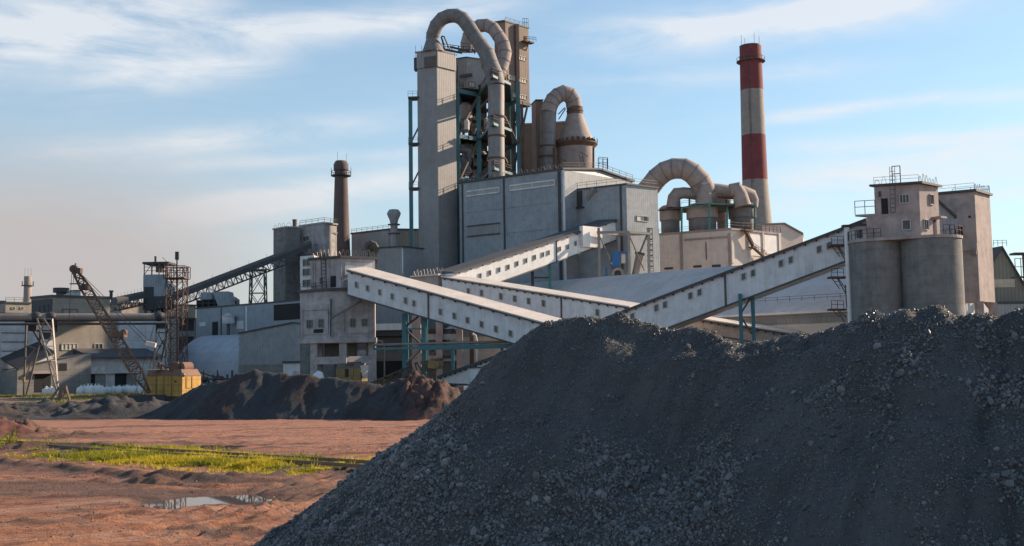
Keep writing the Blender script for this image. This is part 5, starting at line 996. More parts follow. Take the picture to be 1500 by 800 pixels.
# ridge: a line parallel to the eave, found at the survey point over px 1079
G0 = wallpt(E0+pnn*20, E1+pnn*20, (1079, 389)); rz = G0.z; Rg0, Rg1 = V3(E0+pnn*20, rz), V3(E1+pnn*20, rz); E0 = V3(E0, ez); E1 = V3(E1, ez)
part(T, 'roof', M['hall_roof'], lambda m: m.hexa([E0-pnn*.7-Vector((0, 0, .6)), E1-pnn*.7-Vector((0, 0, .6)), E1+pnn*40-Vector((0, 0, .3)), E0+pnn*40-Vector((0, 0, .3))][:2]+[Rg1-Vector((0, 0, .4)), Rg0-Vector((0, 0, .4))], [E0-pnn*.7-Vector((0, 0, .25)), E1-pnn*.7-Vector((0, 0, .25)), Rg1, Rg0]), 0)
part(T, 'rear_roof', M['hall_roof'], lambda m: m.hexa([Rg0-Vector((0, 0, .4)), Rg1-Vector((0, 0, .4)), E1+pnn*40, E0+pnn*40], [Rg0, Rg1, E1+pnn*40+Vector((0, 0, .3)), E0+pnn*40+Vector((0, 0, .3))]), 0)
part(T, 'wall', M['pale_block'], lambda m: m.prism([E0.xy, E1.xy, (E1+pnn*39.8).xy, (E0+pnn*39.8).xy], 0, ez-.7), 0)
for e in (E0+dv*.2, E1-dv*.5): part(T, 'gable_wall', M['hall_roof'], lambda m: m.hexa([V3(e, ez-.7), V3(e+pnn*20, rz-.5), V3(e+pnn*39.8, ez-.7)], [V3(e, ez-.7)+dv*.2, V3(e+pnn*20, rz-.5)+dv*.2, V3(e+pnn*39.8, ez-.7)+dv*.2]), 0)
part(T, 'gutter', M['gal_white'], lambda m: m.beam(E0-pnn*.75-Vector((0, 0, .3)), E1-pnn*.75-Vector((0, 0, .3)), .25, .3), 0)
part(T, 'dark_band', M['shaft_metal'], lambda m: m.prism([(E0-pnn*.12).xy, (E1-pnn*.12).xy, (E1+pnn*.2).xy, (E0+pnn*.2).xy], ez-2.0, ez-.9), 0)
part(T, 'parapet_fence', M['steel'], lambda m: m.rail([E0+pnn*3.4+Vector((0, 0, (rz-ez)*.17)), E1+pnn*3.4+Vector((0, 0, (rz-ez)*.17))], .9, 2.2, .07))
part(T, 'downpipe', M['gal_white'], lambda m: m.tube([at(K('d4', 1133, 445), 175), at(K('d4', 1125, 500), 175.3), V3(at(K('d4', 1117, 560), 175.3), 1)], .2, 8))
T, _, _, _ = gallery('low_side_gallery', 'low grey gallery roof slanting down to the right below the storage hall', at(K('d4', 430, 475), 180), at(K('d4', 1100, 582), 171), 3.2, 2.2, 2.2, 'conc_pink', 'roof_cream', [], tilt=.12)
# ---------------------------------------------------------------- big blue-grey building
B = Bld('mill_building', 'very large blue-grey clad building with strip windows, behind the white gallery', 'building', [K('c7', -245, 616), K('c7', 308, 541), K('c7', 680, 604)], 261, mat='blue_metal', roof=None)

T = B.T; L_, C_, R_, K_ = B.L, B.C, B.R, B.B
rdg0 = C_+(R_-C_)*.5; rdg1 = L_+(R_-C_)*.5; zr = wallpt(C_, R_, K('c7', 500, 541)).z
part(T, 'gable', M['blue_metal'], lambda m: [m.hexa([V3(a, B.z-.02), V3(b, B.z-.02), V3(c_, B.z-.02)], [V3(a, B.z)+o, V3(b, zr)+o, V3(c_, B.z)+o]) for a, b, c_, o in ((C_, rdg0, R_, (L_-C_).normalized()*.3),)], 0)
def rf(m):
    for a, b, za, zb, off in ((0, .5, B.z, zr, -.4), (.5, 1, zr, B.z, .4)):
        p = [C_+(R_-C_)*a+(R_-C_).normalized()*(off if a == 0 else 0)-(L_-C_).normalized()*.35, C_+(R_-C_)*b+(R_-C_).normalized()*(off if b == 1 else 0)-(L_-C_).normalized()*.35]
        q = [x+(L_-C_)+(L_-C_).normalized()*.7 for x in p]; m.hexa([V3(p[0], za), V3(p[1], zb), V3(q[1], zb), V3(q[0], za)], [V3(p[0], za+.4), V3(p[1], zb+.4), V3(q[1], zb+.4), V3(q[0], za+.4)])
part(T, 'roof', M['edge_dark'], rf, 0)
for (x0, y0, x1, y1) in ((397, 0, 578, 0), (636, 0, 888, 0)):
    yl = 232-(x0-397)*.135; yr = 232-(x1-397)*.135; a, b = wallpt(L_, C_, K('c6', x0, yl)), wallpt(L_, C_, K('c6', x1, yr)); n = nrm(L_, C_)
    zt_ = (a.z+b.z)/2; m = MB(); m.prism([a.xy, b.xy, (b+n*.1).xy, (a+n*.1).xy], zt_-1.15, zt_); o = m.build('strip_window', M['strip_glass'], T, 0)
    m = MB(); [m.beam(V3(a+n*.15, zz), V3(b+n*.15, zz), .16, .3) for zz in (zt_, zt_-1.15)]; [m.beam(V3(a+(b-a)*k+n*.15, zt_), V3(a+(b-a)*k+n*.15, zt_-1.15), .16) for k in (0, .5, 1)]; m.build('frame', M['gal_metal'], o, 0)
a, b = wallpt(L_, C_, K('c6', 400, 425)), wallpt(L_, C_, K('c6', 580, 408)); n = nrm(L_, C_); zz = (a.z+b.z)/2
m = MB(); m.prism([a.xy, b.xy, (b+n*.1).xy, (a+n*.1).xy], zz-2.45, zz); o = m.build('louvre_panel', M['shaft_metal'], T, 0)
m = MB(); [m.beam(V3(a+n*.2, z_), V3(b+n*.2, z_), .22, .3) for z_ in (zz, zz-2.45)]; m.build('frame', M['edge_dark'], o, 0)
for x, wd in ((373, 5), (605, 6), (916, 7)):
    p = wallpt(L_, C_, K('c6', x, 300)); part(T, 'joint_post', M['steel_dark'], lambda m: m.beam(V3(p, 0)+n*.12, V3(p, B.z-.2)+n*.12, .4 if wd < 7 else .8, .2), 0)
for yy in (330, 470): p, q = wallpt(L_, C_, K('c6', 380, yy)), wallpt(L_, C_, K('c6', 900, yy-20)); zc = (p.z+q.z)/2; part(T, 'seam', M['blue_metal'], lambda m: m.beam(V3(L_, zc)+n*.06, V3(C_, zc)+n*.06, .1, .18), 0)
ng = nrm(C_, R_); part(T, 'snow_guard', M['steel'], lambda m: m.hoops([V3(L_, B.z+.5), V3(C_, B.z+.5)], 1.0, 1.5, .08)); part(T, 'roof_railing', M['steel'], lambda m: (m.rail([V3(C_, B.z+.4), V3(rdg0, zr+.4), V3(R_, B.z+.4)], 1.2, 2.4, .08), m.rail([V3(rdg0, zr+.4)+Vector((x, y, 0)) for x, y in ((0, 0), (2.2, 1), (2.2, 3), (0, 2))], 2.6, 1, .1)))
part(T, 'corner_trim', M['gal_metal'], lambda m: m.beam(V3(C_, 0)+ng*.1, V3(C_, B.z-.1)+ng*.1, .45), 0)
BB = B
# annex
pa = K('c7', 385, 650); A0 = wallpt(C_, R_, pa); AZ = A0.z
AC = atz(K('c7', 645, 621), AZ); AR_ = atz(K('c7', 812, 641), AZ)
T = thing('mill_annex', 'tall box annex stepping out of the blue-grey building, above the steel portal', 'building', V3(AC, 0))
AP = [A0, AC, AR_, AR_+(A0-AC)*1.0]
part(T, 'wall', M['blue_metal'], lambda m: m.prism([p.xy for p in AP], 0, AZ-.01), 0); part(T, 'roof', M['edge_dark'], lambda m: slab(m, [p.xy for p in AP], AZ, .35, .3), 0)
part(T, 'railing', M['steel_light'], lambda m: m.rail([V3(A0, AZ+.35), V3(AC, AZ+.35), V3(AR_, AZ+.35)], 1.3, 2.2, .08))
window(T, AC, AR_, *K('e6', 660, 52), *K('e6', 795, 112), 2, 1, glass='cream_win'); panel(T, 'open_pane', AC, AR_, *K('e6', 748, 58), *K('e6', 780, 108), M['dark_open'], .16)
p = wallpt(A0, AC, K('c7', 617, 700)); part(T, 'joint_post', M['steel_dark'], lambda m: m.beam(V3(p, 0)+nrm(A0, AC)*.1, V3(p, AZ-.1)+nrm(A0, AC)*.1, .5, .15), 0)
hp = wallpt(C_, R_, K('c7', 395, 690)); ch = wallpt(C_, R_, K('c7', 395, 690))
T = thing('hanging_landing', 'small dark hanging landing with a slanted chute on the annex corner', 'landing', hp)
part(T, 'cage', M['steel_dark'], lambda m: (m.box(hp+ng*.8-Vector((0, 0, 2.6)), 2.6, 1.8, .3, .8), m.box(hp+ng*.6-Vector((0, 0, 2.2)), 1.8, 1.2, 3.6, .8)), 0); part(T, 'chute', M['shaft_metal'], lambda m: m.beam(hp+ng*.5+Vector((.8, .3, -2.3)), wallpt(A0, AC, K('c7', 480, 645))+nrm(A0, AC)*.6, 1.0), 0)
# steel portal, machine, inclined tube
def e6(x, y, D=237): return at(K('e6', x, y), D)
T = thing('steel_portal', 'open pale steel portal frame standing before the annex', 'steel frame', V3(e6(215, 730), 0))
for (x, y, D) in ((215, 190, 236), (450, 270, 240), (568, 240, 234.5), (797, 190, 238)): part(T, 'column', M['steel_light'], lambda m: m.beam(V3(e6(x, 600, D), 0), e6(x, y, D), .55), 0)
part(T, 'top_beam', M['steel_light'], lambda m: (m.beam(e6(195, 245, 236), e6(575, 240, 234.5), .7, .5), m.beam(e6(560, 240, 234.5), e6(812, 262, 238), .7, .5), m.beam(e6(215, 245, 236), e6(450, 272, 240), .6, .5), m.beam(e6(450, 272, 240), e6(797, 262, 238), .6, .5)), 0)
part(T, 'brace', M['steel'], lambda m: (m.beam(e6(225, 280, 236), e6(370, 620, 235), .2), m.beam(e6(575, 280, 234.5), e6(750, 690, 237), .2), m.beam(e6(785, 270, 238), e6(700, 480, 237), .3)), 0)
T = thing('inclined_tube', 'slanting silver tube with a dark cap inside the steel portal', 'tube', V3(e6(655, 700, 238), 20)); part(T, 'tube', M['steel_light'], lambda m: m.tube([e6(645, 760, 238.3), e6(697, 500, 238)], .85, 14)); part(T, 'cap', M['steel_dark'], lambda m: m.tube([e6(695, 505, 238), e6(699, 482, 238)], 1.1, 14))
T = thing('blue_machine', 'bright blue upright machine casing inside the steel portal', 'machine', V3(e6(440, 660, 236.5), 20))
def hx(m, x0, y0, x1, y1, D, d): a, b = e6(x0, y0, D), e6(x1, y1, D); m.prism([(a.x, a.y), (b.x, a.y), (b.x, a.y+d), (a.x, a.y+d)], b.z, a.z)
part(T, 'casing', M['machine_blue'], lambda m: hx(m, 370, 470, 470, 660, 236.5, 2), 0); part(T, 'top_arm', M['machine_blue'], lambda m: hx(m, 460, 470, 550, 492, 236.5, 1.5), 0); part(T, 'body', M['roof_cream'], lambda m: hx(m, 478, 495, 530, 600, 237, 1.5), 0)
part(T, 'elbow_pipe', M['steel_light'], lambda m: m.tube([e6(375, 740, 236), e6(385, 695, 236), e6(420, 668, 236), e6(465, 672, 236), e6(490, 700, 236), e6(498, 745, 236)], .38, 10)); part(T, 'plinth', M['machine_blue'], lambda m: (hx(m, 300, 655, 318, 750, 237, 1),), 0); part(T, 'dark_base', M['steel_dark'], lambda m: hx(m, 415, 690, 480, 780, 236.6, 2), 0)
T = thing('caged_ladder', 'rust-coloured caged ladder on the right edge of the annex', 'ladder', V3(e6(822, 690, 240), 15)); part(T, 'rails', M['steel_light'], lambda m: m.ladder(V3(e6(822, 600, 240.5), 10), e6(820, 190, 240.5), 1.0, .13)); part(T, 'cage', M['rust'], lambda m: [m.lathe(V3(e6(822, 600, 240.2), 0), [(.75, zz), (.75, zz+.12)], 8) for zz in np.arange(e6(0, 660, 240).z, e6(0, 210, 240).z, 1.2)])
# ---------------------------------------------------------------- pale building with drums and big duct
B = Bld('kiln_filter_house', 'pale dusty block with recessed wall panels under the round tanks and big duct', 'building', [K('c8', 383, 490), K('c8', 765, 461), K('c8', 1032, 489)], 289, mat='pale_block', roof='dusty_pink', th=.5)
PB = B; T = B.T
for (x0, x1) in ((497, 510), (753, 765)): panel(T, 'pilaster', B.L, B.C, *K('c8', x0, 480), *K('c8', x1, 690), M['dusty_pink'], .35)
for (x0, x1) in ((766, 778), (858, 866), (932, 940), (1018, 1028)): panel(T, 'pilaster', B.C, B.R, *K('c8', x0, 480), *K('c8', x1, 640), M['pale_block'], .35)
panel(T, 'lintel', B.L, B.C, *K('c8', 520, 502), *K('c8', 752, 512), M['dusty_pink'], .3)
panel(T, 'cable_tray', B.L, B.C, *K('c8', 632, 525), *K('c8', 637, 620), M['steel'], .15); panel(T, 'steel_door', B.C, B.R, *K('c8', 868, 490), *K('c8', 930, 600), M['gal_white'], .12); panel(T, 'steel_door', B.C, B.R, *K('c8', 945, 492), *K('c8', 1015, 590), M['gal_white'], .12)
panel(T, 'sign_plate', B.L, B.C, *K('c8', 412, 661), *K('c8', 458, 672), M['steel_dark'], .1); panel(T, 'sign_plate', B.L, B.C, *K('c8', 566, 650), *K('c8', 610, 662), M['steel_dark'], .1); panel(T, 'sign_plate', B.L, B.C, *K('c8', 666, 646), *K('c8', 712, 660), M['steel_dark'], .1)
part(T, 'railing', M['rust'], lambda m: m.rail([V3(B.C, B.z+.5), V3(B.R, B.z+.5)], 1.6, 1.6, .12)); part(T, 'railing', M['steel'], lambda m: m.rail([V3(B.L, B.z+.5), V3(B.C, B.z+.5)], 1.2, 2.5, .08))
S_ = thing('outside_stair', 'rusty outside stair zigzagging down the sunny side of the pale block', 'stair', wallpt(B.C, B.R, K('c8', 850, 520)))
ns = nrm(B.C, B.R); w8 = lambda x, y, o=1.2: wallpt(B.C, B.R, K('c8', x, y))+ns*o
part(S_, 'flight', M['rust'], lambda m: (m.beam(w8(820, 462), w8(868, 560), .9, .35), m.rail([w8(820, 462), w8(868, 560)], 1.3, 1, .1)), 0); part(S_, 'flight', M['rust'], lambda m: (m.beam(w8(868, 560), w8(925, 610), .9, .35), m.rail([w8(868, 560), w8(935, 605)], 1.3, 1, .1)), 0)
part(S_, 'landing', M['rust'], lambda m: (m.box(w8(835, 470, 1), 4, 1.6, .3, .8), m.box(w8(868, 560, 1), 2.4, 1.4, .3, .8), m.rail([w8(800, 458, 1.6), w8(850, 458, 1.6)], 1.5, .8, .12)), 0)
D0 = 284
def c8(x, y, D=D0): return at(K('c8', x, y), D)
for (x0, x1, yt, yb, mt, D, lb) in ((388, 502, 352, 480, 'dusty_pink', 292, 'round dusty tank at the left end of the pale block roof'), (532, 700, 345, 472, 'dusty_pink', 287, 'round dusty tank in the middle of the pale block roof, largest'), (756, 902, 345, 462, 'duct_grey', 289, 'greyer round tank at the right end of the pale block roof'), (690, 752, 360, 462, 'dusty_pink', 298, 'round tank set back between the middle and right tanks')):
    c_ = c8((x0+x1)/2, yb, D); r_ = px2m(D, (x1-x0)/2/3.6375); T = thing('filter_tank', lb, 'tank', V3(c_, PB.z+.5), 'round tanks under the big duct'); ztp = c8(0, yt, D).z; zsp = c8(0, yt+68, D).z
    part(T, 'drum', M[mt], lambda m: m.lathe(c_, [(r_, zsp), (r_, ztp), (r_*.7, ztp+.6)], 28)); part(T, 'lower_cone', M['duct_grey'], lambda m: m.lathe(c_, [(r_*.88, PB.z+.5), (r_*.88, zsp-.01)], 24))
T = thing('tank_frame', 'teal posts and thin deck around the round tanks', 'steel frame', V3(c8(650, 460), PB.z+.5))
part(T, 'deck', M['steel_dark'], lambda m: m.prism([c8(378, 346, 290).xy, c8(655, 326, 280).xy, c8(902, 326, 286).xy, c8(640, 330, 300).xy], c8(650, 330, 281).z, c8(650, 330, 281).z+.35), 0)
for (x, yt, yb, D) in ((504, 345, 475, 283), (651, 322, 462, 280), (746, 335, 458, 284), (893, 320, 462, 286), (740, 300, 340, 292), (545, 295, 340, 294)): part(T, 'post', M['teal_green'], lambda m: m.beam(c8(x, yb, D), c8(x, yt, D), .45), 0)
part(T, 'deck_beam', M['teal_green'], lambda m: (m.beam(c8(651, 322, 280), c8(900, 328, 286), .35), m.beam(c8(504, 345, 283), c8(651, 328, 280), .25)), 0)
part(T, 'railing', M['steel'], lambda m: m.rail([c8(504, 328, 286), c8(655, 312, 284), c8(900, 318, 290)], 1.0, 2, .07))
T = thing('big_duct', 'great dusty arched duct branching down to the round tanks', 'duct', c8(500, 130, 288)); Dd = 288
part(T, 'arch', M['dusty_pink'], lambda m: m.tube([c8(x, y, Dd+dd) for x, y, dd in ((270, 300, 4), (330, 240, 3), (372, 185, 2), (415, 150, 1), (462, 134, 0), (515, 135, -1), (560, 158, -1), (600, 200, -1), (632, 262, 0), (640, 330, 1))], [2.9, 2.85, 2.8, 2.75, 2.75, 2.75, 2.8, 2.9, 3.0, 3.0], 20), 30)
part(T, 'flange', M['duct_grey'], lambda m: m.rings([c8(x, y, Dd+dd) for x, y, dd in ((270, 300, 4), (330, 240, 3), (372, 185, 2), (415, 150, 1), (462, 134, 0), (515, 135, -1), (560, 158, -1), (600, 200, -1), (632, 262, 0), (640, 330, 1))], [2.9, 2.85, 2.8, 2.75, 2.75, 2.75, 2.8, 2.9, 3.0, 3.0], .1, .25), 30)
part(T, 'header_pipe', M['dusty_pink'], lambda m: m.tube([c8(x, y, Dd+dd) for x, y, dd in ((630, 250, 0), (700, 254, 0), (762, 262, 0), (830, 262, 2), (868, 278, 3), (880, 305, 3), (878, 340, 3))], [2.0, 1.95, 1.85, 1.85, 1.8, 1.7, 1.6], 18), 30)
part(T, 'branch_pipe', M['dusty_pink'], lambda m: m.tube([c8(x, y, 283) for x, y in ((625, 330), (628, 268), (636, 244), (655, 240))], [2.3, 1.8, 1.7, 1.6], 16), 30)
part(T, 'branch_pipe', M['dusty_pink'], lambda m: m.tube([c8(x, y, 284) for x, y in ((828, 335), (815, 275), (795, 245), (762, 250))], [2.3, 1.9, 1.8, 1.7], 16), 30)
part(T, 'branch_pipe', M['dusty_pink'], lambda m: m.tube([c8(x, y, 289) for x, y in ((460, 345), (464, 290), (480, 268), (515, 264), (580, 270))], [2.0, 1.7, 1.6, 1.55, 1.55], 16), 30)
part(T, 'branch_pipe', M['dusty_pink'], lambda m: m.tube([c8(x, y, 295) for x, y in ((640, 270), (700, 290), (740, 318), (745, 350))], 1.6, 16), 30)
B = Bld('gabled_shed', 'pale gabled shed end right of the pale block, left of the right gallery', 'building', [K('c8', 960, 440), K('c8', 1052, 430), K('c8', 1148, 487)], 330, mat='pale_block', roof=None) if False else None
ga, gb = at(K('c8', 930, 445), 322), at(K('c8', 1150, 486), 322+8); T = thing('gabled_shed', 'pale gabled shed with a dark roof edge, right of the pale dusty block', 'building', V3(ga, 0)); gm_ = ga+(gb-ga)*.55; zt_ = wallpt(ga, gb, K('c8', 1052, 432)).z; ze = wallpt(ga, gb, K('c8', 1148, 486)).z; zl_ = wallpt(ga, gb, K('c8', 930, 438)).z; o_ = Vector((4, 14, 0))
part(T, 'wall', M['pale_block'], lambda m: m.hexa([V3(ga, 0), V3(gb, 0), V3(gb, ze), V3(gm_, zt_), V3(ga, zl_)], [V3(q+o_, z_) for q, z_ in ((ga, 0), (gb, 0), (gb, ze), (gm_, zt_), (ga, zl_))]), 0)
part(T, 'roof', M['edge_dark'], lambda m: [m.hexa([V3(p, a)-Vector((0, .5, 0)), V3(q, b)-Vector((0, .5, 0)), V3(q+o_, b), V3(p+o_, a)], [V3(p, a+.5)-Vector((0, .5, 0)), V3(q, b+.5)-Vector((0, .5, 0)), V3(q+o_, b+.5), V3(p+o_, a+.5)]) for p, q, a, b in ((ga, gm_, zl_, zt_), (gm_, gb, zt_, ze))], 0)
# ---------------------------------------------------------------- cyclone / filter tower with hooked duct
def c7(x, y, D=285): return at(K('c7', x, y), D)
c_ = c7(375, 400, 287); fz = lambda y: c7(375, y, 287).z; s7 = 287/F_PX/3.6375
T = thing('cone_tower', 'dusty cylinder with a tall cone on top and a railed skirt', 'cyclone tower', V3(c_, 0))
part(T, 'cylinder', M['dusty_pink'], lambda m: m.lathe(c_, [(102*s7, 0), (102*s7, fz(412))], 32)); part(T, 'cone', M['dusty_pink'], lambda m: m.lathe(c_, [(96*s7, fz(400)), (88*s7, fz(365)), (60*s7, fz(300)), (43*s7, fz(247))], 32))
part(T, 'skirt', M['rust'], lambda m: (m.lathe(c_, [(102*s7, fz(428)), (120*s7, fz(410)), (120*s7, fz(404)), (96*s7, fz(401))], 32), [m.beam((c_.x+119*s7*math.cos(k*.314), c_.y+119*s7*math.sin(k*.314), fz(406)), (c_.x+119*s7*math.cos(k*.314), c_.y+119*s7*math.sin(k*.314), fz(406)+1.3), .1) for k in range(20)], [m.box((c_.x+100*s7*math.cos(k*.314+.1), c_.y+100*s7*math.sin(k*.314+.1), fz(400)), .7, .7, .8) for k in range(20)]))
part(T, 'collar', M['rust'], lambda m: m.lathe(c_, [(44*s7, fz(246)), (44*s7, fz(232)), (47*s7, fz(230)), (44*s7, fz(226)), (44*s7, fz(208))], 32)); part(T, 'column', M['rust'], lambda m: m.beam(c7(470, 540, 281), c7(470, 420, 281), .5), 0); part(T, 'ladder', M['rust'], lambda m: m.ladder(c7(415, 520, 278.5), c7(403, 460, 278.5), .7, .15)); part(T, 'brace', M['rust'], lambda m: (m.beam(c7(285, 470, 278), c7(325, 500, 278), .2), m.beam(c7(440, 470, 278), c7(400, 445, 278), .15)))
T = thing('hooked_duct', 'blue-grey duct hooking over from the ground to the top of the cone tower', 'duct', V3(c7(230, 490), 0))
pp = [(229, 620), (229, 480), (229, 350), (230, 240), (238, 200), (256, 168), (280, 146), (310, 133), (342, 143), (362, 170), (367, 209)]
part(T, 'riser', M['duct_blue'], lambda m: m.tube([c7(x, y, 284 if i < 4 else 284+(i-3)*.43) for i, (x, y) in enumerate(pp[:4])], 42*s7, 22), 30); part(T, 'bend', M['dusty_pink'], lambda m: m.tube([c7(x, y, 284+(max(0, i-3))*.43) for i, (x, y) in enumerate(pp)][3:], 42*s7, 22), 30)
for y in (480, 425): part(T, 'collar', M['rust'], lambda m: m.lathe(c7(229, y, 284), [(43*s7, c7(0, y, 284).z), (48*s7, c7(0, y, 284).z), (48*s7, c7(0, y, 284).z+.4), (43*s7, c7(0, y, 284).z+.4)], 20))
part(T, 'flange', M['duct_grey'], lambda m: m.rings([c7(x, y, 284+(max(0, i-3))*.43) for i, (x, y) in enumerate(pp)], 42*s7, .09, .25), 30); part(T, 'pull_rod', M['rust'], lambda m: m.tube([c7(264, 535, 280), c7(264, 425, 280)], .55, 8)); part(T, 'stay', M['steel_dark'], lambda m: (m.beam(c7(283, 245, 290), c7(318, 210, 287), .2), m.beam(c7(285, 272, 290), c7(322, 215, 287), .2)))
B = Bld('brown_shaft', 'narrow beige shaft beside the hooked blue-grey duct', 'building', [K('c7', 140, 196), K('c7', 163, 173), K('c7', 200, 173)], 296, mat='brown_metal', roof='edge_dark', th=.3)
B = Bld('brown_block', 'big brownish block behind the hooked duct and the cone tower', 'building', [K('c7', 60, 305), K('c7', 330, 290)], 305, mat='brown_metal', roof='dusty_pink', depth=14)
# ---------------------------------------------------------------- preheater tower group
B = Bld('lift_shaft', 'very tall narrow clad shaft topped by the first big duct arch', 'shaft tower', [K('c4', 137, 347), K('c4', 266, 331), K('c4', 386, 362)], 262.6, mat='shaft_metal', roof='dusty_pink', th=.35, over=.4)
T = B.T; SH = B
for A_, B_ in ((B.L, B.C), (B.C, B.R)): n = nrm(A_, B_); part(T, 'top_band', M['shaft_metal'], lambda m: m.prism([(A_-n*.2).xy, (B_-n*.2).xy, (B_+n*.25).xy, (A_+n*.25).xy], B.z-3.9, B.z-.03), 0)
panel(T, 'top_hatch', B.L, B.C, *K('c4', 188, 370), *K('c4', 262, 440), M['steel'], .4, 'darker grey panel')
part(T, 'side_box', M['steel_dark'], lambda m: m.prism([(B.L+Vector((-.8, .2, 0))).xy, (B.L+Vector((0, -.2, 0))).xy, (B.L+Vector((.4, 1.6, 0))).xy, (B.L+Vector((-.6, 2, 0))).xy], at(K('c4', 137, 450), 262).z, at(K('c4', 137, 370), 262).z), 0)
for x in (128, 168, 380): p = at(K('c4', x, 350), 261); part(T, 'lightning_rod', M['steel_dark'], lambda m: m.beam(p-Vector((0, 0, 1)), p+Vector((0, 0, 2)), .08))
T = thing('side_frame', 'slim teal column frame with landings on the left of the tall shaft', 'steel frame', V3(at(K('c5', 100, 700), 263), 0)); g5 = lambda x, y, D=263: at(K('c5', x, y), D)
cb = g5(96, 400); part(T, 'column', M['teal'], lambda m: m.beam(V3(cb, 0), V3(cb, g5(92, 120).z), .9), 0)
for y in (100, 400, 690):
    zc = g5(96, y).z; part(T, 'landing', M['steel_dark'], lambda m: (m.prism([(cb+Vector((-.5, -.8, 0))).xy, (SH.L+Vector((.3, -.5, 0))).xy, (SH.L+Vector((.3, 2, 0))).xy, (cb+Vector((-.5, 2, 0))).xy], zc-.5, zc),), 0, None); part(T, 'railing', M['steel_light'], lambda m: m.rail([V3(cb+Vector((-.5, -.8, 0)), zc), V3(SH.L+Vector((0, -.5, 0)), zc)], 1.3, 1.0, .07))
for y in (400, 690): part(T, 'brace', M['steel'], lambda m: m.beam(g5(100, y-10), g5(150, y-110), .35), 0)
T = thing('steel_tower_frame', 'teal and grey braced steel frame holding the vessels right of the tall shaft', 'steel frame', V3(g5(540, 640, 262), 0))
cols = {'a': (402, 267.5), 'b': (540, 272), 'c': (755, 282), 'd': (797, 276), 'e': (440, 284), 'f': (585, 290)}; cp = {k: g5(x, 350, D) for k, (x, D) in cols.items()}
ztop = g5(540, 72, 270).z
for k, mt, wd in (('a', 'teal', 1.1), ('b', 'teal', 1.1), ('c', 'teal_green', .7), ('d', 'teal', .9), ('e', 'steel_dark', .7), ('f', 'steel_dark', .7)): part(T, 'column', M[mt], lambda m: m.beam(V3(cp[k], 0), V3(cp[k], ztop+(4 if k in 'cd' else 0)), wd), 0)
for y in (72, 365, 640):
    zc = g5(540, y, 270).z
    part(T, 'floor_beam', M['teal'], lambda m: (m.beam(V3(cp['a'], zc), V3(cp['b'], zc), .7, 1.0), m.beam(V3(cp['b'], zc), V3(g5(630, 80, 254), zc), .4, .6), m.beam(V3(g5(630, 80, 254), zc), V3(g5(745, 90, 262), zc), .4, .6), m.beam(V3(cp['e'], zc), V3(cp['f'], zc), .6, .9), m.beam(V3(cp['f'], zc), V3(cp['c'], zc), .6, .9), m.beam(V3(cp['a'], zc), V3(cp['e'], zc), .6, .9), m.beam(V3(cp['b'], zc), V3(cp['f'], zc), .5, .9), m.beam(V3(cp['c'], zc), V3(cp['d'], zc), .5, .7)), 0)
    part(T, 'floor', M['steel_dark'], lambda m: m.prism([cp['a'].xy, cp['b'].xy, g5(630, 80, 254.5).xy, g5(745, 90, 264).xy, cp['c'].xy, cp['e'].xy], zc+.5, zc+.62), 0)
    part(T, 'railing', M['rust'], lambda m: m.rail([V3(cp['a'], zc+.6), V3(cp['b'], zc+.6), V3(g5(630, 80, 253.4), zc+.6), V3(g5(745, 90, 261.4), zc+.6)], 1.3, 1.4, .1))
for x0, y0, d0, x1, y1, d1 in ((415, 640, 267, 530, 390, 271.5), (415, 335, 267, 530, 100, 271.5), (548, 170, 269, 625, 88, 263), (712, 500, 272, 757, 600, 280), (708, 225, 270, 790, 400, 275.5), (803, 400, 275.5, 855, 160, 272), (450, 600, 283, 580, 400, 289), (450, 330, 283, 580, 100, 289)): part(T, 'brace', M['steel'], lambda m: m.beam(g5(x0, y0, d0), g5(x1, y1, d1), .40), 0)
for x0, y0, d0, x1, y1, d1 in ((590, 640, 288, 750, 390, 283), (590, 390, 288, 750, 640, 283), (590, 340, 288, 750, 100, 283), (600, 100, 288, 745, 340, 283), (765, 300, 281, 800, 100, 277), (765, 590, 281, 800, 420, 277)): part(T, 'brace', M['steel_dark'], lambda m: m.beam(g5(x0, y0, d0), g5(x1, y1, d1), .35), 0)
for y in (180, 260, 450, 540): part(T, 'rear_beam', M['steel_dark'], lambda m: m.beam(g5(408, y, 278), g5(590, y, 286), .5), 0)
for a, b_, c, d in ((760, 560, 785, 480), (785, 470, 760, 400), (760, 340, 785, 260), (785, 250, 760, 180)): part(T, 'stair_flight', M['steel'], lambda m: m.beam(g5(a, b_, 281.5), g5(c, d, 281.5), .8, .2), 0)
part(T, 'ladder', M['steel'], lambda m: m.ladder(g5(770, 600, 280.5), g5(770, 120, 280.5), .9, .14), 0)
T = thing('dark_core', 'added dark core with ducts, darkening the inside of the steel tower frame', 'shaft', g5(520, 640, 292)); q0, q1 = g5(470, 300, 291), g5(700, 300, 291)  # added dark block so the open frame looks darker and denser
part(T, 'wall', M['edge_dark'], lambda m: m.prism([q0.xy, g5(560, 300, 291).xy, (g5(560, 300, 291)+Vector((0, 5, 0))).xy, (q0+Vector((0, 5, 0))).xy], 0, ztop+6), 0); part(T, 'casing', M['dusty_pink'], lambda m: m.prism([g5(700, 300, 288).xy, g5(745, 300, 288).xy, g5(745, 300, 293).xy, g5(700, 300, 293).xy], 0, ztop+10), 0)
part(T, 'duct', M['duct_grey'], lambda m: (m.tube([g5(x, y, 286) for x, y in ((430, 210), (470, 230), (520, 215), (575, 240))], 1.3, 12)), 30); part(T, 'duct', M['duct_grey'], lambda m: m.tube([g5(x, y, 285) for x, y in ((510, 380), (530, 450), (575, 500), (580, 560))], 1.5, 12), 30)
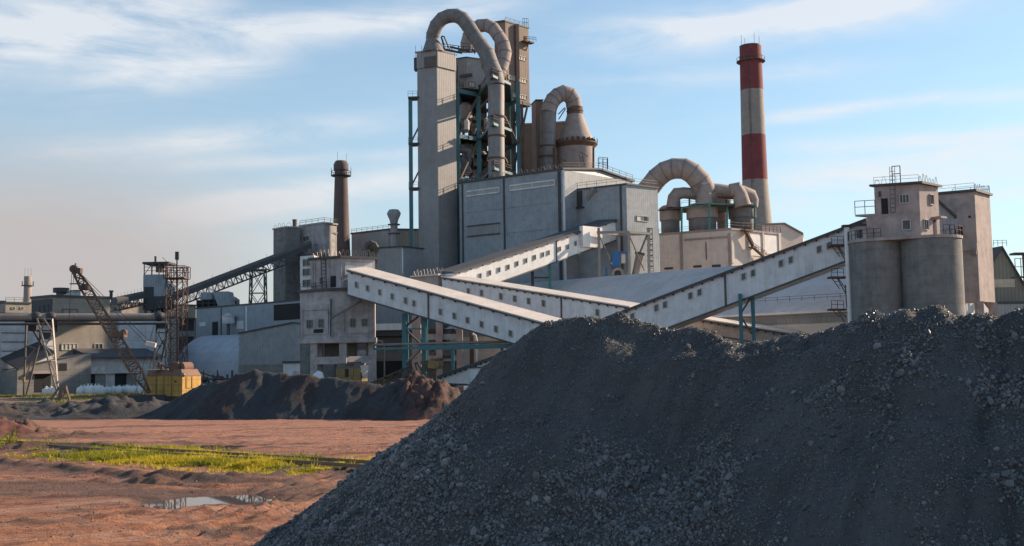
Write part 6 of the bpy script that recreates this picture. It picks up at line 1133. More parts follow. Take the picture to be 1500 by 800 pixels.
for y in (150, 215, 300, 440, 520, 590): part(T, 'service_floor', M['steel_dark'], lambda m: (m.prism([g5(412, 350, 276).xy, g5(590, 350, 276).xy, g5(590, 350, 290).xy, g5(412, 350, 290).xy], g5(0, y, 283).z, g5(0, y, 283).z+.2), m.rail([V3(g5(412, 350, 276), g5(0, y, 283).z), V3(g5(590, 350, 276), g5(0, y, 283).z)], 1.2, 1.5, .08)), 0)
T = thing('vessel_casing', 'many-sided grey casing with a small window between the two duct arches', 'casing', g5(480, 60, 272))
def f4(x, y, D=266): return at(K('c4', x, y), D)
(pl, zv) = plan([K('c4', 383, 388), K('c4', 460, 376), K('c4', 580, 392)], 270); vb = f4(0, 588, 270).z; VP = [pl[0], pl[1], pl[2], pl[2]+Vector((1, 6, 0)), pl[0]+Vector((1, 9, 0))]
part(T, 'wall', M['shaft_metal'], lambda m: m.prism([p.xy for p in VP], vb, zv), 0); part(T, 'roof', M['edge_dark'], lambda m: slab(m, [p.xy for p in VP], zv, .25, .2), 0); window(T, pl[1], pl[2], *K('c4', 474, 535), *K('c4', 513, 568), 2, 1, glass='cream_win', frame='edge_dark'); panel(T, 'doorway', pl[1], pl[2], *K('c4', 538, 553), *K('c4', 553, 600), M['dark_open'], .06)
part(T, 'roof_frame', M['steel_dark'], lambda m: (m.beam(f4(300, 320, 266), f4(430, 345, 268), .45), m.beam(f4(350, 305, 270), f4(480, 335, 272), .4), [m.beam(f4(x, 340, 268), f4(x, 300, 268), .2) for x in (310, 360, 410, 440, 480, 520)], m.rail([f4(300, 320, 266), f4(440, 340, 268), f4(560, 345, 270)], 1.4, 1.3, .12), m.beam(f4(315, 240, 262), f4(350, 320, 264), .3), m.beam(f4(295, 240, 262), f4(320, 320, 263), .3), m.beam(f4(295, 235, 262), f4(318, 240, 262), .25), m.beam(f4(510, 285, 274), f4(548, 330, 275), .3), m.beam(f4(512, 350, 274), f4(512, 285, 274), .3), m.beam(f4(548, 330, 275), f4(505, 340, 275), .3)))
part(T, 'side_bracket', M['steel_dark'], lambda m: (m.beam(f4(415, 500, 267), f4(495, 488, 268), .5, .8), m.beam(f4(400, 540, 267), f4(400, 430, 267), .3), m.rail([f4(390, 560, 266.5), f4(440, 575, 267.5)], 1.4, .8, .1)))
def vessel(lb, x0, x1, y0, y1, D, mt, cone=0, top=0):
    c_ = g5((x0+x1)/2, y0, D); r_ = px2m(D, (x1-x0)/2/4.445); T = thing('preheater_vessel', lb, 'vessel', g5((x0+x1)/2, y1, D), 'vessels inside the steel tower frame'); za, zb_ = g5(0, y0, D).z, g5(0, y1, D).z
    part(T, 'shell', M[mt], lambda m: m.lathe(c_, [(r_, zb_), (r_, za), (r_*.5, za+r_*.5)], 24))
    if cone: zc = g5(0, cone, D).z; part(T, 'cone', M['duct_grey'], lambda m: m.lathe(c_, [(r_*.25, zc), (r_, zb_-.01)], 24))
vessel('large upright vessel behind the left teal column, upper floor', 412, 497, 165, 250, 274, 'dusty_pink', 335); vessel('small white upright vessel on the middle floor', 442, 478, 262, 320, 268, 'pale_block', 338); vessel('rust-brown conical vessel in the middle of the upper floor', 480, 530, 250, 300, 279, 'dusty_pink', 350)
vessel('dark vessel on the lower floor behind the left teal column', 425, 505, 420, 470, 276, 'duct_grey', 600); vessel('brown upright vessel between the middle teal column and the wide duct, lower floor', 500, 562, 410, 640, 281, 'dusty_pink'); vessel('yellow-brown small vessel hanging near the wide duct', 572, 598, 250, 318, 276, 'roof_cream', 335); vessel('dark brown hopper beside the wide duct, lowest floor', 562, 612, 535, 560, 280, 'rust', 640); vessel('round dark vessel high behind the wide duct', 500, 590, 120, 200, 284, 'duct_grey', 330)
T = thing('slanted_pipe', 'slanting grey pipe between vessels on the lower floor of the steel frame', 'pipe', g5(450, 560, 272)); part(T, 'pipe', M['duct_grey'], lambda m: m.tube([g5(x, y, 271) for x, y in ((425, 500), (440, 530), (465, 580), (485, 600))], 1.1, 12)); part(T, 'upper_elbow', M['duct_grey'], lambda m: m.tube([g5(x, y, 271) for x, y in ((420, 440), (455, 445), (485, 455), (490, 500))], .8, 12))
# the two arched ducts
T = thing('arched_duct', 'first great grey duct arching from the tall shaft down to a wide upright duct', 'duct', f4(250, 330, 264), 'arched ducts of the steel tower')
part(T, 'flare', M['duct_grey'], lambda m: m.tube([f4(x, y, 263) for x, y in ((243, 345), (240, 300), (236, 262))], [2.9, 2.2, 1.62], 20))
pa1 = [(236, 262), (240, 225), (262, 165), (300, 122), (345, 104), (392, 102), (432, 122), (470, 168), (505, 225), (550, 290), (590, 345), (612, 420), (642, 490), (652, 560)]
part(T, 'arch', M['duct_grey'], lambda m: m.tube([f4(x, y, 263-i*.4) for i, (x, y) in enumerate(pa1)], [1.6+.02*i for i in range(10)]+[1.95, 2.1, 2.15, 2.05], 20), 25)
part(T, 'flange', M['duct_grey'], lambda m: m.rings([f4(x, y, 263-i*.4) for i, (x, y) in enumerate(pa1)], [1.6+.02*i for i in range(10)]+[1.95, 2.1, 2.15, 2.05], .09, .22), 30)
part(T, 'riser', M['duct_blue'], lambda m: m.tube([f4(652, 560, 257.8), f4(653, 640, 257.8), g5(652, 250, 257.8), g5(656, 640, 257.8)], 1.97, 26), 30)
for y in (235, 360, 505): part(T, 'collar', M['rust'], lambda m: m.lathe(g5(654, y, 257.8), [(1.99, g5(654, y, 257.8).z), (2.2, g5(654, y, 257.8).z), (2.2, g5(654, y, 257.8).z+.35), (1.99, g5(654, y, 257.8).z+.35)], 26))
T = thing('arched_duct', 'second great brownish duct arch, behind and right of the first', 'duct', f4(465, 330, 276), 'arched ducts of the steel tower')
pa2 = [(462, 345), (462, 285), (475, 235), (505, 195), (545, 168), (590, 165), (632, 185), (668, 235), (700, 290), (712, 345), (700, 400), (680, 455), (660, 520)]
part(T, 'arch', M['dusty_pink'], lambda m: m.tube([f4(x, y, 280-i*.6) for i, (x, y) in enumerate(pa2)], 1.68, 20), 25); part(T, 'flange', M['duct_grey'], lambda m: m.rings([f4(x, y, 280-i*.6) for i, (x, y) in enumerate(pa2)], 1.68, .09, .22), 30); part(T, 'collar', M['rust'], lambda m: m.tube([f4(461, 335, 280.2), f4(461, 322, 280.1)], 1.95, 20))
# brown penthouse box
(pl, zx) = plan([K('c4', 640, 152), K('c4', 712, 141), K('c4', 862, 186)], 284); zb_ = wallpt(pl[1], pl[2], K('c4', 790, 655)).z; XP = [pl[0], pl[1], pl[2], pl[0]+pl[2]-pl[1]]
T = thing('brown_tower_block', 'tall brown clad box high up behind the duct arches, with pale windows', 'tower block', V3(pl[1], zb_)); part(T, 'wall', M['brown_metal'], lambda m: m.prism([p.xy for p in XP], zb_, zx-.01), 0); part(T, 'roof', M['edge_dark'], lambda m: slab(m, [p.xy for p in XP], zx, .4, .3), 0)
for (x0, y0, x1, y1) in ((797, 368, 845, 392), (730, 494, 773, 520), (800, 513, 850, 538), (736, 606, 775, 630), (803, 620, 850, 645)): window(T, pl[1], pl[2], *K('c4', x0, y0), *K('c4', x1, y1), 3, 1, glass='cream_win', fw=.15)
n = nrm(pl[1], pl[2]); p = wallpt(pl[1], pl[2], K('c4', 784, 400)); part(T, 'rain_pipe', M['brown_metal'], lambda m: m.beam(V3(p, 30)+n*.5, V3(p, zx)+n*.5, .9), 0)
panel(T, 'door', pl[1], pl[2], *K('c4', 836, 240), *K('c4', 848, 278), M['dark_open'], .06); bp_ = wallpt(pl[1], pl[2], K('c4', 845, 283)); part(T, 'balcony', M['rust'], lambda m: (m.box(bp_+n*.7, 3.6, 1.6, .35, math.atan2(pl[2].y-pl[1].y, pl[2].x-pl[1].x)), m.rail([bp_+n*1.4+Vector((-1.6, -.6, .3)), bp_+n*1.4+Vector((1.8, .6, .3))], 1.2, .8, .09), m.beam(bp_+n*1.2, bp_-Vector((0, 0, 2)), .2)))
part(T, 'roof_railing', M['steel'], lambda m: (m.rail([V3(pl[1], zx+.4), V3(pl[2], zx+.4)], .9, 1.6, .07), m.rail([V3(pl[2], zx+.4)+Vector((-1.5, -.5, 0)), V3(pl[2], zx+.4)], 2.3, .5, .09)))
part(T, 'under_frame', M['steel'], lambda m: (m.beam(V3(XP[1], zb_-.5), V3(XP[2], zb_-.5), .9, .8), m.beam(V3(XP[2], zb_-.5), V3(XP[3], zb_-.5), .9, .8), [m.beam(V3(q, 0)+Vector((0, 1.5, 0)), V3(q, zb_), .8) for q in (XP[1]*.7+XP[2]*.3, XP[1]*.35+XP[2]*.65, XP[3])]), 0)
# ---------------------------------------------------------------- twin silos, pink house, tall tower, right shed
def g1(x, y, D): return at(K('d1', x, y), D)
T = thing('twin_silo', 'pair of joined dark concrete silos under the pink house', 'silo', V3(g1(500, 600, 158), 0)); sA = g1(397, 500, 154); sB = g1(634, 500, 151.5); rA, rB = 3.95*1.0, 4.22; zs = g1(630, 350, 147.5).z
part(T, 'silo_shell', M['conc_dark'], lambda m: m.lathe(sA, [(px2m(154, 37.5), 0), (px2m(154, 37.5), zs)], 48)); part(T, 'silo_shell', M['conc_dark'], lambda m: m.lathe(sB, [(px2m(151.5, 44), 0), (px2m(151.5, 44), zs)], 48))
def deck(m):
    pts = []; 
    for c_, r_, a0, a1 in ((sB, px2m(151.5, 45.5), -1.9, 1.35), (sA, px2m(154, 39), 1.2, 4.4)):
        pts += [(c_.x+r_*math.cos(a0+(a1-a0)*k/18), c_.y+r_*math.sin(a0+(a1-a0)*k/18)) for k in range(19)]
    m.prism(pts, zs+.02, zs+.42)
part(T, 'deck', M['conc_pink'], deck, 0)
def drail(m):
    pts = [V3((sB.x+px2m(151.5, 45)*math.cos(a), sB.y+px2m(151.5, 45)*math.sin(a)), zs+.42) for a in np.linspace(-1.5, .9, 12)]; m.rail(pts, 1.3, 1.0, .07)
    pts = [V3((sA.x+px2m(154, 38)*math.cos(a), sA.y+px2m(154, 38)*math.sin(a)), zs+.42) for a in np.linspace(2.6, 4.6, 9)]; m.rail(pts, 1.3, 1.0, .07)
part(T, 'deck_railing', M['rust'], drail)
T = thing('silo_house', 'two-storey pink rendered house standing on top of the twin silos', 'house', V3(g1(580, 340, 150), zs+.42))
pl = [g1(385, 130, 155), None, None]; (pl, zu) = plan([K('d1', 580, 117), K('d1', 386, 129), K('d1', 663, 131)], 150); C_, L_, R_ = pl; HP = [L_, C_, R_, L_+R_-C_]
L2 = L_+(L_-C_)*.20; HP2 = [L2, C_, R_, L2+R_-C_]; zm = wallpt(L_, C_, K('d1', 480, 250)).z
n_ = Vector((0, .05, 0)); part(T, 'lower_wall', M['conc_pink'], lambda m: m.prism([p.xy for p in HP2], zs+.43, zm), 0); part(T, 'upper_wall', M['conc_pink'], lambda m: m.prism([p.xy for p in HP], zm+.3, zu-.01), 0); part(T, 'mid_slab', M['conc_pink'], lambda m: m.prism([(L2+(L2-C_).normalized()*1.5).xy, L2.xy, C_.xy, R_.xy, (L_+R_-C_).xy, (L2+R_-C_).xy], zm+.01, zm+.29), 0)
part(T, 'roof', M['edge_dark'], lambda m: slab(m, [p.xy for p in HP], zu, .3, .55), 0); part(T, 'roof_railing', M['steel_dark'], lambda m: (m.rail([V3(L_, zu+.3), V3(C_, zu+.3)], 1.0, 2.2, .04), m.hoops([V3(C_, zu+.3), V3(R_, zu+.3)], 1.15, .8, .045), m.hoops([V3(L_, zu+.3), V3(L_+(C_-L_)*.3, zu+.3)], 1.0, .8, .045), m.rail([V3(L_+(C_-L_)*k, zu+.3) for k in (.42, .6)], 2.4, .6, .1)))
window(T, L_, C_, *K('d1', 496, 163), *K('d1', 538, 200), 3, 1, frame='frame_white'); window(T, L_, C_, *K('d1', 508, 274), *K('d1', 544, 316), 1, 1); panel(T, 'door', L_, C_, *K('d1', 418, 180), *K('d1', 447, 248), M['dark_open'], .06)
window(T, C_, R_, *K('d1', 626, 163), *K('d1', 642, 206), 2, 1, glass='dark_open'); window(T, C_, R_, *K('d1', 602, 272), *K('d1', 620, 316), 2, 1); panel(T, 'door', C_, R_, *K('d1', 645, 275), *K('d1', 657, 340), M['dark_open'], .06)
panel(T, 'door_canopy', C_, R_, *K('d1', 636, 262), *K('d1', 662, 270), M['conc_pink'], 1.4)
part(T, 'ladder', M['steel_dark'], lambda m: m.ladder(V3(wallpt(L_, C_, K('d1', 468, 250)), zm+.3)+nrm(L_, C_)*.3, V3(wallpt(L_, C_, K('d1', 468, 120)), zu+2.6)+nrm(L_, C_)*.3, .7, .07)); panel(T, 'wall_lamp', L_, C_, *K('d1', 406, 150), *K('d1', 416, 172), M['steel_dark'], .3)
part(T, 'balcony_railing', M['rust'], lambda m: (m.rail([V3(L2+(L2-C_).normalized()*1.5, zm+.3), V3(L_, zm+.3)], 1.9, .9, .08),))
(pl, zt_) = plan([K('d1', 822, 150), K('d1', 658, 164), K('d1', 888, 168)], 166); C3, L3, R3_ = pl; TP = [L3, C3, R3_, L3+R3_-C3]; zbm = wallpt(C3, R3_, K('d1', 870, 628)).z
T = thing('tall_bin_tower', 'tall plain concrete tower on short legs at the far right, behind the silos', 'industrial tower', V3(C3, 0)); part(T, 'wall', M['conc_pink'], lambda m: m.prism([p.xy for p in TP], zbm, zt_-.01), 0); part(T, 'roof', M['edge_dark'], lambda m: slab(m, [p.xy for p in TP], zt_, .35, .45), 0)
part(T, 'roof_railing', M['steel_dark'], lambda m: (m.rail([V3(L3, zt_+.35), V3(C3, zt_+.35)], 1.0, 2.4, .045), m.hoops([V3(C3, zt_+.35), V3(R3_, zt_+.35)], 1.15, .8, .05), m.rail([V3(R3_, zt_+.35), V3(TP[3], zt_+.35)], 1.2, 2, .06)))
panel(T, 'ledge', L3, C3, *K('d1', 735, 376), *K('d1', 834, 408), M['conc_pink'], .25, 'protruding band'); panel(T, 'small_window', L3, C3, *K('d1', 796, 255), *K('d1', 806, 264), M['dark_open'], .05); panel(T, 'wall_box', L3, C3, *K('d1', 808, 400), *K('d1', 832, 425), M['conc_panel'], .6)
for q in (C3, R3_, L3, TP[3]): part(T, 'leg', M['conc_pink'], lambda m: m.box(V3(q*.9+(TP[0]+TP[2])*.05, 0), 1.0, 1.0, zbm), 0)
ga, gb = g1(655, 200, 163), g1(742, 260, 163); T = thing('bridge_room', 'pale blue lean-to with a steep dark roof between pink house and tall tower', 'lean-to', V3(ga, zs+.42)); part(T, 'wall', M['blue_shed'], lambda m: m.prism([ga.xy, gb.xy, (gb+Vector((0, 4, 0))).xy, (ga+Vector((0, 4, 0))).xy], zs-3, [g1(655, 182, 163).z, g1(742, 262, 163).z, g1(742, 262, 163).z, g1(655, 182, 163).z]), 0)
part(T, 'roof', M['edge_dark'], lambda m: m.hexa([g1(650, 178, 162.5), g1(746, 266, 162.5), g1(746, 266, 162.5)+Vector((0, 5, 0)), g1(650, 178, 162.5)+Vector((0, 5, 0))], [g1(650, 168, 162.5), g1(746, 254, 162.5), g1(746, 254, 162.5)+Vector((0, 5, 0)), g1(650, 168, 162.5)+Vector((0, 5, 0))]), 0)
# outside stairs on the silo's left and the white riser pipe
T = thing('silo_stair', 'rusty zigzag steel stair with landings on the left of the twin silos', 'stair', V3(g1(250, 690, 158), 0))
for y in (380, 520, 660): part(T, 'landing', M['rust'], lambda m: (m.hexa([g1(196, y+6, 157), g1(268, y+6, 157), g1(268, y+6, 157)+Vector((0, 1.6, 0)), g1(196, y+6, 157)+Vector((0, 1.6, 0))], [g1(196, y-2, 157), g1(268, y-2, 157), g1(268, y-2, 157)+Vector((0, 1.6, 0)), g1(196, y-2, 157)+Vector((0, 1.6, 0))]), m.rail([g1(202, y, 157), g1(255, y, 157)], 1.2, .8, .07)), 0)
for y in (380, 520, 655): part(T, 'flight', M['rust'], lambda m: (m.ladder(g1(215, y+4, 157.6), g1(250, y+(52 if y < 600 else 40), 157.6), .9, .1), m.beam(g1(225, y+4, 157.3), g1(268, y+80, 157.3), .12), m.beam(g1(262, y-100 if y > 400 else y-20, 157.3), g1(268, y, 157.3), .12)), 0)
T = thing('riser_pipe', 'pale upright pipe with a bent top at the left edge of the twin silos', 'pipe', V3(g1(278, 690, 155), 0)); b0_ = V3(g1(276, 500, 155.5), 0); part(T, 'pipe', M['gal_white'], lambda m: m.tube([b0_, V3(b0_, g1(268, 306, 155.5).z)], .42, 14)); part(T, 'top_beam', M['steel'], lambda m: m.beam(g1(256, 302, 155.5), g1(392, 290, 155.5), .3, .3), 0); part(T, 'stay', M['rust'], lambda m: m.beam(g1(378, 295, 155), g1(400, 345, 155), .3), 0)
part(T, 'cap', M['steel_dark'], lambda m: m.box(V3(b0_, g1(268, 306, 155.5).z), 1.3, 1.0, .35), 0)
A_, P_, Z_ = g1(896, 462, 205), g1(940, 396, 205), g1(1045, 575, 205); far_ = Vector((-3, 14, 0)); T = thing('green_shed', 'greenish corrugated gabled shed at the right edge', 'building', V3(A_, 0))
part(T, 'wall', M['green_shed'], lambda m: m.hexa([V3(A_, 0), V3(Z_, 0), Z_, P_, A_], [V3(A_, 0)+far_, V3(Z_, 0)+far_, Z_+far_, P_+far_, A_+far_]), 0); o_ = Vector((0, -.5, 0)); h_ = Vector((0, 0, .4))
part(T, 'roof', M['edge_dark'], lambda m: (m.hexa([P_+o_, Z_+o_, Z_+far_, P_+far_], [P_+o_+h_, Z_+o_+h_, Z_+far_+h_, P_+far_+h_]), m.hexa([A_+o_, P_+o_, P_+far_, A_+far_], [A_+o_+h_, P_+o_+h_, P_+far_+h_, A_+far_+h_])), 0)
panel(T, 'window_strip', A_, Z_, *K('d1', 904, 531), *K('d1', 996, 566), M['cream_win'], .12); part(T, 'railing', M['steel_dark'], lambda m: m.rail([P_+h_+Vector((-1.5, 0, 0)), P_+h_+Vector((1, 0, 0))], 1.1, .8, .07))
B = Bld('low_link', 'low blue-grey link wall below the tall tower at the right', 'building', [K('d1', 780, 640), K('d1', 1100, 636)], 200, mat='blue_shed', depth=6); 
T = thing('platform_post', 'thin railed post platform cut by the right edge of the photo', 'platform', V3(g1(1034, 600, 190), 0)); p = g1(1034, 420, 190); part(T, 'post', M['steel'], lambda m: m.beam(V3(p, 0), p, .35)); part(T, 'top_plate', M['steel_dark'], lambda m: m.box(p-Vector((0, 0, .2)), 4.0, 2, .35)); part(T, 'platform', M['steel_dark'], lambda m: (m.box(V3(p, g1(1034, 524, 190).z), 4, 2, .2), m.rail([V3(p, g1(1034, 522, 190).z)+Vector((x, -1, 0)) for x in (-2, 2)], 3.2, 1, .1)))
# ================================================================== MACHINES AND YARD THINGS
L_ = at(K('e3', 425, 670), 157); C_ = at(K('e3', 780, 672), 151); R_ = at(K('e3', 962, 560), 155); zb_ = C_.z; ze = at(K('e3', 780, 474), 151).z; HPo = [L_, C_, R_, L_+R_-C_]; ctr = (L_+R_)/2; ctr.z = 0
T = thing('dragline_crane', 'old yellow dragline crane with a rusty roof and a long lattice boom raised left', 'crane', ctr); CR_T = T
part(T, 'cab_wall', M['yellow'], lambda m: m.prism([p.xy for p in HPo], zb_, ze), 0)
def croof(m):
    c = Vector((ctr.x, ctr.y)); top = [V3((p.xy-c)*.86+c, ze+.95) for p in HPo]; bot = [V3((p.xy-c)*1.02+c, ze+.01) for p in HPo]; m.hexa(bot, top)
part(T, 'cab_roof', M['rust_roof'], croof, 0)
part(T, 'base_frame', M['steel_dark'], lambda m: (m.prism([(p.xy-ctr.xy)*.8+ctr.xy for p in HPo], zb_-.5, zb_-.02), m.lathe(ctr, [(1.6, .9), (1.6, zb_-.5)], 24)), 0)
for s_ in (-1, 1): part(T, 'track', M['steel_dark'], lambda m: (m.box(V3(ctr, .02)+Vector((-1.6+s_*.3, s_*2.0, 0)), 8.6, 1.0, .95, .04), [m.tube([V3(ctr, .48)+Vector((-1.6+dx, s_*2-.56, 0)), V3(ctr, .48)+Vector((-1.6+dx, s_*2+.56, 0))], .44, 12) for dx in (-3.8, -2.2, -.7, .9, 2.4, 3.8)]), 0)
part(T, 'engine_drum', M['rust_roof'], lambda m: m.tube([at(K('e3', 768, 388), 153), at(K('e3', 858, 384), 154.5)], .72, 18)); part(T, 'roof_winch', M['rust'], lambda m: (m.box(at(K('e3', 715, 415), 153.5), 1.5, 1.2, .9), m.tube([at(K('e3', 650, 350), 153.5), at(K('e3', 690, 355), 153.5), at(K('e3', 745, 352), 153.5)], [.18, .32, .3], 10), m.ball(at(K('e3', 558, 372), 155), .38, .38, .55)))
part(T, 'roof_hatch', M['roof_cream'], lambda m: m.box(V3(at(K('e3', 550, 400), 155), ze+.9), 3.2, 1.2, .14, -.1)); part(T, 'lamp', M['steel_light'], lambda m: m.ball(at(K('e3', 790, 462), 150.6), .3, .25, .3))
n = nrm(C_, R_); panel(T, 'door', C_, R_, *K('e3', 872, 476), *K('e3', 915, 590), M['yellow'], .1); panel(T, 'door', C_, R_, *K('e3', 815, 480), *K('e3', 862, 590), M['yellow'], .1); panel(T, 'vent_hole', L_, C_, *K('e3', 705, 520), *K('e3', 722, 535), M['dark_open'], .04)
for x in (522, 598, 675): panel(T, 'panel_rib', L_, C_, *K('e3', x, 478), *K('e3', x+5, 668), M['yellow_dirty'], .07)
panel(T, 'panel_rib', L_, C_, *K('e3', 427, 556), *K('e3', 778, 562), M['yellow_dirty'], .06)
ft = at((219, 576), 153.5); tip = at(K('c1', 322, 134), 149); k1 = .16; k2 = .86; pA = ft+(tip-ft)*k1; pB = ft+(tip-ft)*k2
part(T, 'boom', M['boom'], lambda m: (m.truss(ft, pA, 1.6, .25, 3, .11, w2=1.45, h2=1.35, kind='z'), m.truss(pA, pB, 1.5, 1.4, 18, .115, w2=1.3, h2=1.15, kind='z'), m.truss(pB, tip, 1.3, 1.15, 3, .13, w2=.7, h2=.6)))
part(T, 'boom_sheave', M['rust'], lambda m: (m.tube([tip+Vector((0, -.35, .1)), tip+Vector((0, .35, .1))], .55, 16), m.box(tip+Vector((.6, 0, -.5)), .8, .9, .7), m.beam(tip, tip+Vector((.2, 0, .9)), .16)))
mid = at(K('c1', 520, 412), 151); part(T, 'boom_bracket', M['rust'], lambda m: (m.box(mid-Vector((0, 0, .5)), 1.6, 1.5, .8), m.tube([mid+Vector((.6, -.4, .2)), mid+Vector((.6, .4, .2))], .4, 12))); part(T, 'boom_bracket', M['rust'], lambda m: m.box(pB-Vector((0, 0, .3)), 1.3, 1.2, .6))
blk = at(K('c1', 652, 455), 151); part(T, 'pulley_block', M['roof_cream'], lambda m: (m.beam(at(K('c1', 634, 452), 151), at(K('c1', 676, 462), 151), .55, .6),)); gan = at(K('c1', 700, 545), 153.5)
part(T, 'cable', M['steel_dark'], lambda m: (m.beam(tip, at(K('c1', 634, 452), 151), .07), m.beam(tip+Vector((.1, .5, .1)), at(K('c1', 650, 445), 151.4), .07), [m.beam(at(K('c1', 672, 460), 151)+Vector((0, d_, 0)), gan+Vector((0, d_, 0)), .05) for d_ in (-.3, .3)]))
hk = at(K('c1', 319, 195), 149); part(T, 'cable', M['steel_dark'], lambda m: (m.beam(tip+Vector((-.3, 0, 0)), V3(at(K('c1', 297, 420), 149), 11), .055), m.beam(tip+Vector((-.1, 0, 0)), hk, .055), m.beam(V3(hk, hk.z)+Vector((-.5, 0, 0)), hk+Vector((.5, 0, 0)), .16)))
part(T, 'a_frame', M['boom'], lambda m: (m.beam(V3(gan, ze+.8), gan, .25), m.beam(V3(gan, ze+.8)+Vector((1.6, 0, 0)), gan, .2)))
# second, derelict dragline with its boom lying on the ground
def f5(x, y, D): return at(K('e5', x, y), D)
L_, C_, R_ = f5(415, 440, 177), f5(705, 460, 174), f5(790, 440, 176); zb_ = f5(705, 470, 174).z; ze = f5(705, 318, 174).z; HPo = [L_, C_, R_, L_+R_-C_]; ctr = (L_+R_)/2; ctr.z = 0
T = thing('derelict_excavator', 'derelict ochre excavator cab half hidden by the spoil heap, its boom lying to the right', 'excavator', ctr)
part(T, 'cab_wall', M['yellow_dirty'], lambda m: m.prism([p.xy for p in HPo], max(zb_, .6), ze), 0); part(T, 'cab_roof', M['steel'], lambda m: m.hexa([V3(p, ze+.01) for p in HPo], [V3((p.xy-ctr.xy)*.9+ctr.xy, ze+.85) for p in HPo]), 0)
for (x0, x1, y0, y1) in ((480, 520, 325, 420), (530, 565, 325, 420), (575, 625, 325, 420)): panel(T, 'door', L_, C_, *K('e5', x0, y0), *K('e5', x1, y1), M['yellow_dirty' if x0 != 530 else 'dark_open'], .08)
part(T, 'end_plate', M['roof_cream'], lambda m: m.hexa([f5(738, 445, 173.3), f5(790, 430, 174), f5(790, 430, 174.6), f5(738, 445, 173.9)], [f5(700, 285, 173.3), f5(800, 275, 174), f5(800, 275, 174.6), f5(700, 285, 173.9)]), 0)
part(T, 'roof_gear', M['rust'], lambda m: (m.beam(f5(545, 258, 175), f5(700, 250, 175), .35, .3), [m.beam(f5(x, 285, 175), f5(x+15, 240, 175), .2) for x in (550, 590, 640, 690)])); part(T, 'base_frame', M['steel_dark'], lambda m: m.lathe(ctr, [(2.6, 0), (2.6, .6), (1.5, max(zb_, .6))], 20))
part(T, 'boom', M['boom'], lambda m: (m.truss(V3(e4(-20, 545, 172), 1.3), e4(300, 470, 170), 1.3, 1.2, 9, .12, kind='z'), m.truss(e4(400, 440, 170), e4(550, 410, 169), 1.3, 1.3, 5, .2, w2=1.0), m.beam(e4(330, 410, 170), e4(360, 520, 170), .2), m.beam(e4(345, 410, 170), e4(410, 510, 170), .2), m.beam(e4(330, 415, 170), e4(355, 410, 170), .35)))
part(T, 'boom_head', M['yellow_dirty'], lambda m: m.beam(e4(440, 420, 169), e4(565, 430, 169), 1.0, 1.2))
T = thing('white_cover', 'small crumpled white tarpaulin heap at the left of the derelict excavator', 'tarpaulin', f5(205, 395, 172)); p = f5(205, 400, 172)
mt_ = M['bag']; m = MB(); m.ball(V3(p, .3), 1.5, 1.2, max(.6, f5(205, 372, 172).z), 14, 7); o = m.build('sheet', mt_, T, 60)
for v in o.data.vertices: v.co += Vector((R.gauss(0, .08), R.gauss(0, .08), R.gauss(0, .1)))
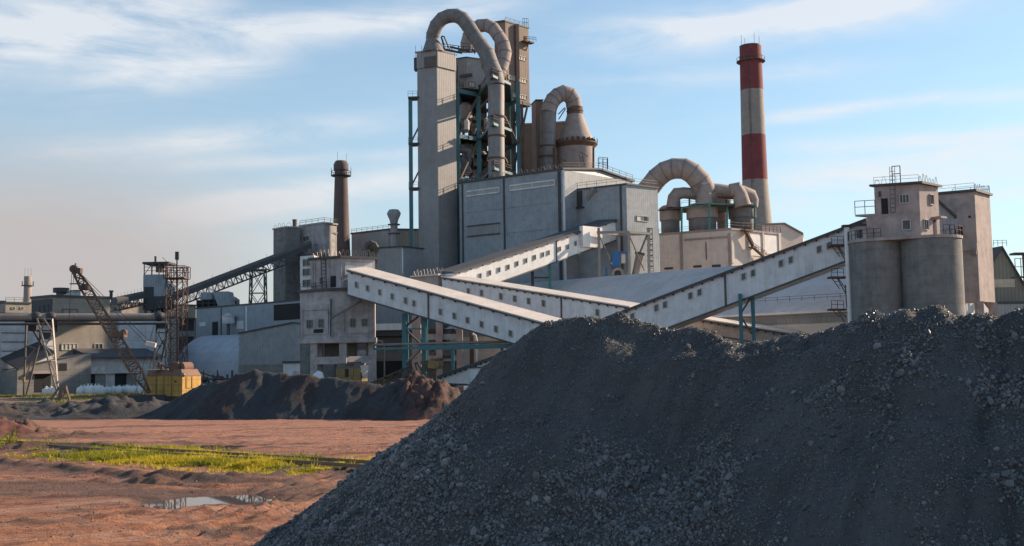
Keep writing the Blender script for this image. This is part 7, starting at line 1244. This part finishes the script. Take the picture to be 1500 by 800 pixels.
# white bags by the left hall
def bagmesh():
    m = MB(); n = 14; prof = [(.50, 0), (.60, .12), (.63, .55), (.60, .95), (.42, 1.15), (.14, 1.32), (.10, 1.42), (.19, 1.55)]
    vs = []; fs = []
    for r, z in prof:
        for j in range(n):
            a = 2*math.pi*j/n; sq = 1/max(abs(math.cos(a)), abs(math.sin(a)))**.55 if z < 1.1 else 1; k = r*sq*(1+.06*math.sin(3*a+z*5)+R.uniform(-.03, .03)); vs.append((k*math.cos(a), k*math.sin(a), z))
    for i in range(len(prof)-1):
        for j in range(n): a = i*n+j; b = i*n+(j+1) % n; fs.append((a, b, b+n, a+n))
    fs += [tuple(range(n-1, -1, -1)), tuple(range(len(vs)-n, len(vs)))]; m.add(vs, fs); return m
bags = [bagmesh().build('bulk_bag', M['bag'], None, 50) for _ in range(3)]; used = set()
spots = []
for k in range(7): spots.append((352+k*15+R.uniform(-3, 3), 211+R.uniform(-.6, .6), 1.25, 0))
for k in range(16): spots.append((438+k*11+R.uniform(-3, 3), 214.5+R.uniform(-1, 1), 1.0, 0))
for k in range(13): spots.append((505+k*8.5+R.uniform(-2, 2), 217+R.uniform(-.5, .5), 1.0, 1))
for k in range(3): spots.append((203+k*19, 206, 1.2, 2))
for i, (x, D, s_, grp) in enumerate(spots):
    k = i % 3; o = bags[k] if k not in used else bags[k].copy()
    if k in used: SC.collection.objects.link(o)
    used.add(k); p = at(K('c1', x, 660), D); p.z = 0; o.location = p; o.scale = (s_, s_, s_*R.uniform(.85, 1.1)); o.rotation_euler = (R.uniform(-.06, .06), R.uniform(-.06, .06), R.uniform(0, 3))
    lb = ('large white bulk bag in the front cluster before the first doorway of the white annex', 'white bulk bag in the row left of the crane boom foot', 'white bulk bag of the tight back row beside the crane boom foot', 'white bulk bag standing alone with two others behind the pale trestle')[0 if i < 7 else 1 if i < 23 else 2 if i < 36 else 3]
    tag(o, lb, 'bulk bag', ('front cluster of white bulk bags', 'row of white bulk bags', 'back row of white bulk bags', 'three white bulk bags behind the trestle')[0 if i < 7 else 1 if i < 23 else 2 if i < 36 else 3])
# timber tripod
T = thing('timber_stand', 'rough timber sawhorse stand on the grass, in front of the pale trestle', 'stand', V3(at((88, 592), 164), 0)); q = lambda x, y, D: at(K('e2', x, y), D)
for (a, b) in (((462, 625), (385, 750)), ((490, 625), (467, 752)), ((515, 625), (548, 772)), ((470, 625), (452, 740))): part(T, 'leg', M['wood'], lambda m: m.beam(q(*a, 163), V3(q(*b, 162), .02), .26), 0)
part(T, 'brace', M['wood'], lambda m: m.beam(q(470, 735, 162.4), q(518, 655, 162.6), .2), 0); part(T, 'top_beam', M['wood'], lambda m: m.beam(q(455, 628, 163), q(522, 624, 163), .35), 0)
# fence along the left hall's yard
T = thing('yard_beams', 'row of low dark concrete blocks lying before the left hall', 'blocks', V3(at((300/1, 590), 150), 0)) if False else None
